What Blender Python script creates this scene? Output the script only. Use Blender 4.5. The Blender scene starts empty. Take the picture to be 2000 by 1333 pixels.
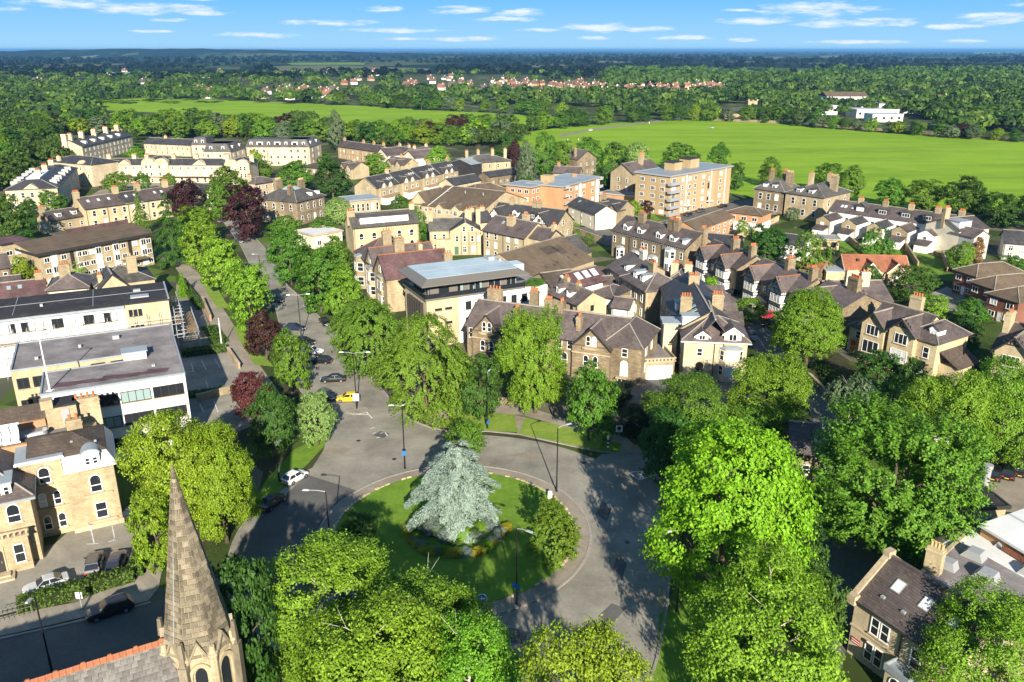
import bpy, math, random
import numpy as np
from mathutils import Vector, Matrix

S = bpy.context.scene
COL = S.collection
rad = math.radians
R = random.Random(7)

# ---------------------------------------------------------------- camera
F, CX, CY, CAMH = 1600.0, 1000.0, 666.5, 57.0       # focal length and centre for a 2000 px wide survey frame
PITCH = math.atan(569.0 / F)
cp, sp = math.cos(PITCH), math.sin(PITCH)
cam = bpy.data.objects.new('camera', bpy.data.cameras.new('camera'))
COL.objects.link(cam)
cam.data.sensor_width = 36
cam.data.lens = 36 * F / 2000
cam.data.clip_start = 0.5
cam.data.clip_end = 200000
cam.location = (0, 0, CAMH)
cam.rotation_euler = (math.pi / 2 - PITCH, 0, 0)
S.camera = cam

# ---------------------------------------------------------------- sun, sky, exposure
SUN_EL, SUN_AZ = rad(24.0), rad(8.3)                # low evening sun behind the viewer, a little to the right
sd = Vector((math.sin(SUN_AZ) * math.cos(SUN_EL), -math.cos(SUN_AZ) * math.cos(SUN_EL), math.sin(SUN_EL)))
sl = bpy.data.lights.new('sun', 'SUN')
sl.energy = 5.0
sl.angle = rad(0.5)
sl.color = (1.0, 0.91, 0.76)
sun = bpy.data.objects.new('sun', sl)
COL.objects.link(sun)
sun.rotation_euler = (-sd).to_track_quat('-Z', 'Y').to_euler()
sun.location = (40, -120, 120)

S.view_settings.view_transform = 'Standard'
S.view_settings.look = 'None'
S.view_settings.exposure = 1.12
S.view_settings.gamma = 1
S.view_settings.use_curve_mapping = False
S.render.engine = 'CYCLES'
S.cycles.max_bounces = 5
S.cycles.diffuse_bounces = 3
S.cycles.glossy_bounces = 2
S.cycles.transmission_bounces = 3
S.cycles.transparent_max_bounces = 4
S.cycles.volume_bounces = 0


def nd(nt, typ, ins=None, **props):
    n = nt.nodes.new(typ)
    for k, v in props.items():
        setattr(n, k, v)
    for k, v in (ins or {}).items():
        if isinstance(v, bpy.types.NodeSocket):
            nt.links.new(v, n.inputs[k])
        else:
            n.inputs[k].default_value = v
    return n


def mth(nt, op, a, b=0.0, c=None, clamp=False):
    ins = {0: a, 1: b}
    if c is not None:
        ins[2] = c
    n = nd(nt, 'ShaderNodeMath', ins, operation=op)
    n.use_clamp = clamp
    return n.outputs[0]


def ramp(nt, fac, stops):
    n = nd(nt, 'ShaderNodeValToRGB', {0: fac})
    e = n.color_ramp.elements
    while len(e) < len(stops):
        e.new(0.5)
    for el, (p, c) in zip(e, stops):
        el.position = p
        el.color = (*c, 1)
    return n.outputs[0]


def mix(nt, f, a, b, mode='MIX'):
    n = nd(nt, 'ShaderNodeMix', data_type='RGBA', blend_type=mode)
    for idx, v in ((0, f), (6, a), (7, b)):
        if isinstance(v, bpy.types.NodeSocket):
            nt.links.new(v, n.inputs[idx])
        else:
            n.inputs[idx].default_value = v if idx == 0 else (*v[:3], 1)
    return n.outputs[2]


W = bpy.data.worlds.new('World')
S.world = W
W.use_nodes = True
nt = W.node_tree
nt.nodes.clear()
sky = nd(nt, 'ShaderNodeTexSky', sky_type='NISHITA')
sky.sun_disc = False
sky.sun_elevation = SUN_EL
sky.sun_rotation = math.pi - SUN_AZ
sky.altitude = 200
sky.dust_density = 0.3
sky.ozone_density = 3.0
tc = nd(nt, 'ShaderNodeTexCoord')
sx = nd(nt, 'ShaderNodeSeparateXYZ', {0: tc.outputs['Generated']})
el_ = mth(nt, 'ARCSINE', sx.outputs[2])
az_ = mth(nt, 'ARCTAN2', sx.outputs[0], sx.outputs[1])
grad = ramp(nt, mth(nt, 'MULTIPLY', mth(nt, 'MAXIMUM', el_, 0.0), 1 / 1.5708),
            [(0.0, (.38, .70, .97)), (0.010, (.29, .62, 1.0)), (0.036, (.135, .49, 1.0)), (0.16, (.15, .34, .64)), (1.0, (.075, .125, .21))])
gradx = mix(nt, 1.0, grad, (10.0, 10.0, 10.0), 'MULTIPLY')
base = mix(nt, 0.94, sky.outputs[0], gradx)
# thin streets of fair-weather cloud low over the horizon: azimuth, elevation, half widths (radians)
CLOUDS = [(160, 17, 80, 8), (300, 24, 115, 10), (405, 31, 58, 5), (745, 20, 38, 7), (905, 21, 58, 9), (1015, 25, 50, 8), (985, 38, 66, 5),
          (655, 46, 88, 6), (780, 60, 95, 5), (790, 76, 60, 3), (910, 76, 75, 5), (1050, 59, 40, 4), (1170, 55, 75, 9), (1260, 58, 60, 6),
          (1160, 74, 45, 4), (1340, 74, 60, 5), (1465, 43, 64, 8), (1590, 22, 100, 13), (1650, 48, 112, 9), (1850, 57, 48, 5), (1932, 44, 64, 10),
          (1434, 23, 32, 3), (1450, 78, 28, 4), (1670, 83, 85, 4), (1870, 82, 42, 4), (338, 44, 32, 4), (298, 64, 36, 3), (505, 70, 82, 5),
          (400, 4, 42, 5), (520, 0, 46, 4), (1750, -22, 130, 10), (1250, -30, 120, 12), (700, -26, 110, 9), (2150, 20, 120, 10), (-120, 30, 110, 8)]
cvec = nd(nt, 'ShaderNodeCombineXYZ', {0: mth(nt, 'MULTIPLY', az_, 34.0), 1: mth(nt, 'MULTIPLY', el_, 190.0)}).outputs[0]
nz = nd(nt, 'ShaderNodeTexNoise', {'Vector': cvec, 'Scale': 1.0, 'Detail': 5.0, 'Roughness': .6}).outputs[0]
m_ = None
for (cx_, cy_, hw_, hh_) in CLOUDS:
    a0 = math.atan((cx_ - 1000) * cp / F)
    e0 = math.atan((97 - cy_) / F * cp * cp)
    da = mth(nt, 'MULTIPLY', mth(nt, 'SUBTRACT', az_, a0), F / hw_ * .92)
    de = mth(nt, 'MULTIPLY', mth(nt, 'SUBTRACT', el_, e0), F / hh_ * 1.0)
    q = mth(nt, 'ADD', mth(nt, 'MULTIPLY', da, da), mth(nt, 'MULTIPLY', de, de))
    v = mth(nt, 'SUBTRACT', 1.0, q)
    m_ = v if m_ is None else mth(nt, 'MAXIMUM', m_, v)
cm = mth(nt, 'ADD', m_, mth(nt, 'MULTIPLY', mth(nt, 'SUBTRACT', nz, .52), 3.6))
cm = nd(nt, 'ShaderNodeMapRange', {0: cm, 1: -0.1, 2: 1.3, 3: 0.0, 4: .92}, interpolation_type='SMOOTHSTEP').outputs[0]
clr = mix(nt, nz, (6.5, 8.0, 9.8), (9.6, 9.9, 10.2))
full = mix(nt, cm, base, clr)
bg = nd(nt, 'ShaderNodeBackground', {'Color': full, 'Strength': 0.05})
nt.links.new(bg.outputs[0], nd(nt, 'ShaderNodeOutputWorld').inputs[0])


# ---------------------------------------------------------------- survey helpers
def P(px, py, z=0.0):
    """The world point at height z on the sight line of a surveyed frame position."""
    dx, dy = (px - CX) / F, (CY - py) / F
    d = Vector((dx, cp + dy * sp, -sp + dy * cp))
    t = (z - CAMH) / d.z
    return Vector((d.x * t, d.y * t, z))


def tall(y_ground, py_top):
    """Height of something standing y_ground metres ahead whose top is seen at py_top."""
    dy = (CY - py_top) / F
    return CAMH + y_ground * (-sp + dy * cp) / (cp + dy * sp)


def scale_at(p):
    return F / (p.y * cp + (CAMH - p.z) * sp)        # frame px per metre


# ---------------------------------------------------------------- materials
MATS = {}


def base_mat(name):
    m = bpy.data.materials.new(name)
    m.use_nodes = True
    n = m.node_tree
    n.nodes.clear()
    out = nd(n, 'ShaderNodeOutputMaterial')
    b = nd(n, 'ShaderNodeBsdfPrincipled')
    n.links.new(b.outputs[0], out.inputs[0])
    MATS[name] = m
    return m, n, b, out


def vary(n, col, amt):
    """per-object value shift"""
    if amt <= 0:
        return col
    oi = nd(n, 'ShaderNodeObjectInfo')
    v = nd(n, 'ShaderNodeMapRange', {0: oi.outputs['Random'], 3: 1 - amt, 4: 1 + amt}).outputs[0]
    return nd(n, 'ShaderNodeHueSaturation', {'Value': v, 'Color': col}).outputs[0]


def surf(name, c1, c2=None, rough=.85, sc=.8, pat=None, bw=.5, bh=.22, mor=None, ms=.025, bump=0.0, spec=.25, rnd=.1, metal=0.0, dirt=.35, zs=1.0):
    m, n, b, out = base_mat(name)
    c2 = c2 or tuple(x * .75 for x in c1)
    t = nd(n, 'ShaderNodeTexCoord').outputs['Object']
    big = nd(n, 'ShaderNodeTexNoise', {'Vector': nd(n, 'ShaderNodeMapping', {'Vector': t, 'Scale': (1, 1, .4)}).outputs[0], 'Scale': sc * .35, 'Detail': 4.0, 'Roughness': .65}).outputs[0]
    fine = nd(n, 'ShaderNodeTexNoise', {'Vector': t, 'Scale': sc * 5, 'Detail': 3.0}).outputs[0]
    hgt = fine
    if pat:
        s = nd(n, 'ShaderNodeSeparateXYZ', {0: t})
        v = nd(n, 'ShaderNodeCombineXYZ', {0: mth(n, 'ADD', s.outputs[0], s.outputs[1]), 1: mth(n, 'MULTIPLY', s.outputs[2], zs)}).outputs[0]
        br = nd(n, 'ShaderNodeTexBrick', {'Vector': v, 'Color1': (*c1, 1), 'Color2': (*c2, 1), 'Mortar': (*(mor or tuple(x * .6 for x in c1)), 1),
                                         'Scale': 1.0, 'Mortar Size': ms, 'Brick Width': bw, 'Row Height': bh, 'Bias': -.1, 'Mortar Smooth': .3})
        col = br.outputs[0]
        hgt = mth(n, 'SUBTRACT', fine, mth(n, 'MULTIPLY', br.outputs[1], .8))
    else:
        col = mix(n, nd(n, 'ShaderNodeMapRange', {0: fine, 1: .3, 2: .7}).outputs[0], c1, c2)
    st = nd(n, 'ShaderNodeMapRange', {0: big, 1: .3, 2: .72, 3: 1 + dirt * .4, 4: 1 - dirt}).outputs[0]
    col = nd(n, 'ShaderNodeHueSaturation', {'Value': st, 'Color': col}).outputs[0]
    col = vary(n, col, rnd)
    if name[:4] in ('slat', 'tile', 'felt', 'ston'):
        ms_ = nd(n, 'ShaderNodeTexNoise', {'Vector': t, 'Scale': .5, 'Detail': 6.0, 'Roughness': .75}).outputs[0]
        mf = nd(n, 'ShaderNodeMapRange', {0: ms_, 1: .54, 2: .70, 3: 0.0, 4: .45}).outputs[0]
        col = mix(n, mf, col, {'felt': (.15, .105, .115), 'ston': (.15, .125, .09)}.get(name[:4], (.17, .155, .10)))
    n.links.new(col, b.inputs['Base Color'])
    b.inputs['Roughness'].default_value = rough
    b.inputs['Specular IOR Level'].default_value = spec
    b.inputs['Metallic'].default_value = metal
    if bump:
        bp = nd(n, 'ShaderNodeBump', {'Height': hgt, 'Strength': bump, 'Distance': .05})
        n.links.new(bp.outputs[0], b.inputs['Normal'])
    return m


def leafm(name, c, c2=None, trans=.34, rnd=.16, spread=.5):
    m, n, b, out = base_mat(name)
    c2 = c2 or tuple(x * .55 for x in c)
    g = nd(n, 'ShaderNodeNewGeometry')
    col = mix(n, g.outputs['Random Per Island'], c2, c)
    r2 = nd(n, 'ShaderNodeMapRange', {0: mth(n, 'FRACT', mth(n, 'MULTIPLY', g.outputs['Random Per Island'], 17.3)), 3: 1 - spread * .5, 4: 1 + spread * .6}).outputs[0]
    col = nd(n, 'ShaderNodeHueSaturation', {'Value': r2, 'Color': col}).outputs[0]
    oi = nd(n, 'ShaderNodeObjectInfo')
    hv = nd(n, 'ShaderNodeMapRange', {0: oi.outputs['Random'], 3: .5 - rnd * .12, 4: .5 + rnd * .12}).outputs[0]
    vv = nd(n, 'ShaderNodeMapRange', {0: mth(n, 'FRACT', mth(n, 'MULTIPLY', oi.outputs['Random'], 7.7)), 3: 1 - rnd, 4: 1 + rnd}).outputs[0]
    col = nd(n, 'ShaderNodeHueSaturation', {'Hue': hv, 'Value': vv, 'Color': col}).outputs[0]
    n.links.new(col, b.inputs['Base Color'])
    b.inputs['Roughness'].default_value = .55
    b.inputs['Specular IOR Level'].default_value = .25
    tr = nd(n, 'ShaderNodeBsdfTranslucent', {'Color': nd(n, 'ShaderNodeHueSaturation', {'Value': 1.3, 'Saturation': 1.1, 'Color': col}).outputs[0]})
    ms = nd(n, 'ShaderNodeMixShader', {0: trans, 1: b.outputs[0], 2: tr.outputs[0]})
    n.links.new(ms.outputs[0], out.inputs[0])
    return m


def gloss(name, c, rough=.1, spec=.5, metal=0.0, coat=0.0, rnd=0.0):
    m, n, b, out = base_mat(name)
    col = nd(n, 'ShaderNodeRGB')
    col.outputs[0].default_value = (*c, 1)
    n.links.new(vary(n, col.outputs[0], rnd), b.inputs['Base Color'])
    b.inputs['Roughness'].default_value = rough
    b.inputs['Specular IOR Level'].default_value = spec
    b.inputs['Metallic'].default_value = metal
    b.inputs['Coat Weight'].default_value = coat
    return m


# walls
surf('stone_buff', (.415, .335, .21), (.31, .245, .148), pat=1, bw=.62, bh=.26, mor=(.34, .27, .17), bump=.5, dirt=.4, rnd=.2)
surf('stone_dark', (.30, .235, .148), (.17, .13, .08), pat=1, bw=.55, bh=.24, mor=(.27, .215, .14), bump=.6, dirt=.5)
surf('stone_cream', (.56, .47, .325), (.49, .405, .27), pat=1, bw=.8, bh=.34, mor=(.5, .41, .27), bump=.25, dirt=.28, ms=.012)
surf('stone_gold', (.48, .395, .25), (.395, .32, .195), pat=1, bw=.5, bh=.22, mor=(.47, .38, .23), bump=.4, dirt=.32, rnd=.24)
surf('stone_trim', (.48, .39, .26), (.40, .32, .21), dirt=.4, bump=.2)
surf('render_white', (.80, .79, .76), (.74, .73, .70), dirt=.16)
surf('render_cream', (.72, .65, .50), (.68, .60, .46), dirt=.2)
surf('render_grey', (.46, .45, .43), (.4, .39, .37), dirt=.2)
surf('brick_orange', (.50, .25, .115), (.41, .195, .085), pat=1, bw=.23, bh=.075, mor=(.42, .3, .2), ms=.01, bump=.2, dirt=.2)
surf('brick_buff', (.45, .325, .17), (.385, .27, .135), pat=1, bw=.23, bh=.075, mor=(.4, .3, .2), ms=.01, bump=.2, dirt=.2)
surf('brick_red', (.22, .075, .045), (.16, .055, .035), pat=1, bw=.23, bh=.075, mor=(.22, .15, .11), ms=.01, bump=.2, dirt=.25)
# roofs
surf('slate_purple', (.128, .102, .095), (.082, .065, .061), pat=1, bw=.42, bh=.17, mor=(.055, .044, .044), ms=.012, bump=.5, dirt=.45, rnd=.26, rough=.6, spec=.4)
surf('slate_dark', (.062, .060, .063), (.043, .042, .045), pat=1, bw=.42, bh=.17, mor=(.022, .022, .026), ms=.012, bump=.5, dirt=.35, rough=.55, spec=.4)
surf('slate_grey', (.135, .128, .118), (.085, .08, .075), pat=1, bw=.42, bh=.17, mor=(.045, .043, .042), ms=.014, bump=.5, dirt=.45, rough=.65, rnd=.2)
surf('slate_brown', (.10, .076, .06), (.07, .053, .043), pat=1, bw=.42, bh=.19, mor=(.055, .042, .034), ms=.014, bump=.5, dirt=.4, rough=.7)
surf('slate_red', (.155, .085, .085), (.105, .06, .064), pat=1, bw=.42, bh=.17, mor=(.07, .045, .045), ms=.012, bump=.5, dirt=.4, rough=.65)
surf('tile_brown', (.15, .11, .074), (.115, .084, .056), pat=1, bw=.36, bh=.24, mor=(.085, .062, .045), ms=.016, bump=.5, dirt=.3, rough=.8)
surf('tile_red', (.34, .13, .07), (.25, .095, .055), pat=1, bw=.36, bh=.26, mor=(.2, .08, .045), ms=.016, bump=.5, dirt=.35, rough=.8, rnd=.2)
surf('felt_grey', (.29, .262, .255), (.24, .215, .213), sc=.75, dirt=.55)
surf('felt_dark', (.035, .034, .036), (.028, .027, .029), sc=.5, dirt=.25)
surf('lead', (.30, .335, .36), (.26, .295, .32), sc=.6, rough=.5, spec=.5, dirt=.22)
surf('membrane_blue', (.46, .56, .62), (.42, .52, .58), sc=.5, rough=.55, dirt=.2)
surf('metal_white', (.62, .62, .62), (.56, .56, .57), pat=1, bw=50, bh=.4, mor=(.4, .4, .41), ms=.02, dirt=.12, rough=.5)
surf('tile_suburb', (.235, .115, .075), (.17, .085, .06), sc=.4, dirt=.4, rnd=.3)
surf('ridge_pale', (.34, .30, .25), (.26, .23, .19), dirt=.3)
surf('ridge_red', (.36, .14, .07), (.27, .10, .052), dirt=.3)
# joinery, glass and metal
gloss('paint_white', (.80, .80, .78), .4)
gloss('paint_dark', (.035, .032, .03), .4)
gloss('paint_red', (.35, .03, .02), .4)
gloss('paint_green', (.05, .12, .08), .4)
gloss('paint_black', (.012, .012, .014), .35)
gloss('glass_dark', (.018, .022, .027), .06, .6)
gloss('glass_teal', (.24, .33, .33), .12, .6)
gloss('blind', (.62, .62, .60), .35, .5, rnd=.12)
gloss('cladding', (.15, .135, .115), .45)
gloss('steel', (.42, .43, .45), .35, .5, .8)
gloss('galv', (.38, .39, .40), .5, .5, .3)
surf('pot', (.50, .17, .065), (.4, .13, .05), dirt=.25, rnd=.2)
surf('pot_buff', (.55, .40, .20), (.45, .33, .16), dirt=.25)
surf('timber', (.36, .25, .14), (.28, .19, .10), dirt=.25)
surf('bark', (.12, .088, .06), (.07, .052, .036), sc=3, dirt=.4)
surf('bark_pale', (.50, .45, .37), (.33, .29, .23), sc=2, dirt=.4)
# ground
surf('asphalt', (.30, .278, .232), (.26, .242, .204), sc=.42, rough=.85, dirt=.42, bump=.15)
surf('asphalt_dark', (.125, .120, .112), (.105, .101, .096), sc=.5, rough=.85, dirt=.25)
surf('paving', (.30, .262, .215), (.25, .22, .18), pat=1, bw=.9, bh=.6, mor=(.19, .165, .135), ms=.02, dirt=.3)
surf('tarmac_tan', (.29, .25, .195), (.25, .215, .17), sc=.5, dirt=.35)
surf('kerbstone', (.33, .30, .26), (.27, .245, .21), sc=1.5, dirt=.3)
surf('line_white', (.72, .72, .70), (.55, .55, .53), sc=2, dirt=.3)
surf('line_yellow', (.6, .45, .08), (.5, .36, .06), sc=2, dirt=.3)
surf('stubble', (.15, .145, .07), (.11, .12, .05), sc=.02, dirt=.3)
surf('soil', (.05, .042, .03), (.035, .03, .02), sc=1, dirt=.4)


def grass(name, a, b_, c, s1, s2, stretch=1.0):
    m, n, b, out = base_mat(name)
    t = nd(n, 'ShaderNodeTexCoord').outputs['Object']
    mp = nd(n, 'ShaderNodeMapping', {'Vector': t, 'Scale': (1, stretch, 1), 'Rotation': (0, 0, -.2)}).outputs[0]
    n1 = nd(n, 'ShaderNodeTexNoise', {'Vector': mp, 'Scale': s1, 'Detail': 5.0, 'Roughness': .6}).outputs[0]
    n2 = nd(n, 'ShaderNodeTexNoise', {'Vector': mp, 'Scale': s2, 'Detail': 3.0}).outputs[0]
    col = mix(n, nd(n, 'ShaderNodeMapRange', {0: n1, 1: .40, 2: .60}).outputs[0], a, b_)
    col = mix(n, mth(n, 'MULTIPLY', nd(n, 'ShaderNodeMapRange', {0: n2, 1: .45, 2: .75}).outputs[0], .6), col, c)
    n.links.new(col, b.inputs['Base Color'])
    b.inputs['Roughness'].default_value = .9
    b.inputs['Specular IOR Level'].default_value = .1
    bp = nd(n, 'ShaderNodeBump', {'Height': n2, 'Strength': .5, 'Distance': .1})
    n.links.new(bp.outputs[0], b.inputs['Normal'])
    return m


grass('grass_field', (.20, .335, .016), (.145, .265, .012), (.28, .375, .04), .011, .05, 3.5)
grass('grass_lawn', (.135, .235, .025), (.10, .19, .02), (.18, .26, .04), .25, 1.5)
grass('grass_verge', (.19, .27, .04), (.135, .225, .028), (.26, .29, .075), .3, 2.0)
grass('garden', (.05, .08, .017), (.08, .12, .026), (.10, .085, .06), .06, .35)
# garden plots: each cell of ground is lawn, bare earth or paving
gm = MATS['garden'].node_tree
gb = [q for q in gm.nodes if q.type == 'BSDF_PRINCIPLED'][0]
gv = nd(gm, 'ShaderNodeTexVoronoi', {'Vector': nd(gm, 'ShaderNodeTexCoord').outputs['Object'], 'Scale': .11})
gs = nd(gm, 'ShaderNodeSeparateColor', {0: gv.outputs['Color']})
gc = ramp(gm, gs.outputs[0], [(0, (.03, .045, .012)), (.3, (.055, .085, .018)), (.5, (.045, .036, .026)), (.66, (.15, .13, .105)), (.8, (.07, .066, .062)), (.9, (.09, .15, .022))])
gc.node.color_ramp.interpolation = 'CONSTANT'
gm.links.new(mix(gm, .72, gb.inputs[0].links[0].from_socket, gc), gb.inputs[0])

# countryside: mosaic of woods and fields
m, n, b, out = base_mat('countryside')
t = nd(n, 'ShaderNodeTexCoord').outputs['Object']
mp = nd(n, 'ShaderNodeMapping', {'Vector': t, 'Scale': (1, .42, 1)}).outputs[0]
vo = nd(n, 'ShaderNodeTexVoronoi', {'Vector': mp, 'Scale': .0042, 'Randomness': 1.0})
sepc = nd(n, 'ShaderNodeSeparateColor', {0: vo.outputs['Color']})
fieldc = ramp(n, sepc.outputs[1], [(0, (.03, .055, .015)), (.4, (.05, .085, .024)), (.75, (.085, .10, .04)), (1, (.16, .15, .08))])
nz1 = nd(n, 'ShaderNodeTexNoise', {'Vector': mp, 'Scale': .006, 'Detail': 6.0, 'Roughness': .7}).outputs[0]
wood_shade = mix(n, nz1, (.006, .013, .007), (.018, .034, .013))  # wood tones kept very dark, with cloud shadow painted in
sel = mth(n, 'GREATER_THAN', mth(n, 'ADD', sepc.outputs[0], mth(n, 'MULTIPLY', mth(n, 'SUBTRACT', nz1, .5), .9)), .74)
n.links.new(mix(n, sel, wood_shade, fieldc), b.inputs['Base Color'])
b.inputs['Roughness'].default_value = .95
b.inputs['Specular IOR Level'].default_value = .05

# foliage
leafm('leaf_mid', (.125, .255, .024))
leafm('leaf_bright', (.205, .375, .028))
leafm('leaf_fresh', (.16, .305, .028))
leafm('leaf_gold', (.225, .36, .022))
leafm('leaf_lime', (.22, .415, .016))
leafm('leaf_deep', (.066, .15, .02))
leafm('leaf_dark', (.032, .062, .016))
leafm('leaf_pale', (.27, .40, .11))
leafm('leaf_grey', (.17, .23, .11))
leafm('leaf_copper', (.062, .018, .016), (.028, .010, .010), trans=.2)
leafm('leaf_maroon', (.115, .030, .034), (.06, .018, .02), trans=.2)
leafm('leaf_blue', (.29, .365, .30), (.15, .21, .165), trans=.12, spread=.3)
leafm('leaf_hedge', (.105, .20, .022), (.06, .12, .018))
leafm('leaf_yellow', (.50, .42, .03), (.32, .30, .03))
leafm('leaf_lavender', (.25, .31, .27), (.14, .19, .16))
leafm('leaf_rust', (.30, .14, .035), (.18, .09, .03))
leafm('leaf_far', (.085, .165, .026), rnd=0, spread=.5)
leafm('leaf_far_light', (.135, .22, .035), rnd=0, spread=.5)
leafm('leaf_far_dark', (.045, .095, .022), rnd=0, spread=.5)
leafm('leaf_distant_shade', (.007, .019, .011), rnd=0, spread=.9)  # far leaves darkened: cloud shadow put into their colour
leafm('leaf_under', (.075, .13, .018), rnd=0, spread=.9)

# ---------------------------------------------------------------- mesh builder
class MB:
    def __init__(s):
        s.v, s.f = [], []

    def add(s, vs, fs):
        k = len(s.v)
        s.v += [tuple(p) for p in vs]
        s.f += [tuple(i + k for i in f) for f in fs]
        return s

    def box(s, x0, x1, y0, y1, z0, z1):
        return s.add([(x0, y0, z0), (x1, y0, z0), (x1, y1, z0), (x0, y1, z0), (x0, y0, z1), (x1, y0, z1), (x1, y1, z1), (x0, y1, z1)],
                     [(0, 3, 2, 1), (4, 5, 6, 7), (0, 1, 5, 4), (1, 2, 6, 5), (2, 3, 7, 6), (3, 0, 4, 7)])

    def prism(s, poly, z0, z1, top=None):
        n = len(poly)
        top = top or poly
        return s.add([(x, y, z0) for x, y in poly] + [(x, y, z1) for x, y in top],
                     [tuple(reversed(range(n))), tuple(range(n, 2 * n))] + [(i, (i + 1) % n, n + (i + 1) % n, n + i) for i in range(n)])

    def ext_x(s, poly, x0, x1):
        """(y,z) outline pushed along x"""
        n = len(poly)
        return s.add([(x0, y, z) for y, z in poly] + [(x1, y, z) for y, z in poly],
                     [tuple(range(n)), tuple(reversed(range(n, 2 * n)))] + [(i, n + i, n + (i + 1) % n, (i + 1) % n) for i in range(n)])

    def ext_y(s, poly, y0, y1):
        n = len(poly)
        return s.add([(x, y0, z) for x, z in poly] + [(x, y1, z) for x, z in poly],
                     [tuple(reversed(range(n))), tuple(range(n, 2 * n))] + [(i, (i + 1) % n, n + (i + 1) % n, n + i) for i in range(n)])

    def tube(s, p0, p1, r0, r1=None, n=8):
        p0, p1 = Vector(p0), Vector(p1)
        r1 = r0 if r1 is None else r1
        d = (p1 - p0).normalized()
        a = d.orthogonal().normalized()
        b = d.cross(a)
        vs = []
        for p, r in ((p0, r0), (p1, r1)):
            for i in range(n):
                t = 2 * math.pi * i / n
                vs.append(p + (a * math.cos(t) + b * math.sin(t)) * r)
        return s.add(vs, [tuple(reversed(range(n))), tuple(range(n, 2 * n))] + [(i, (i + 1) % n, n + (i + 1) % n, n + i) for i in range(n)])

    def lathe(s, prof, n=12, c=(0, 0, 0)):
        vs, fs = [], []
        for (r, z) in prof:
            for i in range(n):
                t = 2 * math.pi * i / n
                vs.append((c[0] + r * math.cos(t), c[1] + r * math.sin(t), c[2] + z))
        for k in range(len(prof) - 1):
            for i in range(n):
                j = (i + 1) % n
                fs.append((k * n + i, k * n + j, (k + 1) * n + j, (k + 1) * n + i))
        fs.append(tuple(reversed(range(n))))
        fs.append(tuple(range((len(prof) - 1) * n, len(prof) * n)))
        return s.add(vs, fs)

    def mesh(s, name, mat):
        me = bpy.data.meshes.new(name)
        me.from_pydata(s.v, [], s.f)
        if mat:
            me.materials.append(MATS[mat])
        return me

    def build(s, name, mat, parent=None, loc=(0, 0, 0), rz=0.0):
        return ob(name, s.mesh(name, mat), parent, loc, rz)


def ob(name, data, parent=None, loc=(0, 0, 0), rz=0.0):
    o = bpy.data.objects.new(name, data)
    COL.objects.link(o)
    o.parent = parent
    o.location = loc
    if rz:
        o.rotation_euler = (0, 0, rz)
    return o


def tag(o, label, cat, group=None, kind=None):
    o['label'], o['category'] = label, cat
    if group:
        o['group'] = group
    if kind:
        o['kind'] = kind
    return o


def thing(name, label, cat, loc, rz=0.0, group=None):
    return tag(ob(name, None, None, loc, rz), label, cat, group)


def setmat(o, mat):
    o.material_slots[0].link = 'OBJECT'
    o.material_slots[0].material = MATS[mat]


def copy_thing(src, loc, rz=0.0, scale=None, label=None, group=None, mats=None):
    c = src.copy()
    COL.objects.link(c)
    c.location = loc
    c.rotation_euler = (0, 0, rz)
    if scale:
        c.scale = scale
    if label:
        c['label'] = label
    if group:
        c['group'] = group
    for ch in src.children:
        d = ch.copy()
        COL.objects.link(d)
        d.parent = c
        if mats and d.name.split('.')[0] in mats:
            setmat(d, mats[d.name.split('.')[0]])
        for g in ch.children:
            e = g.copy()
            COL.objects.link(e)
            e.parent = d
    return c


def struct(name, mb, mat, label, kind='structure'):
    o = mb.build(name, mat)
    o['kind'] = kind
    o['label'] = label
    return o


def sheet(name, pts, z, mat, label, kind='structure', world=False):
    q = [(p[0], p[1], z) if world else (*P(p[0], p[1]).xy, z) for p in pts]
    return struct(name, MB().add(q, [tuple(range(len(q)))]), mat, label, kind)


def up_fix(o):
    me = o.data
    if len(me.polygons) and me.polygons[0].normal.z < 0:
        me.flip_normals()
    return o


# ---------------------------------------------------------------- ground, roads and fields
far = 70000
# (the land near the town is greener than the far plain)
g = MB().add([(-far, -400, 0), (far, -400, 0), (far, far, 0), (-far, far, 0)], [(0, 1, 2, 3)])
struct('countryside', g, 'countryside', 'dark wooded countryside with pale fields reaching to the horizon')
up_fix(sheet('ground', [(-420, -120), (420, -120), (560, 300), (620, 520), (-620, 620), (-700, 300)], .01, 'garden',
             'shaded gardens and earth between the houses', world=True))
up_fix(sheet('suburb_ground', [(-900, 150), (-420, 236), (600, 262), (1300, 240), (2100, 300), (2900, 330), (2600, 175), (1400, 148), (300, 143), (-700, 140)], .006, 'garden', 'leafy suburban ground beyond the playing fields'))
RC, RIN, ROUT, RLAWN = Vector((-7.2, 89.0)), 17.0, 27.3, 15.0


def circ(c, r, n=72, a0=0, a1=2 * math.pi):
    return [(c.x + r * math.cos(a0 + (a1 - a0) * i / n), c.y + r * math.sin(a0 + (a1 - a0) * i / n)) for i in range(n)]


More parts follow.
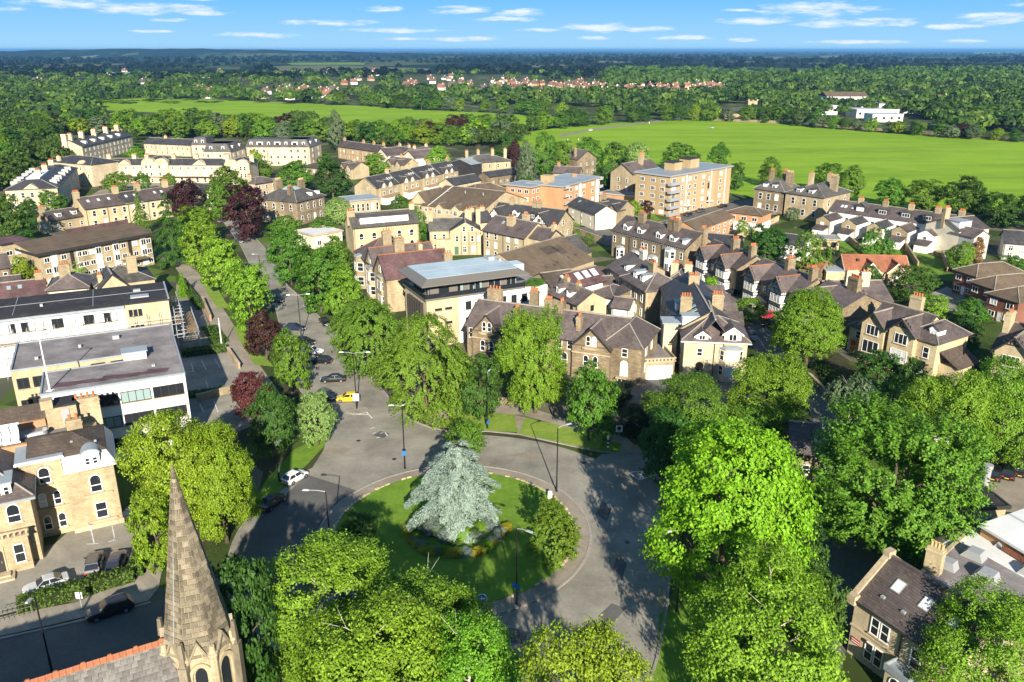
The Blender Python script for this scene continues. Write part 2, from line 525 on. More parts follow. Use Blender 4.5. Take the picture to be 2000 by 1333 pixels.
up_fix(sheet('roundabout_road', circ(RC, ROUT), .03, 'asphalt', 'grey asphalt circling the round green island', world=True))
AV_L = [(600, 930), (632, 880), (640, 845), (612, 800), (585, 760), (575, 700), (550, 650), (538, 600), (515, 560), (490, 520), (470, 480), (445, 445), (425, 420)]
AV_R = [(450, 420), (490, 455), (520, 490), (540, 525), (562, 560), (598, 590), (625, 622), (660, 655), (690, 700), (725, 735), (765, 785), (800, 820), (850, 840), (890, 852)]
up_fix(sheet('avenue_road', AV_L + AV_R + [(880, 905), (700, 935)], .034, 'asphalt', 'sunlit avenue running up to the left from the roundabout'))
up_fix(sheet('south_road', [(960, 1215), (1120, 1160), (1200, 1060), (1265, 1000), (1295, 1090), (1302, 1180), (1280, 1290), (1240, 1500), (900, 1500)], .038, 'asphalt',
             'road leaving the roundabout towards the bottom of the view'))
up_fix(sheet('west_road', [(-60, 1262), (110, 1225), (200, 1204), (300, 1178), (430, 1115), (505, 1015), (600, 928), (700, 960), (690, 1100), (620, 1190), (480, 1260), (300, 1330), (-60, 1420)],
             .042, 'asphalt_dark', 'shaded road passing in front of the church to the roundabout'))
up_fix(sheet('east_road', [(1120, 930), (1175, 888), (1255, 884), (1400, 850), (1560, 835), (1600, 860), (1600, 905), (1400, 935), (1300, 975), (1230, 1010)], .046, 'asphalt',
             'road leaving the roundabout to the right beneath the trees'))
SIDE_L = [(1372, 530), (1400, 572), (1425, 610), (1446, 650), (1482, 692), (1535, 735), (1580, 800), (1605, 868)]
SIDE_R = [(1655, 870), (1640, 815), (1602, 755), (1556, 700), (1502, 648), (1458, 603), (1424, 565), (1395, 530)]
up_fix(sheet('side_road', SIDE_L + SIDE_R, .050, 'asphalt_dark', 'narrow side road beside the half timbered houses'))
up_fix(sheet('back_lane', [(840, 500), (862, 498), (900, 520), (960, 530), (950, 545), (880, 535)], .03, 'asphalt', 'short lane between the stone houses and the white office'))
up_fix(sheet('flats_drive', [(1290, 432), (1330, 420), (1440, 392), (1500, 385), (1500, 396), (1440, 405), (1370, 425), (1300, 445)], .03, 'asphalt_dark',
             'drive in front of the buff brick flats'))
up_fix(sheet('park_road', [(1090, 264), (1160, 251), (1290, 235), (1330, 231), (1335, 233), (1290, 238), (1165, 254), (1095, 268)], .035, 'tarmac_tan',
             'pale road crossing between the two playing fields'))
up_fix(sheet('close_yard', [(1790, 585), (1850, 560), (1900, 590), (1960, 620), (1900, 620), (1830, 600)], .03, 'asphalt', 'yard in front of the brown brick flats'))
# fields
up_fix(sheet('playing_field', [(985, 264), (1090, 250), (1180, 241), (1270, 237), (1350, 233), (1420, 236), (1500, 240), (1700, 258), (2000, 277), (2250, 292), (2300, 420),
                               (1760, 405), (1500, 395), (1440, 380), (1230, 345), (1100, 305), (1020, 290)], .025, 'grass_field', 'broad mown green playing field on the right'))
up_fix(sheet('far_field', [(90, 208), (196, 196), (301, 191), (525, 199), (700, 207), (860, 217), (1000, 223), (1090, 229), (1150, 236), (1060, 246), (960, 256), (640, 262), (480, 240), (330, 222), (180, 214)],
             .025, 'grass_field', 'far strip of mown green field beyond the crescent'))
up_fix(sheet('school_field', [(1850, 222), (1905, 215), (1915, 230), (1860, 236)], .03, 'grass_field', 'small green field beside the white school'))
for i, q in enumerate([[(1375, 142), (1600, 136), (1610, 146), (1380, 148)], [(1640, 143), (1730, 143), (1740, 147), (1640, 148)], [(1820, 170), (1880, 172), (1890, 177), (1830, 176)],
                       [(80, 106), (330, 108), (320, 114), (90, 111)], [(530, 130), (640, 128), (840, 134), (830, 140), (540, 139)], [(420, 131), (470, 131), (468, 136), (425, 136)],
                       [(560, 123), (720, 122), (710, 127), (570, 127)], [(1440, 112), (1530, 111), (1525, 116), (1450, 116)], [(1770, 113), (1880, 112), (1880, 118), (1765, 118)],
                       [(1900, 102), (1990, 101), (1990, 106), (1905, 106)], [(1600, 110), (1640, 109), (1635, 113), (1605, 113)], [(700, 121), (790, 121), (780, 124), (705, 124)]]):
    up_fix(sheet('distant_field', q, .05 + i * .01, ['grass_lawn', 'stubble', 'garden'][i % 3], 'pale field among the distant woods'))


def verge(pts, z, mat, name, label):
    up_fix(sheet(name, pts, z, mat, label))


verge([(843, 836), (905, 806), (1005, 811), (1012, 846), (950, 843)], .12, 'grass_verge', 'verge', 'sunny grass verge in front of the gabled stone terrace')
verge([(1026, 817), (1100, 834), (1150, 846), (1180, 860), (1168, 882), (1012, 851)], .12, 'grass_verge', 'verge', 'sunny grass verge right of the worn path')
verge([(1005, 812), (1026, 817), (1012, 851), (1010, 847)], .11, 'tarmac_tan', 'path', 'worn path between the two sunny verges')
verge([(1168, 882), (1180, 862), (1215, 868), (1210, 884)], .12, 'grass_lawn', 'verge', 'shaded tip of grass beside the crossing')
verge([(860, 795), (905, 785), (1020, 793), (1225, 858), (1255, 883), (1212, 885), (1180, 858), (1020, 812), (905, 804), (845, 834), (815, 815)], .10, 'tarmac_tan', 'pavement',
      'worn tan pavement between verge and terrace')
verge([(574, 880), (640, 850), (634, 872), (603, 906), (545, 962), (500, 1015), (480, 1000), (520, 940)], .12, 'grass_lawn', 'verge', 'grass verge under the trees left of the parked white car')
verge([(352, 492), (378, 520), (420, 580), (450, 625), (490, 690), (540, 760), (575, 810), (560, 822), (500, 770), (455, 712), (425, 665), (395, 600), (340, 520), (330, 490)], .10, 'tarmac_tan', 'pavement',
      'wide tan pavement along the left of the avenue')
verge([(395, 545), (420, 556), (440, 590), (452, 604), (426, 604), (405, 575)], .13, 'grass_verge', 'verge', 'grass strip under the clipped street trees')
verge([(453, 634), (482, 655), (520, 700), (535, 718), (498, 714), (470, 670)], .13, 'grass_verge', 'verge', 'grass strip beside the purple tree')
verge([(345, 545), (395, 600), (425, 665), (440, 690), (350, 700), (340, 640)], .08, 'paving', 'forecourt', 'paved forecourt of the scaffolded building')
verge([(345, 700), (440, 690), (470, 716), (500, 770), (540, 815), (450, 850), (370, 840)], .06, 'asphalt', 'forecourt', 'parking forecourt of the white office')
verge([(-60, 1150), (75, 1092), (140, 1034), (225, 1019), (290, 1030), (290, 1060), (272, 1132), (120, 1165), (30, 1195), (-60, 1220)], .06, 'asphalt', 'forecourt',
      'asphalt forecourt of the stone mansion')
verge([(-60, 1222), (30, 1200), (150, 1178), (285, 1120), (310, 1040), (330, 1045), (310, 1150), (290, 1175), (110, 1220), (-60, 1258)], .10, 'paving', 'pavement', 'shaded pavement below the long clipped hedge')
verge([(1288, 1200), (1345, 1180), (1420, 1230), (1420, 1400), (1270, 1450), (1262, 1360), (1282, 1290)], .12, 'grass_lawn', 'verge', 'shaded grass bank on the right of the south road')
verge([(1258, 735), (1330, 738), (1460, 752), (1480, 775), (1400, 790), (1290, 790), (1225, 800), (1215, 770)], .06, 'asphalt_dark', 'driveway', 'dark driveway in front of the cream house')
verge([(1880, 905), (2050, 900), (2080, 1010), (1960, 1000), (1900, 950)], .06, 'tarmac_tan', 'car_park', 'pale car park at the right edge')
verge([(1600, 1050), (1750, 1060), (1680, 1160), (1640, 1320), (1560, 1320), (1600, 1180)], .05, 'asphalt_dark', 'driveway', 'dark drive beside the stone house')
verge([(160, 392), (195, 372), (220, 350), (480, 352), (470, 365), (230, 372), (200, 392)], .05, 'tarmac_tan', 'crescent_drive', 'pale gravel drive in front of the crescent')
for q in [[(1640, 470), (1760, 480), (1850, 510), (1840, 540), (1640, 500)], [(1100, 410), (1250, 395), (1290, 430), (1190, 450), (1110, 440)]]:
    verge(q, .04, 'grass_lawn', 'lawn', 'back garden lawn behind the houses')
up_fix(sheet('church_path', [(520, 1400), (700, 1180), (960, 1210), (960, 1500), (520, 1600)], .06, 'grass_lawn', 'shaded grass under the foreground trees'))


def ribbon(name, pts, w, z0, z1, mat, label):
    """kerb laid along a line of world points"""
    mb = MB()
    n = len(pts)
    for i in range(n - 1):
        a, b_ = Vector(pts[i]), Vector(pts[i + 1])
        d = (b_ - a)
        if d.length < 1e-6:
            continue
        d = d.normalized()
        s = Vector((-d.y, d.x)) * w / 2
        mb.prism([(a.x - s.x, a.y - s.y), (b_.x - s.x, b_.y - s.y), (b_.x + s.x, b_.y + s.y), (a.x + s.x, a.y + s.y)], z0, z1)
    return struct(name, mb, mat, label)


for pl, lb in ((AV_L[2:], 'pale kerb along the left of the avenue'), (AV_R[:-1], 'pale kerb along the right of the avenue')):
    ribbon('kerb', [P(*q).xy for q in pl], .3, 0, .14, 'kerbstone', lb)
ribbon('kerb', [P(*q).xy for q in [(843, 836), (880, 845), (950, 843), (1012, 849), (1090, 866), (1168, 883), (1215, 887), (1258, 884)]], .3, 0, .15, 'kerbstone', 'pale kerb round the far side of the circle')
ribbon('kerb', [P(*q).xy for q in [(1306, 1090), (1304, 1180), (1284, 1285), (1262, 1360)]], .3, 0, .15, 'kerbstone', 'kerb along the right of the south road')
ribbon('kerb', [P(*q).xy for q in [(-60, 1262), (110, 1225), (200, 1204), (295, 1178)]], .3, 0, .15, 'kerbstone', 'kerb below the shaded pavement')
ribbon('kerb', [P(*q).xy for q in SIDE_R[::-1][:-1]], .25, 0, .14, 'kerbstone', 'kerb along the half timbered houses')

# the island: apron, kerbstones, low wall and lawn
isl = MB()
isl.prism(circ(RC, RIN, 96), 0, .14)
struct('apron', isl, 'tarmac_tan', 'worn paved apron ring round the lawn of the island')
kb = MB().box(-.42, .42, -.14, .14, 0, .2).mesh('kerbstone', 'kerbstone')
kroot = ob('kerb_ring', None)
kroot['kind'] = 'structure'
kroot['label'] = 'ring of stone kerbs round the island'
NK = 120
for i in range(NK):
    a = 2 * math.pi * i / NK
    o = ob('kerbstone', kb, kroot, (RC.x + RIN * math.cos(a), RC.y + RIN * math.sin(a), 0), a + math.pi / 2)
struct('island_lawn', MB().prism(circ(RC, RLAWN, 96), .0, .24), 'grass_lawn', 'round lawn in the middle of the roundabout')
es = MB().box(-.36, .36, -.16, .16, 0, .42).mesh('edging_stone', 'stone_trim')
eroot = ob('edging', None)
eroot['kind'] = 'structure'
eroot['label'] = 'broken ring of rough edging stones round the lawn'
for i in range(112):
    a = 2 * math.pi * i / 112
    if (math.sin(a) > -.2 or R.random() < .35) and R.random() < .85:
        o = ob('stone', es, eroot, (RC.x + (RLAWN + .1) * math.cos(a), RC.y + (RLAWN + .1) * math.sin(a), 0), a + math.pi / 2 + R.uniform(-.06, .06))
        o.scale = (R.uniform(.8, 1.05), R.uniform(.8, 1.2), R.uniform(.7, 1.1))
up_fix(sheet('asphalt_patch', [(1168, 1205), (1195, 1180), (1222, 1190), (1195, 1222)], .060, 'asphalt_dark', 'dark square repair patch in the south road'))
up_fix(sheet('asphalt_patch', [(985, 1225), (1030, 1235), (1025, 1260), (990, 1255)], .060, 'asphalt_dark', 'dark repair patch beside the island kerb'))

for i, (x, y, w, d, mt) in enumerate(((660, 880, 30, 10, 'tarmac_tan'), (1180, 1000, 16, 20, 'asphalt_dark'), (745, 850, 16, 7, 'asphalt_dark'), 
                                      (1210, 1110, 14, 26, 'asphalt_dark'), (690, 735, 14, 8, 'tarmac_tan'), (1030, 890, 50, 5, 'tarmac_tan'), (640, 970, 12, 6, 'asphalt_dark'))):
    up_fix(sheet('asphalt_patch', [(x - w, y + d * .2), (x - w * .2, y - d), (x + w, y - d * .3), (x + w * .3, y + d)], .058 + .0015 * i, mt, 'worn repair patch in the asphalt, ' + ['at the avenue mouth', 'on the right', 'below the road arrow', 'near the lower right kerb', 'by the parked row', 'at the rear', 'near the white hatchback'][i]))
mh = MB().prism([(.35 * math.cos(i * .7854), .35 * math.sin(i * .7854)) for i in range(8)], 0, .012).mesh('manhole_cover', 'paint_dark')
for i, (x, y) in enumerate(((770, 898), (700, 862), (1108, 1000), (1225, 1060), (1140, 905), (560, 985), (1190, 1240), (668, 742), (905, 872))):
    o = ob('manhole_cover', mh, None, (*P(x, y).xy, .075))
    tag(o, 'round dark manhole cover in the road ' + ['near the tall rear lamp', 'at the avenue mouth', 'right of the island', 'furthest right', 'behind the island on the right', 'in the tower shadow', 'nearest the bottom', 'beside the parked row', 'behind the cedar'][i], 'manhole cover', 'manhole covers')
up_fix(sheet('back_lane', [(1095, 446), (1170, 438), (1200, 452), (1196, 480), (1128, 472)], .04, 'asphalt_dark', 'dark lane between the half timbered villa and the dormered terrace'))

# road paint


def stroke(mb, p0, p1, w):
    a, b_ = P(*p0).xy, P(*p1).xy
    d = (b_ - a).normalized()
    s = Vector((-d.y, d.x)) * w / 2
    mb.add([(a.x - s.x, a.y - s.y, 0), (b_.x - s.x, b_.y - s.y, 0), (b_.x + s.x, b_.y + s.y, 0), (a.x + s.x, a.y + s.y, 0)], [(0, 1, 2, 3)])


def marking(lines, w, z, label, mat='line_white'):
    mb = MB()
    for a, b_ in lines:
        stroke(mb, a, b_, w)
    o = mb.build('road_marking', mat, None, (0, 0, z))
    o['kind'] = 'structure'
    o['label'] = label


marking([((1228, 924), (1255, 921)), ((1250, 938), (1290, 926)), ((1229, 925), (1250, 939)), ((1254, 921), (1250, 937)), ((1275, 922), (1291, 926))], .22, .066, 'white give way triangle painted on the road under the trees')
marking([((696, 810), (720, 811)), ((696, 810), (702, 807)), ((715, 805), (727, 818))], .2, .062, 'white arrow painted below the little traffic island')
marking([((723, 838), (732, 836)), ((742, 848), (749, 846)), ((735, 856), (742, 855)), ((752, 846), (757, 852)), ((728, 848), (734, 846))], .2, .062, 'worn white dashes painted at the mouth of the avenue')
marking([((1291, 1165), (1286, 1185)), ((1295, 1166), (1290, 1186)), ((1289, 1150), (1286, 1163))], .12, .066, 'double yellow line stub at the edge of the south road', 'line_yellow')
marking([((394, 705), (403, 723)), ((420, 702), (430, 720)), ((374, 710), (378, 728)), ((402, 745), (408, 762)), ((418, 785), (426, 806)), ((390, 790), (398, 806)), ((360, 728), (377, 726))], .14, .07,
        'thin white bay lines painted in the office forecourt')
marking([((178, 1036), (184, 1062)), ((170, 1064), (192, 1063)), ((219, 1028), (224, 1052)), ((211, 1060), (226, 1056)), ((222, 1054), (224, 1058))], .14, .07, 'white parking bay lines on the mansion forecourt')
marking([((1512, 688), (1538, 722)), ((1470, 655), (1495, 682)), ((1440, 612), (1458, 636))], .10, .06, 'thin yellow line along the side road', 'line_yellow')
marking([((1480, 660), (1492, 676)), ((1600, 836), (1642, 832)), ((1601, 841), (1643, 837))], .12, .064, 'white give way bars across the end of the side road')
# painted word on the side road
fc = bpy.data.curves.new('painted_word', 'FONT')
fc.body = 'SLOW'
fc.size = 1.0
fc.align_x = 'CENTER'
fc.materials.append(MATS['line_white'])
fo = ob('road_lettering', fc, None, (*P(1622, 850).xy, .07), rad(8))
fo.scale = (1.5, 2.6, 1)
fo['kind'] = 'structure'
fo['label'] = 'white letters painted on the side road'

# ---------------------------------------------------------------- foliage
def leaves_mesh(name, pos, nrm, size, aspect=.6, along=None, rng=None, fold=.25):
    """one folded leaf-shaped face pair per point"""
    n = len(pos)
    nrm = nrm / (np.linalg.norm(nrm, axis=1, keepdims=True) + 1e-9)
    if along is None:
        along = rng.normal(size=(n, 3))
    t = along - nrm * np.sum(along * nrm, axis=1, keepdims=True)
    t /= (np.linalg.norm(t, axis=1, keepdims=True) + 1e-9)
    b = np.cross(nrm, t)
    a = (size * rng.uniform(.7, 1.3, n))[:, None]
    v = np.empty((n, 4, 3), np.float32)
    v[:, 0] = pos - t * a
    v[:, 1] = pos + b * a * aspect - nrm * a * fold
    v[:, 2] = pos + t * a
    v[:, 3] = pos - b * a * aspect - nrm * a * fold
    me = bpy.data.meshes.new(name)
    me.vertices.add(n * 4)
    me.vertices.foreach_set('co', v.reshape(-1))
    k = np.arange(n) * 4
    f = np.stack([k, k + 1, k + 2, k, k + 2, k + 3], 1).reshape(-1).astype(np.int32)
    me.loops.add(n * 6)
    me.loops.foreach_set('vertex_index', f)
    me.polygons.add(n * 2)
    me.polygons.foreach_set('loop_start', np.arange(0, n * 6, 3, dtype=np.int32))
    me.update(calc_edges=True)
    return me


def unit(v):
    return v / (np.linalg.norm(v, axis=1, keepdims=True) + 1e-9)


def crown(name, seed, n, leaf, style='broad', per=26, spread=.03, mat='leaf_mid'):
    """crown of a tree one unit tall and one unit wide"""
    rng = np.random.default_rng(seed)
    zc, rx, rz, z0 = .50, .33, .44, .035
    nl = 19
    if style == 'oval':
        rx, rz, nl = .34, .45, 20
    if style == 'round':
        rx, rz, nl, zc = .44, .44, 26, .50
    if style == 'shrub':
        zc, rz, z0, nl = .42, .42, 0.0, 16
    if style == 'poplar':
        rx, rz, zc, nl = .34, .47, .52, 22
    cl, cr = [np.array([0, 0, zc])], [np.array([rx, rx, rz])]
    for i in range(nl):
        d = unit(rng.normal(size=(1, 3)))[0]
        d[2] = d[2] * .8 + .12
        d /= np.linalg.norm(d)
        k = rng.uniform(.75, 1.05)
        tap = 1.0
        if style in ('oval', 'poplar'):
            tap = 1.0 - .45 * max(0, d[2])
        c = np.array([d[0] * rx * k * tap, d[1] * rx * k * tap, zc + d[2] * rz * k])
        r = rng.uniform(.12, .21) if style != 'round' else rng.uniform(.10, .14)
        cl.append(c)
        cr.append(np.array([r * 1.1, r * 1.1, r * (.8 if style != 'poplar' else 1.3)]))
    cl, cr = np.array(cl), np.array(cr)
    nc = max(6, n // per)
    w = (cr[:, 0] * cr[:, 2])
    w[0] *= .5 if style != 'round' else 2.0
    idx = rng.choice(len(cl), size=nc * 3, p=w / w.sum())
    d = unit(rng.normal(size=(nc * 3, 3)))
    d[:, 2] = np.where(d[:, 2] < -.8, -d[:, 2], d[:, 2])
    rr = rng.uniform(.82, 1.06, nc * 3)[:, None]
    c = cl[idx] + d * cr[idx] * rr
    # keep only clumps near the outside of the whole crown
    inside = np.zeros(len(c), bool)
    for j in range(len(cl)):
        q = np.sum(((c - cl[j]) / cr[j]) ** 2, axis=1)
        inside |= (q < .62)
    keep = (~inside | (rng.random(len(c)) < .10)) & (c[:, 2] > z0)
    c, dd = c[keep][:nc], d[keep][:nc]
    out = unit(c - np.array([0, 0, zc * .8]))
    dd = unit(dd * .6 + out * .7)
    m = len(c)
    k = max(1, n // m)
    pos = np.repeat(c, k, 0)
    o = np.repeat(dd, k, 0)
    jit = rng.normal(size=pos.shape)
    if style == 'feather':
        s = rng.uniform(-1, 1, len(pos))[:, None]
        pos = pos + o * s * spread * 2.2 + jit * spread * .45
        along = o + rng.normal(size=pos.shape) * .5
    elif style == 'weep':
        s = rng.uniform(0, 1, len(pos))[:, None]
        dirv = unit(o * np.array([1, 1, .1]) + np.array([0, 0, -.55]))
        pos = pos + dirv * s * spread * 4.2 + jit * spread * .4
        along = dirv + rng.normal(size=pos.shape) * .35
    else:
        pos = pos + jit * spread * np.array([1, 1, .62])
        along = None
    rr = np.hypot(pos[:, 0], pos[:, 1])
    pos[:, :2] *= .49 / np.percentile(rr, 98)
    pos[:, 2] = (pos[:, 2] - z0) * (.99 - z0) / (np.percentile(pos[:, 2], 99.6) - z0) + z0
    nr = o * .9 + rng.normal(size=pos.shape) * .42 + np.array([0, 0, .35])
    lf = np.full(len(pos), leaf)
    me = leaves_mesh(name, pos, nr, lf, .62, along, rng)
    me.materials.append(MATS[mat])
    return me


def branch_mesh(name, seed, mat='bark', top=.62, limbs=7, r0=.028, spread=.30):
    rr = random.Random(seed)
    mb = MB()
    p = Vector((0, 0, -.01))
    rad_ = r0
    nseg = 5
    pts = []
    for i in range(nseg):
        q = Vector((rr.uniform(-.012, .012), rr.uniform(-.012, .012), top * (i + 1) / nseg))
        mb.tube(p, q, rad_, rad_ * .78, 7)
        pts.append((q, rad_ * .78))
        p, rad_ = q, rad_ * .78
    for k in range(limbs):
        q, r_ = pts[1 + k % (nseg - 1)]
        a = 2 * math.pi * (k / limbs) + rr.uniform(-.4, .4)
        m1 = q + Vector((math.cos(a) * spread * .5, math.sin(a) * spread * .5, rr.uniform(.06, .13)))
        e1 = m1 + Vector((math.cos(a + .3) * spread * .55, math.sin(a + .3) * spread * .55, rr.uniform(.05, .14)))
        mb.tube(q, m1, r_ * .6, r_ * .38, 6)
        mb.tube(m1, e1, r_ * .38, r_ * .12, 5)
        e2 = m1 + Vector((math.cos(a - .7) * spread * .4, math.sin(a - .7) * spread * .4, rr.uniform(.04, .12)))
        mb.tube(m1, e2, r_ * .3, r_ * .1, 5)
    return mb.mesh(name, mat)


def cedar_mesh(name, seed, n, leaf, mat, tiers=8, droop=.10, cone=.55, gap=1.0, nbr=9, fan=.05, bottom=.10, hang=.02):
    """boughs in uneven layered tiers with dark gaps between; every bough is a drooping fan of sprays"""
    rng = np.random.default_rng(seed)
    B = []
    for ti in range(tiers):
        z = bottom + (.97 - bottom) * ti / (tiers - 1)
        rad_ = .5 * ((1 - z) / (1 - bottom)) ** cone + .015
        nb = max(4, int(nbr * rad_ / .5 + 2))
        a0 = rng.uniform(0, 6)
        for b in range(nb):
            B.append((a0 + 2 * math.pi * (b + rng.uniform(-.3, .3)) / nb, z + rng.uniform(-.35, .35) / tiers, rad_ * rng.uniform(.62, 1.15)))
    lob = rng.uniform(0, 6, 3)
    B = [(a, z, L * (1 + .13 * math.sin(2 * a + lob[0]) + .10 * math.sin(3 * a + 5 * z + lob[1]) + .08 * math.sin(5 * a + 9 * z + lob[2]))) for a, z, L in B]
    tot = sum(L for _, _, L in B)
    P_, N_, A_ = [], [], []
    for a, z, L in B:
        m = int(n * L / tot) + 6
        s = rng.uniform(.12, 1, m) ** .7
        nr_ = max(3, int(L / .06))
        lane = np.round(rng.uniform(-1, 1, m) * nr_) / nr_        # sprays lie in lanes, so the bough has fingers
        w = (lane + rng.normal(size=m) * .08) * fan * (1.15 - .8 * s ** 3) * (L / .4 + .3)
        dx, dy = math.cos(a), math.sin(a)
        h_ = rng.random(m) ** 2
        x, y = dx * s * L - dy * w, dy * s * L + dx * w
        zz = z + .03 * np.sin(s * 2.6) - droop * s ** 2.4 * (L / .5) - np.abs(lane) * .012 - h_ * hang * gap + rng.normal(size=m) * .004
        P_.append(np.stack([x, y, zz], 1))
        A_.append(np.stack([dx - dy * lane * .8 + rng.normal(size=m) * .3, dy + dx * lane * .8 + rng.normal(size=m) * .3, -.1 - .9 * s ** 2], 1))
        N_.append(np.stack([rng.normal(size=m) * .35 + dx * .45 * s, rng.normal(size=m) * .35 + dy * .45 * s, np.full(m, .9)], 1))
    pos, al, nr = np.concatenate(P_), np.concatenate(A_), np.concatenate(N_)
    me = leaves_mesh(name, pos, nr, np.full(len(pos), leaf), .36, al, rng, .2)
    me.materials.append(MATS[mat])
    return me


CROWN = {}


def variants(key, count, fn):
    CROWN[key] = [fn(i) for i in range(count)]


variants('broad_hi', 4, lambda i: crown('crown', 11 + i, 40000, .0098, 'broad', 44, .024))
variants('chestnut_hi', 2, lambda i: crown('crown', 31 + i, 42000, .0098, 'oval', 34, .018))
variants('feather_hi', 2, lambda i: crown('crown', 41 + i, 44000, .0100, 'feather', 44, .026))
variants('weep_hi', 2, lambda i: crown('crown', 51 + i, 30000, .0098, 'weep', 38, .022))
variants('broad', 5, lambda i: crown('crown', 61 + i, 7000, .0215, 'broad', 18, .028))
variants('oval', 3, lambda i: crown('crown', 71 + i, 7000, .021, 'oval', 18, .028))
variants('round', 2, lambda i: crown('crown', 81 + i, 8000, .020, 'round', 10, .022))
variants('weep', 3, lambda i: crown('crown', 91 + i, 5200, .020, 'weep', 18, .03))
variants('poplar', 2, lambda i: crown('crown', 95 + i, 4500, .024, 'poplar', 12, .028))
variants('shrub', 3, lambda i: crown('crown', 101 + i, 6000, .022, 'shrub', 16, .032))
variants('shrub_feather', 2, lambda i: crown('crown', 104 + i, 9000, .018, 'feather', 30, .034))
variants('lo', 5, lambda i: crown('crown', 111 + i, 2000, .038, 'broad', 12, .034))
variants('conifer', 3, lambda i: cedar_mesh('crown', 121 + i, 7000, .026, 'leaf_deep', 16, .13, .9, 1.0, 9, .07, .05))
variants('pine', 2, lambda i: cedar_mesh('crown', 131 + i, 7000, .026, 'leaf_deep', 9, .06, .45, 1.6, 8, .07))
variants('blue_cedar', 1, lambda i: cedar_mesh('crown', 145, 52000, .0135, 'leaf_blue', 9, .14, .33, 1.0, 8, .065, .07, .035))
TRUNK = [branch_mesh('trunk', 201 + i) for i in range(3)]
TRUNK_PALE = branch_mesh('trunk', 211, 'bark_pale', .78, 9, .022, .26)
TRUNK_LONG = branch_mesh('trunk', 221, 'bark', .93, 10, .022, .16)
TN = 0


def tree(name, kind, cx, ytop, ybase, wpx, mat, label, group=None, trunk=None, cat='tree', at=None, h=None, w=None):
    """tree standing at frame column cx with its foot at ybase, its top seen at ytop, wpx wide"""
    global TN
    TN += 1
    g = Vector(at) if at else P(cx, ybase)
    hh = h or tall(g.y, ytop)
    top = Vector((g.x, g.y, hh * .6))
    ww = w or wpx / scale_at(top)
    if not at:
        g.x = (cx - CX) / F * (g.y * cp + (CAMH - hh * .55) * sp)
    r = thing(name, label, cat, (g.x, g.y, 0), R.uniform(0, 6.28), group)
    r.scale = (ww, ww, hh)
    if kind not in ('shrub', 'shrub_feather'):
        tm = trunk or (TRUNK_LONG if kind in ('conifer', 'pine', 'blue_cedar', 'poplar') else TRUNK[TN % 3])
        ob('trunk', tm, r)
    c = ob('crown', CROWN[kind][TN % len(CROWN[kind])], r)
    setmat(c, mat)
    return r


def hedge_mesh(x, y, z, seed, leaf=.16, dens=22):
    """leaves over the top and sides of a clipped block x by y by z, origin at its middle on the ground"""
    rng = np.random.default_rng(seed)
    faces = [(x * y, 0), (x * z, 1), (x * z, 2), (y * z, 3), (y * z, 4)]
    P_, N_ = [], []
    for a, k in faces:
        n = int(a * dens) + 4
        u, v = rng.uniform(-.5, .5, n), rng.uniform(-.5, .5, n)
        j = rng.normal(size=n) * .06
        if k == 0:
            p = np.stack([u * x, v * y, z + j], 1)
            q = (0, 0, 1)
        elif k < 3:
            s = -1 if k == 1 else 1
            p = np.stack([u * x, np.full(n, s * y / 2) + j, (v + .5) * z], 1)
            q = (0, s, .3)
        else:
            s = -1 if k == 3 else 1
            p = np.stack([np.full(n, s * x / 2) + j, u * y, (v + .5) * z], 1)
            q = (s, 0, .3)
        P_.append(p)
        N_.append(np.array(q) + rng.normal(size=(n, 3)) * .5)
    return leaves_mesh('foliage', np.concatenate(P_), np.concatenate(N_), np.full(sum(len(p) for p in P_), leaf), .6, None, rng)


def hedge(a, b_, w, h, label, mat='leaf_hedge', group=None, name='hedge'):
    """clipped hedge between two surveyed ground positions"""
    p, q = P(*a), P(*b_)
    d = q - p
    L = d.length
    r = thing(name, label, 'hedge', (p + q) / 2, math.atan2(d.y, d.x), group)
    me = hedge_mesh(L, w, h, int(L * 100))
    me.materials.append(MATS[mat])
    ob('foliage', me, r)
    MB().box(-L / 2 + .1, L / 2 - .1, -w / 2 + .1, w / 2 - .1, 0, h - .1).build('shade_core', 'leaf_dark', r)  # solid dark core; shade inside the hedge put into its colour
    return r

# ---------------------------------------------------------------- buildings
WC = {}
RK = .74            # roof pitch of this town


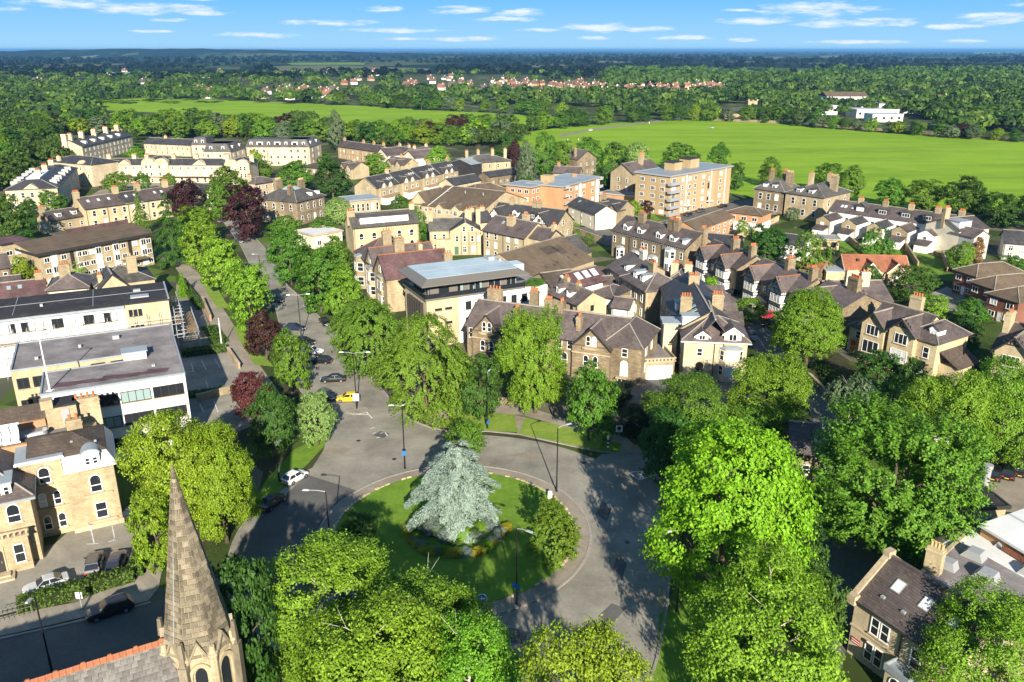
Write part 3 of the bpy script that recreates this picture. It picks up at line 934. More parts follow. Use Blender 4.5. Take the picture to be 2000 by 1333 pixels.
def win_meshes(w, h, st):
    key = (round(w, 2), round(h, 2), st)
    if key in WC:
        return WC[key]
    dark = st.startswith('dark')
    s = st[4:] if dark else st
    fm = 'paint_dark' if dark else 'paint_white'
    t, d = (.09 if w < 1.3 else .10), .10
    f, p = MB(), MB()
    if s == 'arch':
        r = w / 2
        hs = h - r
        f.box(-r, -r + t, -d, .02, 0, hs).box(r - t, r, -d, .02, 0, hs).box(-r + t, r - t, -d, .02, 0, t)
        f.box(-r + t, r - t, -d + .02, 0, hs * .52, hs * .52 + t)
        n = 8
        for i in range(n):
            a0, a1 = math.pi * i / n, math.pi * (i + 1) / n
            o = [(r * math.cos(a0), hs + r * math.sin(a0)), (r * math.cos(a1), hs + r * math.sin(a1)),
                 ((r - t) * math.cos(a1), hs + (r - t) * math.sin(a1)), ((r - t) * math.cos(a0), hs + (r - t) * math.sin(a0))]
            f.ext_y(o, -d, .02)
        out = [(-r + t, t), (r - t, t)] + [((r - t) * math.cos(math.pi * i / n), hs + (r - t) * math.sin(math.pi * i / n)) for i in range(n + 1)]
        p.ext_y(out, -.045, .012)
    else:
        r = w / 2
        f.box(-r, -r + t, -d, .02, 0, h).box(r - t, r, -d, .02, 0, h).box(-r + t, r - t, -d, .02, 0, t).box(-r + t, r - t, -d, .02, h - t, h)
        if s == 'sash':
            f.box(-r + t, r - t, -d + .02, 0, h * .5 - t * .45, h * .5 + t * .45)
        if s in ('case', 'cross'):
            f.box(-t * .45, t * .45, -d + .02, 0, t, h - t)
        if s == 'cross':
            f.box(-r + t, -t * .45, -d + .025, 0, h * .62, h * .62 + t * .8).box(t * .45, r - t, -d + .025, 0, h * .62, h * .62 + t * .8)
        if s.startswith('band'):
            k = int(s[4:])
            for i in range(1, k):
                x = -r + w * i / k
                f.box(x - .04, x + .04, -d + .02, 0, t, h - t)
        p.box(-r + t, r - t, -.045, .012, t, h - t)
    WC[key] = (f.mesh('window', fm), p.mesh('pane', 'glass_dark'), MB().box(-w / 2 - .12, w / 2 + .12, -.18, .03, -.13, -.002).mesh('sill', 'stone_trim'))
    return WC[key]


class Bld:
    def __init__(s, name, label, A, B, h, d, wall='stone_buff', roof='slate_dark', cat='house', group=None, world=False):
        if world:
            a, b = Vector((*A, 0)), Vector((*B, 0))
        else:
            a, b = P(*A, h), P(*B, h)
            a.z = b.z = 0
        v = b - a
        s.L = v.length
        s.ang = math.atan2(v.y, v.x)
        s.h = h
        if isinstance(d, tuple):
            c = P(*d, h)
            d = abs((c - b).xy.dot(Vector((-math.sin(s.ang), math.cos(s.ang)))))
            if d < 3:
                d = 8
        s.d = d
        s.root = thing(name, label, cat, a, s.ang, group)
        s.wm = wall
        s.rm = roof
        s.walls = {}
        s.main = None
        s.seed = random.Random(label)
        s.far = scale_at(a) < 6.5

    def W(s, mat=None):
        return s.walls.setdefault(mat or s.wm, MB())

    def box(s, x0, x1, y0, y1, z0, z1, mat=None):
        s.W(mat).box(x0, x1, y0, y1, z0, z1)
        return s

    def part(s, name, mat, mb, parent=None):
        return mb.build(name, mat, parent or s.root)

    # --- roofs
    def gable(s, x0, x1, y0, y1, z, rise, axis='x', o=.35, t=.16, mat=None, wmat=None, ridge='ridge_pale', barge=None, walls=True):
        rise *= RK
        mat = mat or s.rm
        r, rg = MB(), MB()
        if axis == 'x':
            ym, k = (y0 + y1) / 2, rise / ((y1 - y0) / 2)
            for sy, yo in ((-1, y0 - o), (1, y1 + o)):
                zo = z - o * k
                poly = [(yo, zo), (ym, z + rise), (ym, z + rise + t), (yo, zo + t)]
                r.ext_x(poly if sy < 0 else poly[::-1], x0 - o, x1 + o)
            rg.box(x0 - o, x1 + o, ym - .16, ym + .16, z + rise + t - .06, z + rise + t + .12)
            if walls:
                w = s.W(wmat)
                w.add([(x0, y0, z), (x0, y1, z), (x0, ym, z + rise), (x1, y0, z), (x1, y1, z), (x1, ym, z + rise)], [(0, 2, 1), (3, 4, 5)])
            if barge:
                bm = MB()
                for xx in (x0 - o - .06, x1 + o):
                    for yo in (y0 - o, y1 + o):
                        zo = z - o * k
                        bm.ext_x([(yo, zo - .16), (ym, z + rise - .16), (ym, z + rise + t + .03), (yo, zo + t + .03)], xx, xx + .06)
        else:
            xm, k = (x0 + x1) / 2, rise / ((x1 - x0) / 2)
            for sx_, xo in ((-1, x0 - o), (1, x1 + o)):
                zo = z - o * k
                poly = [(xo, zo), (xm, z + rise), (xm, z + rise + t), (xo, zo + t)]
                r.ext_y(poly if sx_ > 0 else poly[::-1], y0 - o, y1 + o * .2)
            rg.box(xm - .16, xm + .16, y0 - o, y1 + o * .2, z + rise + t - .06, z + rise + t + .12)
            if walls:
                w = s.W(wmat)
                w.add([(x0, y0, z), (x1, y0, z), (xm, y0, z + rise), (x0, y1, z), (x1, y1, z), (xm, y1, z + rise)], [(0, 1, 2), (4, 3, 5)])
            if barge:
                bm = MB()
                for xo in (x0 - o, x1 + o):
                    zo = z - o * k
                    bm.ext_y([(xo, zo - .2), (xm, z + rise - .2), (xm, z + rise + t + .03), (xo, zo + t + .03)], y0 - o - .08, y0 - o)
        ro = s.part('roof', mat, r)
        s.part('ridge', ridge, rg, ro)
        if barge:
            s.part('bargeboard', barge, bm, ro)
        if axis == 'x' and s.main is None:
            s.main = (y0, y1, z, rise)
        return ro

    def hip(s, x0, x1, y0, y1, z, rise, o=.4, k=1.0, mat=None, ridge='ridge_pale', flat=0.0):
        rise *= RK
        x0, x1, y0, y1 = x0 - o, x1 + o, y0 - o, y1 + o
        lx, ly = x1 - x0, y1 - y0
        r = MB().box(x0, x1, y0, y1, z - .02, z + .16)
        zt = z + rise
        if flat:
            ins = flat
            tp = [(x0 + ins, y0 + ins), (x1 - ins, y0 + ins), (x1 - ins, y1 - ins), (x0 + ins, y1 - ins)]
        elif lx >= ly:
            q = ly / 2 * k
            tp = [(x0 + q, (y0 + y1) / 2), (x1 - q, (y0 + y1) / 2)]
        else:
            q = lx / 2 * k
            tp = [((x0 + x1) / 2, y0 + q), ((x0 + x1) / 2, y1 - q)]
        b = [(x0, y0), (x1, y0), (x1, y1), (x0, y1)]
        zz = z + .161
        vs = [(*p, zz) for p in b] + [(*p, zt) for p in tp]
        if flat:
            fs = [(0, 1, 5, 4), (1, 2, 6, 5), (2, 3, 7, 6), (3, 0, 4, 7), (4, 5, 6, 7)]
            ed = [(0, 4), (1, 5), (2, 6), (3, 7)]
        elif lx >= ly:
            fs = [(0, 1, 5, 4), (1, 2, 5), (2, 3, 4, 5), (3, 0, 4)]
            ed = [(0, 4), (3, 4), (1, 5), (2, 5), (4, 5)]
        else:
            fs = [(0, 1, 4), (1, 2, 5, 4), (2, 3, 5), (3, 0, 4, 5)]
            ed = [(0, 4), (1, 4), (2, 5), (3, 5), (4, 5)]
        r.add(vs, fs)
        ro = s.part('roof', mat or s.rm, r)
        rg = MB()
        for i, j in ed:
            if (Vector(vs[i]) - Vector(vs[j])).length > .1:
                rg.tube(vs[i], vs[j], .12, .12, 6)
        s.part('ridge', ridge, rg, ro)
        if s.main is None and lx >= ly:
            s.main = (y0, y1, z, rise)
        return ro

    def flat(s, x0, x1, y0, y1, z, o=.3, t=.3, mat=None, edge=None, up=0.0):
        r = MB().box(x0 - o, x1 + o, y0 - o, y1 + o, z + .003, z + t)
        ro = s.part('roof', mat or s.rm, r)
        if edge:
            e = MB()
            a, b_, c, d = x0 - o, x1 + o, y0 - o, y1 + o
            zz = z + t + max(up, .12)
            e.box(a - .06, b_ + .06, c - .06, c + .2, z - .05, zz).box(a - .06, b_ + .06, d - .2, d + .06, z - .05, zz)
            e.box(a - .06, a + .2, c + .2, d - .2, z - .05, zz).box(b_ - .2, b_ + .06, c + .2, d - .2, z - .05, zz)
            s.part('coping', edge, e, ro)
        return ro

    def zr(s, v):
        y0, y1, z, rise = s.main
        return z + rise * (1 - abs(v - (y0 + y1) / 2) / ((y1 - y0) / 2)) + .16

    # --- details
    def win(s, face, u, z, w, h, st='sash', off=None, pane=None, sill=None):
        f, p, sm = win_meshes(w, h, st)
        if face == 'f':
            loc, rz = (u, (off or 0.0), z), 0.0
        elif face == 'l':
            loc, rz = ((off or 0.0), u, z), -math.pi / 2
        elif face == 'b':
            loc, rz = (u, s.d if off is None else off, z), math.pi
        else:
            loc, rz = (s.L if off is None else off, u, z), math.pi / 2
        o = ob('window', f, s.root, loc, rz)
        q = ob('pane', p, o)
        if pane is None:
            pane = s.seed.choices(['glass_dark', 'blind'], [.8, .2])[0]
        if pane != 'glass_dark':
            setmat(q, pane)
        if sill if sill is not None else not s.far:
            ob('sill', sm, o)
        return o

    def row(s, face, us, zs, w, h, st='sash', off=None, pane=None, sill=None):
        for z in (zs if isinstance(zs, (list, tuple)) else [zs]):
            for u in us:
                s.win(face, u, z, w, h, st, off, pane, sill)
        return s

    def spread(s, a, b, n):
        return [a + (b - a) * (i + .5) / n for i in range(n)]

    def chimney(s, x, y, zt, w=1.6, d=.8, pots=4, z0=None, wall=None, pot='pot', axis='x'):
        zt -= 1.1 if z0 is None else 0
        z0 = s.h if z0 is None else z0
        m = MB()
        if axis == 'y':
            a, b_ = d / 2, w / 2
        else:
            a, b_ = w / 2, d / 2
        m.box(x - a, x + a, y - b_, y + b_, z0, zt - .5)
        m.box(x - a - .1, x + a + .1, y - b_ - .1, y + b_ + .1, zt - .5, zt - .3)
        m.box(x - a + .02, x + a - .02, y - b_ + .02, y + b_ - .02, zt - .3, zt)
        c = s.part('chimney', wall or ('stone_buff' if s.wm.startswith('render') else s.wm), m)
        key = 'pot_mesh'
        if key not in WC:
            WC[key] = MB().lathe([(.17, 0), (.15, .5), (.19, .52), (.19, .64), (.12, .64), (.12, .5)], 8).mesh('pot', 'pot')
        for i in range(pots):
            t = (i + .5) / pots - .5
            o = ob('pot', WC[key], c, (x + (t * w * .88 if axis == 'x' else 0), y + (t * w * .88 if axis == 'y' else 0), zt - .02))
            if pot != 'pot':
                setmat(o, pot)
        return s

    def dormer(s, u, v, w, h, kind='flat', roof=None, wall='paint_white', st='case', flip=False):
        """dormer standing on the front slope at depth v"""
        y0, y1, z, rise = s.main
        zb = s.zr(v) - .25
        k = rise / ((y1 - y0) / 2)
        back = min(v + h / k + .3, (y0 + y1) / 2)
        b = MB().box(u - w / 2, u + w / 2, v, back, zb, zb + h)
        if kind == 'gable':
            b.ext_y([(u - w / 2, zb + h), (u + w / 2, zb + h), (u, zb + h + w * .42)], v, v + .05)
        o = s.part('dormer', wall, b)
        r = MB()
        if kind == 'flat':
            r.box(u - w / 2 - .18, u + w / 2 + .18, v - .2, back + .2, zb + h + .002, zb + h + .16)
        elif kind == 'arch':
            n = 8
            pl = [((w / 2 + .12) * math.cos(math.pi * i / n) + u, zb + h + .003 + (w * .42) * math.sin(math.pi * i / n)) for i in range(n + 1)]
            r.ext_y(pl, v - .15, back + .4)
        else:
            rr = w * .42
            e = .2
            for sg in (-1, 1):
                xo = u + sg * (w / 2 + e)
                zo = zb + h - e * rr / (w / 2)
                poly = [(xo, zo), (u, zb + h + rr), (u, zb + h + rr + .12), (xo, zo + .12)]
                r.ext_y(poly, v - .25, (y0 + y1) / 2)
        s.part('dormer_roof', roof or s.rm, r, o)
        f, p, sm = win_meshes(round(w * .74, 1), round(h * .72, 1), st)
        ob('window', f, o, (u, v, zb + h * .14))
        q = ob('pane', p, o, (u, v, zb + h * .14))
        if s.seed.random() < .35:
            setmat(q, 'blind')
        return s

    def skylight(s, u, v, w=.8, h=1.2, pane='glass_teal'):
        y0, y1, z, rise = s.main
        k = math.atan(rise / ((y1 - y0) / 2))
        o = MB().box(-w / 2, w / 2, -h / 2, h / 2, -.1, .07).build('skylight', 'galv', s.root, (u, v, s.zr(v) + .02))
        o.rotation_euler = (k if v < (y0 + y1) / 2 else -k, 0, 0)
        MB().box(-w / 2 + .09, w / 2 - .09, -h / 2 + .09, h / 2 - .09, .05, .085).build('pane', pane, o)
        return s

    def bay(s, u, w, z0, z1, proj=.9, mat=None, wmat=None, st='sash', levels=None, roof='lead', ww=None, wh=1.7, pane=None):
        """canted bay with a window in each face"""
        pl = [(u - w / 2, .06), (u - w / 2 + proj * .75, -proj), (u + w / 2 - proj * .75, -proj), (u + w / 2, .06)]
        o = s.part('bay', mat or s.wm, MB().prism(pl, z0, z1))
        tp = [(u - w / 2 - .15, .0), (u - w / 2 + proj * .75 - .1, -proj - .18), (u + w / 2 - proj * .75 + .1, -proj - .18), (u + w / 2 + .15, .0)]
        tt = [(u - w / 4, .0), (u - w / 4, -proj * .3), (u + w / 4, -proj * .3), (u + w / 4, 0.0)]
        s.part('bay_roof', roof, MB().prism(tp, z1 + .002, z1 + .45, tt), o)
        for z in (levels or [z0 + .8]):
            inner = w - proj * 1.5
            f, p, sm = win_meshes(round(inner * .82, 1), wh, 'case' if inner > 1.8 else st)
            for msh in (f, p):
                q = ob('window' if msh is f else 'pane', msh, o, (u, -proj, z))
                if msh is p and (pane == 'blind'):
                    setmat(q, 'blind')
            f, p, sm = win_meshes(round(proj * .9, 1), wh, st)
            a = math.atan2(proj, proj * .75)
            for sg in (-1, 1):
                c = (u + sg * (w / 2 - proj * .375), -proj / 2, z)
                for msh in (f, p):
                    ob('window' if msh is f else 'pane', msh, o, c, sg * a)
        return s

    def door(s, face, u, z, w=1.1, h=2.2, mat='paint_black', off=None, arch=False):
        m = MB()
        if arch:
            r = w / 2
            m.ext_y([(-r, 0), (r, 0)] + [(r * math.cos(math.pi * i / 8), h - r + r * math.sin(math.pi * i / 8)) for i in range(9)], -.07, .02)
        else:
            m.box(-w / 2, w / 2, -.07, .02, 0, h)
        loc, rz = {'f': ((u, off or 0, z), 0), 'l': ((off or 0, u, z), -math.pi / 2), 'r': ((s.L if off is None else off, u, z), math.pi / 2)}[face]
        o = m.build('door', mat, s.root, loc, rz)
        if not s.far:
            MB().box(w * .3, w * .36, -.13, -.07, h * .42, h * .5).build('handle', 'steel', o)
            fr = MB().box(-w / 2 - .14, -w / 2, -.1, .03, 0, h).box(w / 2, w / 2 + .14, -.1, .03, 0, h).box(-w / 2 - .14, w / 2 + .14, -.1, .03, h, h + .16)
            fr.build('door_frame', 'stone_trim', o)
        return s

    def gutter(s, x0=None, x1=None, y=0.0, z=None, mat='paint_dark', drop=True):
        x0 = 0 if x0 is None else x0
        x1 = s.L if x1 is None else x1
        z = s.h if z is None else z
        g_ = MB().box(x0 - .3, x1 + .3, y - .52, y - .38, z - .22, z - .06)
        o = s.part('gutter', mat, g_)
        if drop:
            n = max(2, int((x1 - x0) / 7) + 1)
            d_ = MB()
            for i in range(n):
                x = x0 + .25 + (x1 - x0 - .5) * i / (n - 1)
                d_.box(x - .055, x + .055, y - .14, y - .02, .1, z - .2)
            s.part('drainpipe', mat, d_, o)
        return s

    def string(s, x0, x1, z, y=0.0, mat='stone_trim', t=.2, p=.1):
        s.part('string_course', mat, MB().box(x0 - p, x1 + p, y - p, y + .05, z, z + t))
        return s

    def done(s):
        for m, mb in s.walls.items():
            mb.build('wall', m, s.root)
        return s


def simple(name, label, A, B, h, d, wall, roof, rise, kind='gable', wins=None, st='sash', ww=1.0, wh=1.5, chim=(), cat='house', group=None, rmat=None, axis='x', sides='', barge=None,
           sky=(), dorm=(), gut=True, world=False, pot='pot'):
    b = Bld(name, label, A, B, h, d, wall, roof, cat, group, world)
    b.box(0, b.L, 0, b.d, 0, h)
    if kind == 'gable':
        b.gable(0, b.L, 0, b.d, h, rise, axis, barge=barge)
    elif kind == 'hip':
        b.hip(0, b.L, 0, b.d, h, rise)
    elif kind == 'flat':
        b.flat(0, b.L, 0, b.d, h, edge=rise)
    if wins:
        n, zs = wins
        b.row('f', b.spread(.3, b.L - .3, n), zs, ww, wh, st)
        if 'r' in sides:
            b.row('r', b.spread(.6, b.d - .6, max(1, int(b.d / 4.5))), zs, ww, wh, st)
        if 'l' in sides:
            b.row('l', b.spread(.6, b.d - .6, max(1, int(b.d / 4.5))), zs, ww, wh, st)
    for c in chim:
        b.chimney(c[0] * b.L, c[1] * b.d, h + (rise if isinstance(rise, (int, float)) else 0) + (c[2] if len(c) > 2 else 1.6), c[3] if len(c) > 3 else 1.6, .75, c[4] if len(c) > 4 else 4, axis=c[5] if len(c) > 5 else 'x', pot=pot)
    for q in sky:
        b.skylight(q[0] * b.L, q[1] * b.d)
    for q in dorm:
        b.dormer(q[0] * b.L, q[1] * b.d, q[2], q[3], q[4] if len(q) > 4 else 'flat')
    if gut and kind != 'flat':
        b.gutter()
    b.done()
    return b

# ================================================================ BUILDINGS
# ---- gabled stone terrace facing the roundabout
b = Bld('stone_terrace', 'long dark stone terrace with two tall front gables behind the roundabout trees', (912, 635), (1254, 683), 7.0, 11.5, 'stone_dark', 'slate_purple')
L = b.L
b.box(0, L, 0, b.d, 0, 7)
b.gable(0, L - 4, 0, b.d, 7, 4.7, barge=None)
b.hip(L - 7.0, L, .02, b.d - .02, 7, 4.6)
for (c, w) in ((.135 * L, 6.3), (.735 * L, 7.2)):
    x0, x1 = c - w / 2, c + w / 2
    b.box(x0, x1, -.9, 1.0, 0, 6.6)
    b.gable(x0, x1, -.9, b.d / 2 + .5, 6.4, 4.7, 'y', barge='paint_dark')
    for dx in (-.55, .55):
        b.win('f', c + dx, 6.6, .85, 1.9, 'arch', -.9)
    b.part('balcony_sill', 'stone_trim', MB().box(c - 1.5, c + 1.5, -1.5, -.9, 6.15, 6.4).box(c - 1.2, c + 1.2, -1.25, -.9, 5.9, 6.148))
    b.win('f', c - .9, 2.6, 1.0, 2.2, 'arch', -.9)
    b.win('f', c + .9, 2.6, 1.0, 2.2, 'arch', -.9)
    b.string(x0, x1, 5.0, -.9)
for u in (.40 * L, .47 * L, .55 * L, .61 * L, .91 * L):
    b.win('f', u, 5.1, 1.1, 1.6, 'sash')
for u in (.31 * L, .44 * L, .58 * L):
    b.win('f', u, 1.9, 1.2, 2.5, 'arch')
b.win('f', .91 * L, 1.5, 1.4, 2.9, 'arch', pane='blind')
b.part('balcony_sill', 'stone_trim', MB().box(.91 * L - 1.3, .91 * L + 1.3, -.9, -.02, 1.1, 1.35))
b.win('f', .025 * L, 4.6, .8, 2.0, 'sash')
b.win('f', .9 * L, .1, 1.6, 1.0, 'case', pane='glass_dark')
b.row('r', (3, 7), (1.8, 4.9), 1.0, 1.7)
b.gutter(.22 * L, .63 * L)
for (x, y, zt, pots, ax) in ((.27 * L, 2.8, 12.0, 3, 'y'), (.42 * L, 6.0, 13.4, 4, 'x'), (.50 * L, 5.8, 13.3, 3, 'y'), (.635 * L, 2.6, 12.0, 2, 'y')):
    b.chimney(x, y, zt, 1.7, .9, pots, axis=ax)
b.chimney(.09 * L, 6.4, 14.0, 3.0, 1.0, 4)
b.chimney(.30 * L, 9.0, 13.8, 1.8, .9, 5)
b.part('flashing', 'lead', MB().box(.22 * L - .1, .22 * L + .1, -.2, .2, 5.6, 7.2))
b.done()

# ---- cream house at the end of the side road
b = Bld('cream_house', 'pale cream stone house with a round headed black door and two storey bay', (1336, 664), (1461, 669), 7.5, 10, 'stone_cream', 'slate_purple')
L = b.L
b.box(0, L, 0, 10, 0, 7.5)
b.hip(0, L, 0, 10, 7.5, 4.4, o=.5)
b.gable(L * .22, L * .72, .3, 12, 7.9, 4.6, 'y', walls=False, o=.2)
for (c, w, h) in ((.28 * L, 2.2, 1.4), (.755 * L, 3.0, 2.3)):
    o = b.part('dormer', 'render_cream', MB().box(c - w / 2, c + w / 2, -.25, 4, 7.4, 7.5 + h * .7).ext_y([(c - w / 2, 7.5 + h * .7), (c + w / 2, 7.5 + h * .7), (c, 7.5 + h * .7 + w * .36)], -.25, -.2))
    r = MB()
    for sg in (-1, 1):
        xo, zo, zt = c + sg * (w / 2 + .4), 7.5 + h * .7 - .28, 7.5 + h * .7 + w * .36
        r.ext_y([(xo, zo), (c, zt), (c, zt + .14), (xo, zo + .14)], -.55, 4.6)
    b.part('dormer_roof', 'slate_purple', r, o)
    bb = MB()
    for sg in (-1, 1):
        xo, zo, zt = c + sg * (w / 2 + .4), 7.5 + h * .7 - .28, 7.5 + h * .7 + w * .36
        bb.ext_y([(xo, zo - .12), (c, zt - .12), (c, zt + .17), (xo, zo + .17)], -.66, -.56)
    b.part('bargeboard', 'paint_white', bb, o)
    f, p, sm = win_meshes(1.4 if w > 2.5 else 1.1, 1.3 if w > 2.5 else .9, 'case')
    ob('window', f, o, (c, -.25, 7.7))
    ob('pane', p, o, (c, -.25, 7.7))
b.win('f', .26 * L, 4.5, 1.0, 1.5, 'sash', pane='glass_dark')
b.door('f', .27 * L, .3, 1.4, 3.1, 'paint_black', arch=True)
b.part('doorstep', 'stone_trim', MB().box(.27 * L - 1.2, .27 * L + 1.2, -1.1, -.02, 0, .28))
b.bay(.755 * L, 4.2, 0, 6.3, 1.2, 'stone_cream', levels=[1.2, 4.1], wh=1.9, pane='blind')
b.string(0, L, 7.0)
b.row('l', (2, 5, 8), (1.2, 4.4), .9, 1.5)
b.row('r', (2.5, 7), (1.2, 4.4), .9, 1.5)
b.part('drainpipe', 'paint_dark', MB().box(.48 * L, .48 * L + .14, -.16, -.02, .1, 7).box(.62 * L, .62 * L + .14, -.16, -.02, .1, 7).box(-.02, .1, -.16, -.02, .1, 7))
b.part('gutter', 'paint_white', MB().box(-.6, L + .6, -.78, -.62, 7.28, 7.46))
b.done()

b = Bld('stone_terrace', 'tall stone terrace with slate roof running back behind the cream house', (1322, 634), (1440, 636), 8.0, 26, 'stone_buff', 'slate_purple')
L = b.L
b.box(0, L, 0, b.d, 0, 8)
b.gable(0, L, -2.5, b.d, 8, 4.6, 'y', mat='slate_dark')
for y in (3.5, 9, 15.5, 22):
    b.box(L - .05, L + 1.2, y - 2, y + 2, 0, 8)
    r = MB()
    for sg in (-1, 1):
        r.ext_x([(y + sg * 2.4, 8 - .3), (y, 9.6), (y, 9.76), (y + sg * 2.4, 7.86)], L * .5, L + 1.6)
    b.part('gable_roof', 'slate_purple', r)
    b.win('r', y, 4.6, 1.2, 1.6, 'case', L + 1.2)
b.chimney(L * .18, 4.0, 13.6, 2.2, 1.2, 4)
b.chimney(L * .72, 4.6, 13.9, 2.2, 1.2, 4)
b.chimney(L * .5, 18, 14.0, 2.2, 1.2, 4)
for (x, y) in ((.40, 1.0), (.41, 3.4)):
    o = MB().box(-.9, .9, -.55, .55, -.1, .08).build('skylight', 'glass_teal', b.root, (L * x - 1.4, y + 1.0, 8.2 + 3.4 * (L * x - 1.4) / (L / 2)))
    o.rotation_euler = (0, -math.atan(3.4 / (L / 2)), 0)
for y in (-1.2, 7.5):
    b.part('dormer', 'paint_white', MB().box(L * .06, L * .30, y - 1.1, y + 1.1, 8.2, 10.3))
    b.part('dormer_roof', 'lead', MB().box(L * .04, L * .36, y - 1.3, y + 1.3, 10.302, 10.46))
b.box(-2.6, .02, -1.5, 2.0, 0, 8.6, 'stone_cream')
b.part('roof', 'lead', MB().box(-2.9, 3.4, -1.9, 2.4, 8.62, 8.8))
b.row('l', (6, 10, 14, 19, 23), (1.5, 4.9), 1.0, 1.7)
b.done()

# ---- garage with curved balustrade between the terrace and the cream house
b = Bld('garage', 'cream garage with parapet and wide white door between stone houses', (1261, 707), (1318, 704), 3.6, 9, 'stone_buff', 'felt_grey', 'garage')
b.box(0, b.L, 0, 9, 0, 3.6)
b.flat(0, b.L, 0, 9, 3.6, -.1, .06, 'felt_grey')
m = MB()
for i in range(8):
    x = b.L * (i + .5) / 8
    m.box(x - .18, x + .18, -.1, .16, 3.6, 4.0)
b.part('balustrade', 'stone_trim', m.box(-.2, b.L + .2, -.2, .25, 4.0, 4.2).box(-.2, b.L + .2, -.2, .25, 3.4, 3.6).box(b.L - .05, b.L + .2, .25, 8, 3.4, 4.2))
b.part('garage_door', 'paint_white', MB().box(.35, b.L - .35, -.06, .05, .05, 2.7))
b.done()

# ---- houses between the office and the side road
b = Bld('stone_house', 'stone house with hipped slate roof and pale quoins left of the cream house', (1214, 542), (1262, 571), 7.2, 9.5, 'stone_buff', 'slate_purple')
b.box(0, b.L, 0, b.d, 0, 7.2)
b.hip(0, b.L, 0, b.d, 7.2, 4.2)
b.row('f', b.spread(.5, b.L - .5, 4), (1.2, 4.4), 1.0, 1.8)
b.dormer(b.L * .35, 1.2, 1.7, 1.6, 'flat', 'lead')
b.dormer(b.L * .62, 1.2, 1.7, 1.6, 'flat', 'lead')
b.chimney(b.L * .55, b.d * .45, 13.4, 2.4, 1.0, 4)
b.part('quoins', 'stone_trim', MB().box(b.L - .1, b.L + .04, -.04, .5, 0, 7).box(b.L - .5, b.L + .0, -.045, -.005, 0, 7))
b.box(b.L * .1, b.L * .45, -3.2, .02, 0, 4.6)
b.part('roof', 'slate_purple', MB().add([(b.L * .08, -3.5, 4.6), (b.L * .47, -3.5, 4.6), (b.L * .47, 0, 5.9), (b.L * .08, 0, 5.9), (b.L * .08, -3.5, 4.45), (b.L * .47, -3.5, 4.45)], [(0, 1, 2, 3), (0, 4, 5, 1)]))
b.gutter()
b.done()
b = Bld('stone_house', 'stone house with purple slate roof and single dormer behind the hipped stone house', (1187, 521), (1216, 540), 7.0, 12, 'stone_buff', 'slate_purple')
b.box(0, b.L, 0, b.d, 0, 7)
b.gable(0, b.L + 3, 0, b.d, 7, 4.4)
b.row('f', b.spread(.5, b.L - .5, 2), (1.2, 4.4), 1.0, 1.7)
b.dormer(b.L * .8, 1.5, 1.6, 1.5, 'flat', 'slate_grey')
b.chimney(b.L * .75, b.d * .5, 13.6, 2.4, 1.0, 3, wall='render_cream')
b.box(b.L * .15, b.L * .6, -3, .02, 0, 4.4)
b.gable(b.L * .15, b.L * .6, -3, 1, 4.4, 1.6, 'y')
b.done()
simple('stone_house', 'stone house with long purple roof above the gardens behind the dark terrace row', (1290, 560), (1345, 566), 6.8, 10, 'stone_cream', 'slate_purple', 4.0, 'hip', (3, (1.2, 4.2)), chim=((.3, .5), (.8, .5)))
simple('stable_cottage', 'low stone cottage with arched dormers behind the gabled terrace', (1070, 572), (1128, 596), 5.0, 8, 'stone_gold', 'slate_purple', 3.0, 'gable', (3, (1.0, 3.0)), 'dark', .9, 1.3, chim=((.15, .5), (.55, .5, 1.2, 1.2, 3)), dorm=((.25, .1, 1.4, 1.5, 'gable'), (.6, .1, 1.4, 1.5, 'gable')), sides='r')
simple('white_outhouse', 'low white rendered outhouse with purple slate roof', (1195, 600), (1228, 604), 3.2, 6, 'render_white', 'slate_purple', 2.0, 'gable', (2, (.9,)), 'case', 1.3, 1.1)
simple('white_outhouse', 'white rendered outhouse with two rooflights below the stone house', (1152, 573), (1198, 583), 4.0, 8, 'render_white', 'slate_purple', 2.4, 'hip', (2, (1.2,)), 'case', 1.0, 1.1)
simple('white_outhouse', 'small white garden building behind the far end of the terrace', (1258, 668), (1292, 672), 3.4, 6, 'render_white', 'slate_dark', 1.8, 'gable', (2, (.9,)), 'dark', 1.2, 1.2)
b = simple('workshop', 'white workshop with three long skylights in a purple roof', (1128, 562), (1188, 546), 5.0, 9, 'render_white', 'slate_red', 3.2, 'gable', None)
for q in (.25, .5, .75):
    b.main = (0, 9, 5.0, 3.2)
    b.skylight(b.L * q, 2.3, 1.8, 2.2, 'blind')
simple('stone_wing', 'plain stone wing with brown slate roof beside the white office', (1082, 568), (1136, 560), 4.6, 12, 'stone_gold', 'slate_brown', 3.6, 'gable', None)

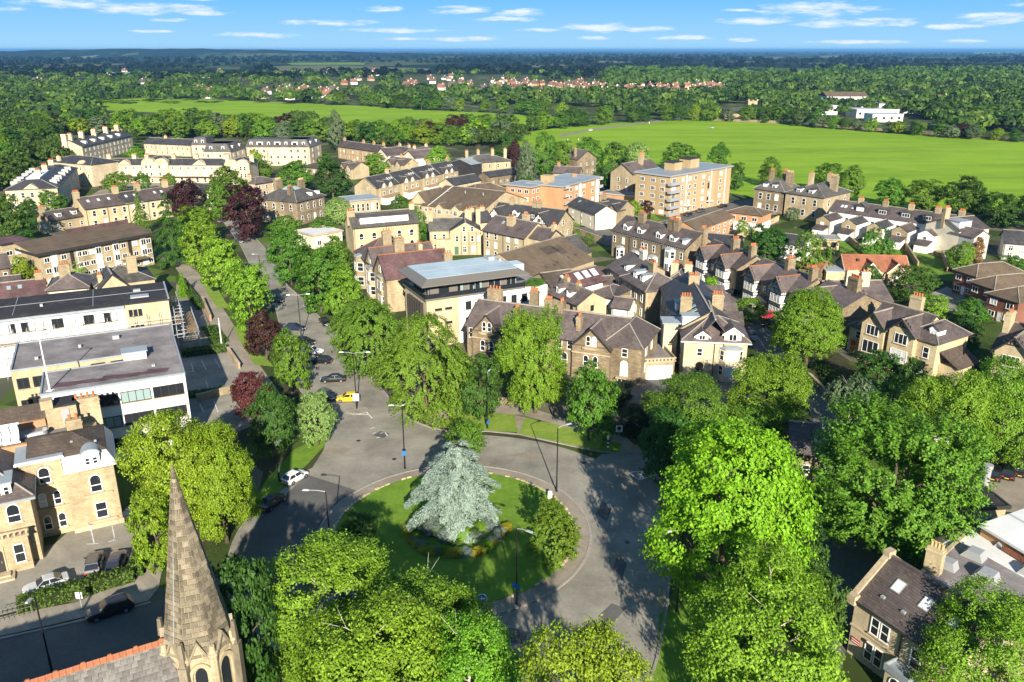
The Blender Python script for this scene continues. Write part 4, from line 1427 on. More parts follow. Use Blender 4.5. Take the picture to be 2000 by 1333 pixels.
# ---- hall with broad brown roof
b = Bld('stone_hall', 'stone hall with a very broad patched brown tiled roof', (1046, 546), (1160, 508), 5.0, 22, 'stone_gold', 'tile_brown')
b.box(0, b.L, 0, b.d, 0, 5)
b.gable(0, b.L, 0, b.d, 5, 6.2)
b.box(b.L - .02, b.L + 7, b.d * .25, b.d * .75, 0, 5.2)
b.gable(b.L - 1, b.L + 7, b.d * .25, b.d * .75, 5.2, 5.2, mat='slate_grey')
k = math.atan(4.588 / 11)
pm = MB()
for (x, v, w, h) in ((.62, 7.5, 5, 3), (.75, 6.5, 3, 3.5), (.3, 2.5, .9, .9), (.42, 2.2, .9, .9), (.5, 2.8, .9, .9), (.72, 3.2, .9, .9), (.85, 3.4, 1.2, .9)):
    zz = 5 + 4.588 * v / 11 + .18
    dz = h / 2 * math.tan(k)
    pm.add([(b.L * x - w / 2, v - h / 2, zz - dz), (b.L * x + w / 2, v - h / 2, zz - dz), (b.L * x + w / 2, v + h / 2, zz + dz), (b.L * x - w / 2, v + h / 2, zz + dz)], [(0, 1, 2, 3)])
b.part('roof_patch', 'slate_brown', pm)
b.done()
simple('stone_house', 'low stone house with purple roof and one rooflight behind the broad brown hall', (1052, 484), (1092, 496), 5.0, 9, 'stone_gold', 'slate_purple', 3.0, 'gable', None, sky=((.4, .25),), chim=((.1, .5),))

# ---- white office with glazed penthouse
b = Bld('office_building', 'white and stone office building with glazed penthouse and pale blue roof', (833, 588), (1069, 556), 10.0, 13, 'render_white', 'membrane_blue', 'office building')
L = b.L
b.box(.255 * L, L, 0, 13, 0, 10)
b.box(0, .255 * L - .002, .01, 13, 0, 9.98, 'stone_gold')
b.row('f', [L * q for q in (.33, .425, .52, .62, .71, .80, .90)], (7.0, 3.6, .5), 1.25, 1.75, 'darkcase', pane='glass_dark')
b.row('f', [L * q for q in (.09, .17)], (7.6, 4.6), 1.5, .5, 'darkcase', pane='glass_dark')
fin = MB()
for i in range(6):
    fin.box(-.75, -.02, 2.0 + i * 1.5, 2.3 + i * 1.5, 2.0, 9.0)
b.part('window_fins', 'paint_dark', fin)
b.part('glazing', 'glass_dark', MB().box(-.06, .02, 2.0, 10.2, 2.2, 8.8))
b.part('terrace_deck', 'cladding', MB().box(-.4, .80 * L, -.4, 13.2, 10.002, 10.35))
b.part('roof_terrace', 'felt_grey', MB().box(.80 * L + .02, L - .1, .1, 12.9, 10.002, 10.1))
x1 = .76 * L
b.part('penthouse_wall', 'cladding', MB().box(1.4, x1, 1.6, 11.4, 10.352, 13.1))
gl = MB()
for (a, c) in ((.12, .20), (.27, .29), (.36, .46), (.52, .62), (.67, .75)):
    gl.box(a * L, c * L, 1.5, 1.62, 10.45, 12.9)
gl.box(1.3, 1.42, 2.2, 10.8, 10.45, 12.9)
o = b.part('penthouse_glazing', 'glass_dark', gl)
fr = MB()
for q in (.30, .36, .41, .46, .52, .57, .62, .67, .71, .75):
    fr.box(q * L - .05, q * L + .05, 1.42, 1.5, 10.45, 12.9)
for i in range(6):
    fr.box(1.2, 1.3, 2.2 + i * 1.7, 2.45 + i * 1.7, 10.45, 12.9)
b.part('mullions', 'galv', fr, o)
b.part('curtain', 'glass_teal', MB().box(.29 * L, .31 * L, 1.4, 1.48, 10.4, 12.2).box(.44 * L, .455 * L, .9, 1.0, 10.4, 12.6).box(.385 * L, .395 * L, .9, 1.0, 10.4, 11.6))
rf = MB().prism([(-1.4, -1.4), (x1 + 1.6, -1.4), (x1 + 1.6, 13.4), (-1.4, 13.4)], 13.1, 13.3)
rf.prism([(-1.4, -1.4), (x1 + 1.6, -1.4), (x1 + 1.6, 13.4), (-1.4, 13.4)], 13.302, 14.2, [(.6, .8), (x1 - .2, .8), (x1 - .2, 12.4), (.6, 12.4)])
o = b.part('penthouse_roof', 'cladding', rf)
b.part('roof_membrane', 'membrane_blue', MB().box(.55, x1 - .15, .75, 12.45, 14.203, 14.26), o)
b.part('roof_joint', 'galv', MB().box(.8, x1 - .4, 6.9, 7.1, 14.262, 14.31), o)
b.part('vents', 'galv', MB().box(x1 - 3, x1 - 1.6, 9, 11, 14.262, 15.0).box(x1 - 1.2, x1 - .7, 7.6, 8.4, 14.262, 14.8), o)
b.part('rear_block', 'membrane_blue', MB().box(x1 + 1.8, L - 1, 9, 12.6, 10.102, 12.6))
bl = MB()
bl.box(-.36, .8 * L, -.38, -.34, 10.36, 11.3)
bl.box(-.38, -.34, -.34, 13, 10.36, 11.3)
b.part('glass_balustrade', 'glass_dark', bl)
b.done()

# ---- gabled villas along the avenue
FD = Vector((.43, -.9)).normalized()
bb_ = P(763, 545, 8.0).xy
aa_ = bb_ - FD * 29
b = Bld('gabled_villa', 'stone villa row with steep purple roofs and red ridge tiles beside the avenue', aa_, bb_, 8.0, 15, 'stone_buff', 'slate_red', world=True)
L = b.L
b.box(0, L, 0, b.d, 0, 8)
b.gable(L - 9.5, L, -1.0, b.d, 8, 6.0, 'y', ridge='ridge_red', barge='paint_dark', mat='slate_red')
b.gable(L - 18, L - 10.2, -.6, b.d, 8, 5.6, 'y', ridge='ridge_red', barge='paint_dark', mat='slate_purple')
b.hip(0, L - 18.5, -.4, b.d * .8, 8, 5.8, mat='slate_purple', ridge='ridge_red')
for (c, w) in ((L - 4.8, 5.0), (L - 14.2, 4.6)):
    b.bay(c, w, 0, 7.4, 1.4, 'stone_buff', levels=[1.0, 4.4], wh=2.2)
    b.win('f', c, 8.6, 1.2, 1.7, 'arch', -1.0 if c > L - 9 else -.6)
b.box(L - 9.5, L, -1.0, .02, 0, 8)
b.bay(5.2, 4.4, 0, 8.2, 1.8, 'stone_buff', levels=[1.0, 4.6], wh=2.2)
b.win('f', 9, 4.5, 1.1, 2.0)
b.win('f', 9, 1.0, 1.1, 2.2)
b.row('r', (4, 9), (1.2, 4.8), 1.0, 1.7)
b.chimney(L - 9.8, 5.4, 16.0, 2.4, 1.1, 3, axis='y')
b.chimney(L - 18.2, 5.0, 16.2, 2.2, 1.1, 3, axis='y')
b.chimney(L - 10.2, 10.5, 14.2, 2.4, 1.0, 2)
b.chimney(L - .6, 14.2, 13.5, 2.0, 1.0, 3, axis='y')
for (u, v) in ((3.5, 4.2), (6.6, 4.2), (6.6, 5.6)):
    b.part('skylight', 'glass_dark', MB().box(u - 1, u + 1, v + 3, v + 4.6, 11.6, 12.0))
b.done()
b = simple('stone_house', 'wide stone house with slate roof and a long white attic window band', (690, 446), (817, 435), 8.0, 10, 'stone_gold', 'slate_grey', 4.4, 'gable', (5, (4.3, 1.0)), 'arch', 1.4, 2.0, sides='r', chim=((.02, .4, 1.0, 2.4, 4), (.98, .5)))
b.part('attic_band', 'render_white', MB().box(b.L * .12, b.L * .86, .9, 4.0, 8.6, 10.6))
bm = MB()
for i in range(9):
    x = b.L * (.16 + .085 * i)
    bm.box(x - .06, x + .06, .8, .9, 8.9, 10.4)
b.part('attic_mullions', 'galv', bm)
b.part('attic_roof', 'slate_grey', MB().box(b.L * .1, b.L * .88, .6, 4.4, 10.602, 10.8))
simple('flat_annexe', 'low cream annexe with white flat roof half hidden by avenue trees', (612, 462), (668, 452), 4.0, 10, 'render_cream', 'metal_white', 'stone_trim', 'flat', (3, (.9,)), 'case', 1.4, 1.6)
simple('link_block', 'pale flat roofed block with tall narrow windows beside the dark slate terrace', (683, 394), (742, 388), 5.4, 10, 'stone_gold', 'lead', 'lead', 'flat', (6, (1.4,)), 'sash', 1.0, 2.8)

# ---- old villa with hipped lantern roof behind the copper beech
b = Bld('stone_villa', 'large square stone villa with worn grey hipped roof behind the copper beech', (579, 396), (633, 383), 8.0, (520, 386), 'stone_dark', 'slate_grey')
L = b.L
b.box(0, L, 0, b.d, 0, 8)
b.hip(0, L, 0, b.d, 8, 4.0, o=.6, flat=5.0)
b.part('lantern', 'lead', MB().prism([(L * .35, b.d * .35), (L * .65, b.d * .35), (L * .65, b.d * .65), (L * .35, b.d * .65)], 10.97, 12.0, [(L * .45, b.d * .42), (L * .55, b.d * .42), (L * .55, b.d * .58), (L * .45, b.d * .58)]))
b.row('f', b.spread(.8, L - .8, 4), (4.9, 1.0), 1.1, 2.2, 'arch')
b.row('l', b.spread(.8, b.d - .8, 4), (4.9, 1.0), 1.1, 2.2, 'arch')
b.string(0, L, 4.3)
b.chimney(L * .5, b.d * .85, 15, 3.4, 1.2, 5, pot='pot_buff')
b.chimney(L * .92, b.d * .55, 14.4, 3.0, 1.2, 5, pot='pot_buff')
b.chimney(L * .2, b.d * .3, 13.8, 1.6, 1.2, 2)
for y in (4, 8):
    b.part('dormer', 'paint_white', MB().box(L * .3 + y, L * .3 + y + 1.2, .8, 2.6, 8.6, 10.0))
b.done()
simple('stone_house', 'small purple roofed stone house left of the square villa', (498, 360), (541, 353), 6.0, 9, 'stone_cream', 'slate_purple', 2.6, 'hip', (3, (3.6, .9)), chim=((.1, .5),))

# ---- terrace with black roofs and paired gables
b = Bld('townhouse_terrace', 'sandy terrace with black slate roofs and pairs of pointed front gables', (734, 368), (895, 332), 6.6, 10.5, 'stone_gold', 'slate_dark')
L = b.L
b.box(0, L, 0, b.d, 0, 6.6)
b.gable(0, L, 0, b.d, 6.6, 4.8)
for i in range(4):
    u0 = L * (i + .5) / 4
    for dx in (-3.2, 1.0):
        c = u0 + dx
        b.box(c - 2.0, c + 2.0, -.7, .5, 0, 6.6)
        b.gable(c - 2.0, c + 2.0, -.7, 4.6, 6.6, 2.6, 'y', o=.2)
        b.win('f', c, 6.2, 1.2, 1.6, 'case', -.7, pane='blind')
        b.win('f', c, 3.4, 1.5, 1.5, 'case', -.7)
        b.win('f', c, .7, 1.5, 1.6, 'case', -.7)
    b.part('balcony', 'timber', MB().box(u0 - 5.4, u0 + 3.4, -3.4, -.72, 2.7, 3.0).box(u0 - 5.4, u0 + 3.4, -3.4, -3.3, 3.0, 3.9))
    b.part('garden_room', 'render_white', MB().box(u0 - 5.2, u0 + 3.2, -3.2, -.72, 0, 2.68))
    b.win('f', u0 + 5.2, 3.4, 1.1, 1.4, 'case')
    for dx in (3.6, 5.0, 6.4):
        b.skylight(u0 + dx, 2.8, .7, 1.2, 'blind')
    b.part('party_wall', 'ridge_pale', MB().ext_x([(-.3, 6.4), (b.d / 2, 10.15), (b.d / 2, 10.42), (-.3, 6.66)], L * i / 4 - .12 if i else -.3, L * i / 4 + .12 if i else -.06))
    b.chimney(L * (i + .97) / 4, b.d * .5, 13.0, 1.6, .8, 3)
b.row('l', (b.d * .35,), (2.8, 5.6), .8, 1.0)
b.done()
# ---- terrace behind, white dormers
simple('stone_terrace', 'purple roofed terrace with four white box dormers near the far field', (659, 286), (738, 297), 6.5, 9, 'brick_buff', 'slate_purple', 3.6, 'gable', (9, (3.6, .8)), ww=1.0, wh=1.5,
       dorm=((.14, .8, 2.6, 1.6), (.38, .8, 2.6, 1.6), (.6, .8, 2.6, 1.6), (.86, .8, 2.6, 1.6)), chim=((.02, .5), (.5, .5), (.75, .5), (.98, .5)))
b = simple('gabled_house', 'white gabled house with purple roof at the right end of the dormered terrace', (733, 300), (758, 305), 5.2, 16, 'render_cream', 'slate_purple', 4.4, 'gable', (2, (.8, 3.2)), axis='y', barge='paint_dark', gut=False)
simple('gabled_house', 'stone house with purple roof joining two white gables', (760, 298), (790, 303), 5.2, 10, 'stone_cream', 'slate_purple', 4.0, 'gable', (3, (.8, 3.2)), chim=((.2, .5), (.8, .5)), sky=((.3, .2), (.5, .2)))
simple('gabled_house', 'white gabled house with long purple roof and flat dormer near the poplars', (787, 305), (812, 310), 5.2, 14, 'render_cream', 'slate_purple', 4.4, 'gable', (2, (.8, 3.2)), axis='y', barge='paint_dark', gut=False)
simple('gabled_house', 'purple roofed stone house with chimney right of the two white gables', (812, 304), (850, 297), 5.2, 9, 'stone_cream', 'slate_purple', 3.6, 'gable', (3, (.8, 3.2)), chim=((.9, .5), (.3, .5)))
for (A, B, lb) in (((664, 326), (690, 330), 'sandstone cottage with twin dark gables below the dormered terrace'), ((752, 318), (790, 323), 'brown roofed stone cottage between the white gables and the black roofed terrace')):
    b = Bld('cottage', lb, A, B, 5.0, 9, 'stone_gold', 'slate_purple')
    b.box(0, b.L, 0, 9, 0, 5)
    b.gable(0, b.L, 0, 9, 5, 3.4)
    for q in (.28, .74):
        b.box(b.L * q - 2, b.L * q + 2, -.8, .3, 0, 5)
        b.gable(b.L * q - 2, b.L * q + 2, -.8, 4, 5, 2.8, 'y', barge='paint_dark')
        b.win('f', b.L * q, 3.6, 1.1, 1.3, 'case', -.8)
        b.win('f', b.L * q, .8, 1.3, 1.5, 'case', -.8)
    b.chimney(b.L * .5, 4.5, 9.9, 1.4, .8, 3)
    b.done()
simple('low_house', 'low hipped brown roof among trees behind the crescent garden', (590, 326), (622, 329), 3.5, 9, 'stone_gold', 'slate_brown', 2.6, 'hip', (2, (.8,)))

# ---- brown roofed retirement flats
b = Bld('brown_roof_flats', 'cream stone flats with one long brown roof and small front gables', (823, 401), (939, 415), 6.2, (985, 385), 'stone_gold', 'tile_brown', 'flats')
L = b.L
b.box(0, L, 0, b.d, 0, 6.2)
b.gable(0, L, 0, b.d, 6.2, 6.4)
for q in (.33, .60, .86):
    b.box(L * q - 1.6, L * q + 1.6, -.7, .3, 0, 6.2)
    b.gable(L * q - 1.6, L * q + 1.6, -.7, 3, 6.2, 1.7, 'y', o=.15)
    b.win('f', L * q, 4.0, 1.6, 1.7, 'cross', -.7)
    b.win('f', L * q, 1.0, 1.4, 1.4, 'case', -.7)
b.row('f', [L * q for q in (.08, .17, .25, .45, .52, .72, .78)], (4.2, 1.2), 1.1, 1.2, 'case')
b.box(-6, 2, 2, 12, 0, 6.2)
b.gable(-6, 2, 1.2, 14, 6.2, 5.4, 'y')
b.row('f', (-4.6, -1.6), (4.0, .9), 1.5, 1.4, 'case', 2.0)
for q in (.2, .5, .8):
    b.part('roof_vent', 'galv', MB().tube((L * q, b.d * .3, 10), (L * q, b.d * .3, 11.0), .18))
b.part('verge_line', 'paint_white', MB().ext_x([(-.4, 6.2), (b.d / 2, 11.12), (b.d / 2, 11.24), (-.4, 6.34)], L * .12, L * .12 + .16))
b.done()
simple('flats_wing', 'low rear wing with plain hipped brown roof behind the retirement flats', (915, 386), (1008, 377), 4.0, 15, 'stone_gold', 'tile_brown', 4.8, 'hip', (4, (1.0,)), 'case')
b = simple('black_roof_house', 'small white gabled house with black roof behind the brown flats', (886, 362), (940, 352), 4.6, 8, 'stone_cream', 'slate_dark', 3.0, 'gable', (3, (1.0,)), 'case')
simple('stone_barn', 'long low dark stone barn under the poplar', (956, 346), (1012, 338), 4.6, 7, 'stone_dark', 'slate_dark', 2.4, 'gable', (4, (1.5,)), ww=.8, wh=1.0)
simple('stone_mansion', 'square buff mansion with hipped roof and four tall chimneys left of the poplar', (914, 319), (998, 314), 6.8, 15, 'stone_gold', 'slate_grey', 3.4, 'hip', (5, (3.9, .9)), ww=1.0, wh=1.8, chim=((.08, .4, 2.6, 1.4, 3), (.4, .6, 2.4, 1.4, 3), (.68, .4, 2.8, 1.4, 3), (.95, .3, 2.8, 1.4, 3)))
simple('black_shed', 'modern black clad house with shallow metal roof beside the buff mansion', (878, 318), (920, 322), 6.6, 16, 'felt_dark', 'lead', 2.6, 'gable', None, gut=False, axis='y')

# ---- half timbered villa in the middle
b = Bld('half_timbered_villa', 'stone villa with two white half timbered gables and dark slate roof', (958, 424), (1086, 441), 6.2, (1118, 430), 'stone_buff', 'slate_dark')
L = b.L
b.box(0, L, 0, b.d, 0, 6.2)
b.gable(0, L, 0, b.d, 6.2, 5.2, barge='paint_dark')
for (c, w) in ((.1 * L, 6.0), (.78 * L, 6.2)):
    b.box(c - w / 2, c + w / 2, -1.0, .5, 0, 6.2)
    b.gable(c - w / 2, c + w / 2, -1.0, b.d * .5, 6.2, 4.4, 'y', barge='paint_dark', wmat='render_white')
    t = MB()
    for i in range(-3, 4):
        x = c + i * w / 8
        t.box(x - .09, x + .09, -1.08, -1.0, 6.3, 6.3 + 4.2 * (1 - abs(i) / 3.9))
    t.box(c - w / 2 + .2, c + w / 2 - .2, -1.09, -1.0, 6.2, 6.4)
    b.part('timbering', 'paint_dark', t)
    b.win('f', c, 6.7, 1.2, 1.3, 'case', -1.0)
    b.win('f', c, 3.0, 2.0, 1.8, 'band3', -1.0)
b.dormer(.36 * L, 1.0, 2.0, 1.7, 'gable', wall='paint_white')
b.dormer(.62 * L, 1.3, 1.6, 1.5, 'gable', wall='paint_dark')
b.skylight(.48 * L, 2.6)
b.row('f', [L * q for q in (.3, .42, .54, .65)], (3.4, .9), 1.0, 1.7)
b.row('r', (b.d * .4,), (5.6,), 1.2, 1.6)
b.row('r', (b.d * .25, b.d * .7), (2.2,), 1.0, 1.6)
for q in (.2, .55, .62):
    b.chimney(L * q, b.d * .5, 13.0, 1.5, 1.0, 3)
b.done()
b = Bld('cream_cottage', 'white rendered cottage with dark roof and two stone gables right of the half timbered villa', (1166, 405), (1208, 412), 5.4, 9, 'stone_buff', 'slate_dark')
b.box(0, b.L, 0, b.d, 0, 5.4)
b.gable(0, b.L, 0, b.d, 5.4, 3.6)
for q in (.25, .78):
    b.box(b.L * q - 1.9, b.L * q + 1.9, -.6, .3, 0, 5.4)
    b.gable(b.L * q - 1.9, b.L * q + 1.9, -.6, 4, 5.4, 2.6, 'y', barge='paint_dark')
    b.win('f', b.L * q, 3.6, 1.1, 1.5, 'sash', -.6)
    b.win('f', b.L * q, .8, 1.5, 1.7, 'case', -.6)
b.chimney(-.2, 4, 10.4, 2.2, 1.0, 4)
b.done()
simple('cream_cottage', 'plain white rendered wing with black slate roof and rooflight', (1110, 399), (1163, 418), 5.6, 8, 'render_cream', 'slate_dark', 3.0, 'gable', (3, (3.0, .9)), ww=.7, wh=.9, sky=((.2, .3),), sides='r')

# ---- sandstone pair in front
b = Bld('sandstone_house', 'tall sandstone house with plain front gable and slate wings', (879, 452), (939, 451), 7.2, 12, 'stone_gold', 'slate_dark')
L = b.L
b.box(0, L, 0, b.d, 0, 7.2)
b.gable(0, L, 0, b.d, 7.2, 3.4, 'y', o=.1)
b.row('f', (L * .45, L * .72), (7.0,), .9, 1.5)
b.row('f', (L * .22, L * .47, L * .72, L * .92), (4.0,), .9, 1.8)
b.row('f', (L * .47, L * .75), (.8,), 1.2, 1.9, 'cross')
b.door('f', L * .2, .2, 1.2, 2.4, 'paint_green')
b.box(-6, .02, 2.5, 11, 0, 7.0)
b.gable(-6, L * .4, 2.5, 11, 7.0, 3.6, mat='slate_grey')
b.row('f', (-4.4, -1.8), (4.2, 1.2), .9, 1.7, 'sash', 2.5)
b.box(-4.2, .02, .3, 2.6, 0, 4.6)
b.chimney(-5.6, 6, 13.4, 1.3, 1.0, 2)
b.chimney(L * .62, 7.5, 13.2, 2.0, 1.0, 2)
b.chimney(L * .95, 8, 13.2, 1.3, 1.0, 2)
b.part('drainpipe', 'paint_dark', MB().box(L * .35, L * .35 + .12, -.14, -.02, 0, 7).box(L * .86, L * .86 + .12, -.14, -.02, 0, 7).box(L * .6, L * .6 + .12, -.14, -.02, 0, 7))
b.done()
b = Bld('sandstone_house', 'tall sandstone terrace pair with purple slate roof and big chimney', (943, 450), (1024, 466), 8.0, 11, 'stone_gold', 'slate_purple')
L = b.L
b.box(0, L, 0, b.d, 0, 8)
b.gable(0, L, 0, b.d, 8, 4.6)
b.row('f', [L * q for q in (.12, .32, .62, .82)], (6.0, 3.4, .7), 1.1, 1.8)
b.box(L - .02, L + 6.5, 2, 9, 0, 8)
b.gable(L - 3, L + 6.5, 2, 9, 8, 3.2, barge='paint_dark')
b.row('f', (L + 3,), (5.6, 2.6), 1.0, 1.6, 'sash', 2.0)
b.chimney(L * .5, 3.4, 13.6, 2.4, 1.4, 3, axis='x')
b.chimney(L * .62, 7.5, 14, 2.0, 1.2, 3)
b.chimney(L + 6, 5.5, 13, 1.4, .9, 3, axis='y')
b.skylight(L * .3, 3.6)
b.gutter()
b.done()
simple('slate_house', 'dark slate roofed house squeezed behind the sandstone pair', (918, 437), (962, 432), 7.0, 8, 'stone_gold', 'slate_dark', 3.6, 'gable', None, chim=((.3, .5, 1.4, 1.8, 2), (.8, .5, 1.4, 1.6, 2)))

# ---- orange and buff brick flats
b = Bld('orange_flats', 'orange brick flats of four storeys with flat blue grey roof', (1098, 366), (1172, 347), 9.6, 15, 'brick_orange', 'lead', 'flats')
L = b.L
b.box(0, L, 0, b.d, 0, 9.6)
b.flat(0, L, 0, b.d, 9.6, .6, .3, edge='galv')
b.row('f', [L * q for q in (.22, .36, .56, .80)], (7.2, 4.4, 1.4), 1.8, 1.4, 'case')
b.part('stair_glazing', 'render_white', MB().box(L * .43, L * .49, -.12, .02, 1, 9.4))
b.part('stair_glazing', 'render_white', MB().box(L * .89, L * .98, -.12, .02, .4, 9.4))
for z in (.4, 3.2, 6.2):
    b.part('balcony', 'render_grey', MB().box(L * .02, L * .12, -1.2, -.02, z + 2.6, z + 2.8).box(L * .02, L * .12, -1.2, -1.1, z + 2.8, z + 3.7))
    b.part('balcony', 'render_grey', MB().box(L * .95, L + 1.0, -1.0, 1.0, z + 2.6, z + 2.8).box(L * .95, L + 1.0, -1.0, -.9, z + 2.8, z + 3.7))
b.box(-7, 4, 9, 20, 0, 9.58)
b.flat(-7, 4, 9, 20, 9.58, .6, .3, edge='galv')
b.row('l', (11, 14, 17), (7.2, 4.4, 1.4), 1.7, 1.4, 'case', -7)
b.row('f', (-5.5, -2.5), (7.2, 4.4, 1.4), 1.6, 1.4, 'case', 9.0)
b.box(L * .2, L * .32, 9, 13, 9.9, 12.2, 'brick_buff')
b.chimney(L * .05, 8, 12.0, 1.6, 1.2, 0, wall='brick_buff')
b.chimney(L * .85, 9, 12.0, 1.6, 1.2, 0, wall='brick_orange')
b.done()
b = Bld('buff_flats', 'tall buff brick flats of five storeys with corner balconies', (1309, 346), (1429, 326), 14.2, (1251, 336), 'brick_buff', 'felt_grey', 'flats')
L = b.L
b.box(0, L, 0, b.d, 0, 14.2)
b.flat(0, L, 0, b.d, 14.2, .5, .35, edge='galv', mat='lead')
ZS = (11.6, 8.8, 6.0, 3.2, .6)
b.row('f', [L * q for q in (.31, .40, .53, .82)], ZS, 1.5, 1.5, 'case')
b.row('f', [L * q for q in (.20,)], ZS, 1.0, 1.6, 'sash')
b.row('l', (b.d * .2, b.d * .48, b.d * .8), ZS, 2.0, 1.4, 'band3')
b.row('f', [L * .62], (10.2, 7.4, 4.6, 2.0), 1.0, 2.2, 'dark')
b.part('drainpipe', 'render_white', MB().box(L * .255, L * .265, -.12, -.02, .4, 14).box(L * .655, L * .665, -.12, -.02, .4, 14).box(L * .9, L * .91, -.12, -.02, .4, 14))
for z in ZS:
    bm = MB().box(-1.2, L * .13, -1.6, -.02, z - .5, z - .25).box(-1.2, L * .13, -1.6, -1.5, z - .25, z + .75).box(-1.2, -1.1, -1.5, -.02, z - .25, z + .75)
    b.part('balcony', 'galv', bm)
    b.win('f', L * .06, z - .2, 2.2, 2.0, 'band3')
    b.part('balcony', 'render_grey', MB().box(L - .02, L + 1.4, 2, 6, z - .5, z - .25).box(L + 1.3, L + 1.4, 2, 6, z - .25, z + .75))
b.box(L * .30, L * .42, b.d * .45, b.d * .75, 14.5, 17.4)
b.box(L * .56, L * .70, b.d * .45, b.d * .8, 14.5, 17.8)
b.part('roof_cap', 'felt_dark', MB().box(L * .29, L * .43, b.d * .44, b.d * .76, 17.402, 17.7).box(L * .55, L * .71, b.d * .44, b.d * .81, 17.802, 18.1))
b.part('canopy', 'render_white', MB().box(L * .24, L * .32, -1.4, -.02, 2.6, 2.8).box(L * .60, L * .68, -1.4, -.02, 2.6, 2.8))
b.done()
b = Bld('gabled_stone_house', 'tall stone gabled house behind the buff flats with red chimney pots', (1237, 341), (1290, 331), 10.0, 11, 'stone_buff', 'slate_purple')
b.box(0, b.L, 0, b.d, 0, 10)
b.gable(0, b.L, 0, b.d, 10, 5, barge='paint_dark')
b.chimney(b.L * .55, 4, 17.5, 2.0, 1.4, 4)
b.chimney(b.L * .8, 7, 17.5, 2.0, 1.4, 4)
b.row('l', (3, 7), (6.5, 3.2), 1.0, 1.7)
b.row('f', (3, 7), (6.5, 3.2), 1.0, 1.7)
b.done()
simple('stone_wall_garage', 'open garage with flat roof behind a brick garden wall', (1172, 378), (1240, 385), 3.2, 7, 'brick_orange', 'felt_grey', 'galv', 'flat', None, cat='garage')
simple('gabled_stone_house', 'dark gabled stone house half behind the dark round tree', (1128, 312), (1165, 308), 8.0, 10, 'stone_dark', 'slate_purple', 5.0, 'gable', (3, (4.6, 1.2)), axis='y', barge='paint_dark', gut=False, chim=((.1, .3, 1.2, 1.4, 2),))
simple('stone_house', 'low purple roofed stone house right of the poplar', (1080, 338), (1130, 340), 4.6, 8, 'stone_buff', 'slate_purple', 3.4, 'gable', (3, (.9,)), chim=((.15, .5),))

# ---- stone terrace with dormers
b = Bld('dormer_terrace', 'dark stone terrace with white dormers and white ground floor bays', (1196, 450), (1338, 486), 7.6, (1386, 473), 'stone_dark', 'slate_purple')
L = b.L
b.box(0, L, 0, b.d, 0, 7.6)
b.gable(0, L, 0, b.d, 7.6, 4.8, barge='paint_dark')
for q in (.16, .36, .62, .80):
    b.dormer(L * q, 1.0, 2.2, 1.5, 'gable', st='case')
b.dormer(L * .95, 1.0, 1.3, 1.4, 'flat', 'lead')
cb = MB()
for i in range(40):
    x = L * (i + .5) / 40
    cb.box(x - .12, x + .12, -.34, -.01, 7.1, 7.4)
b.part('eaves_brackets', 'paint_white', cb)
b.row('f', [L * q for q in (.04, .17, .335, .445, .495, .60, .96)], (4.4,), 1.0, 1.9)
b.bay(L * .14, 3.0, 0, 3.4, 1.2, 'render_white', levels=[.8], wh=2.0)
b.bay(L * .35, 3.0, 0, 3.2, 1.2, 'render_white', levels=[.8], wh=2.0)
b.bay(L * .60, 3.4, 0, 3.2, 1.2, 'render_white', levels=[.8], wh=2.0)
b.bay(L * .82, 3.6, 0, 6.6, 1.2, 'render_white', levels=[.8, 4.2], wh=1.9)
b.part('porch', 'paint_black', MB().box(L * .91, L * 1.0, -2.0, -1.9, 0, 2.6).box(L * .91, L * .915, -1.9, -.02, 0, 2.6).prism([(L * .9, -2.1), (L * 1.01, -2.1), (L * 1.01, -.02), (L * .9, -.02)], 2.602, 3.3, [(L * .94, -1.4), (L * .97, -1.4), (L * .97, -.02), (L * .94, -.02)]))
b.part('drainpipe', 'paint_dark', MB().box(L * .255, L * .262, -.14, -.02, 0, 7.2).box(L * .70, L * .707, -.14, -.02, 0, 7.2))
b.row('r', (b.d * .6,), (4.4,), 1.2, 2.0)
b.box(L - .03, L + .05, .0, b.d * .9, 0, 2.2, 'render_white')
for q in (.25, .66, .72):
    b.chimney(L * q, b.d * .42, 14.4, 2.4, 1.2, 5)
b.chimney(L * 1.0, b.d * .6, 13.5, 1.8, 1.4, 4, axis='y')
b.gutter(drop=False)
b.done()
simple('outhouse', 'dark slate outhouse behind the dormered terrace', (1362, 470), (1440, 478), 4.2, 9, 'stone_buff', 'slate_dark', 2.0, 'gable', (2, (1.2,)))
simple('outhouse', 'small flat slate outhouse left of the stone terrace by the cream cottage', (1290, 447), (1340, 446), 3.6, 8, 'stone_gold', 'tile_brown', 2.4, 'hip', None, chim=((.8, .5, 1.6),))

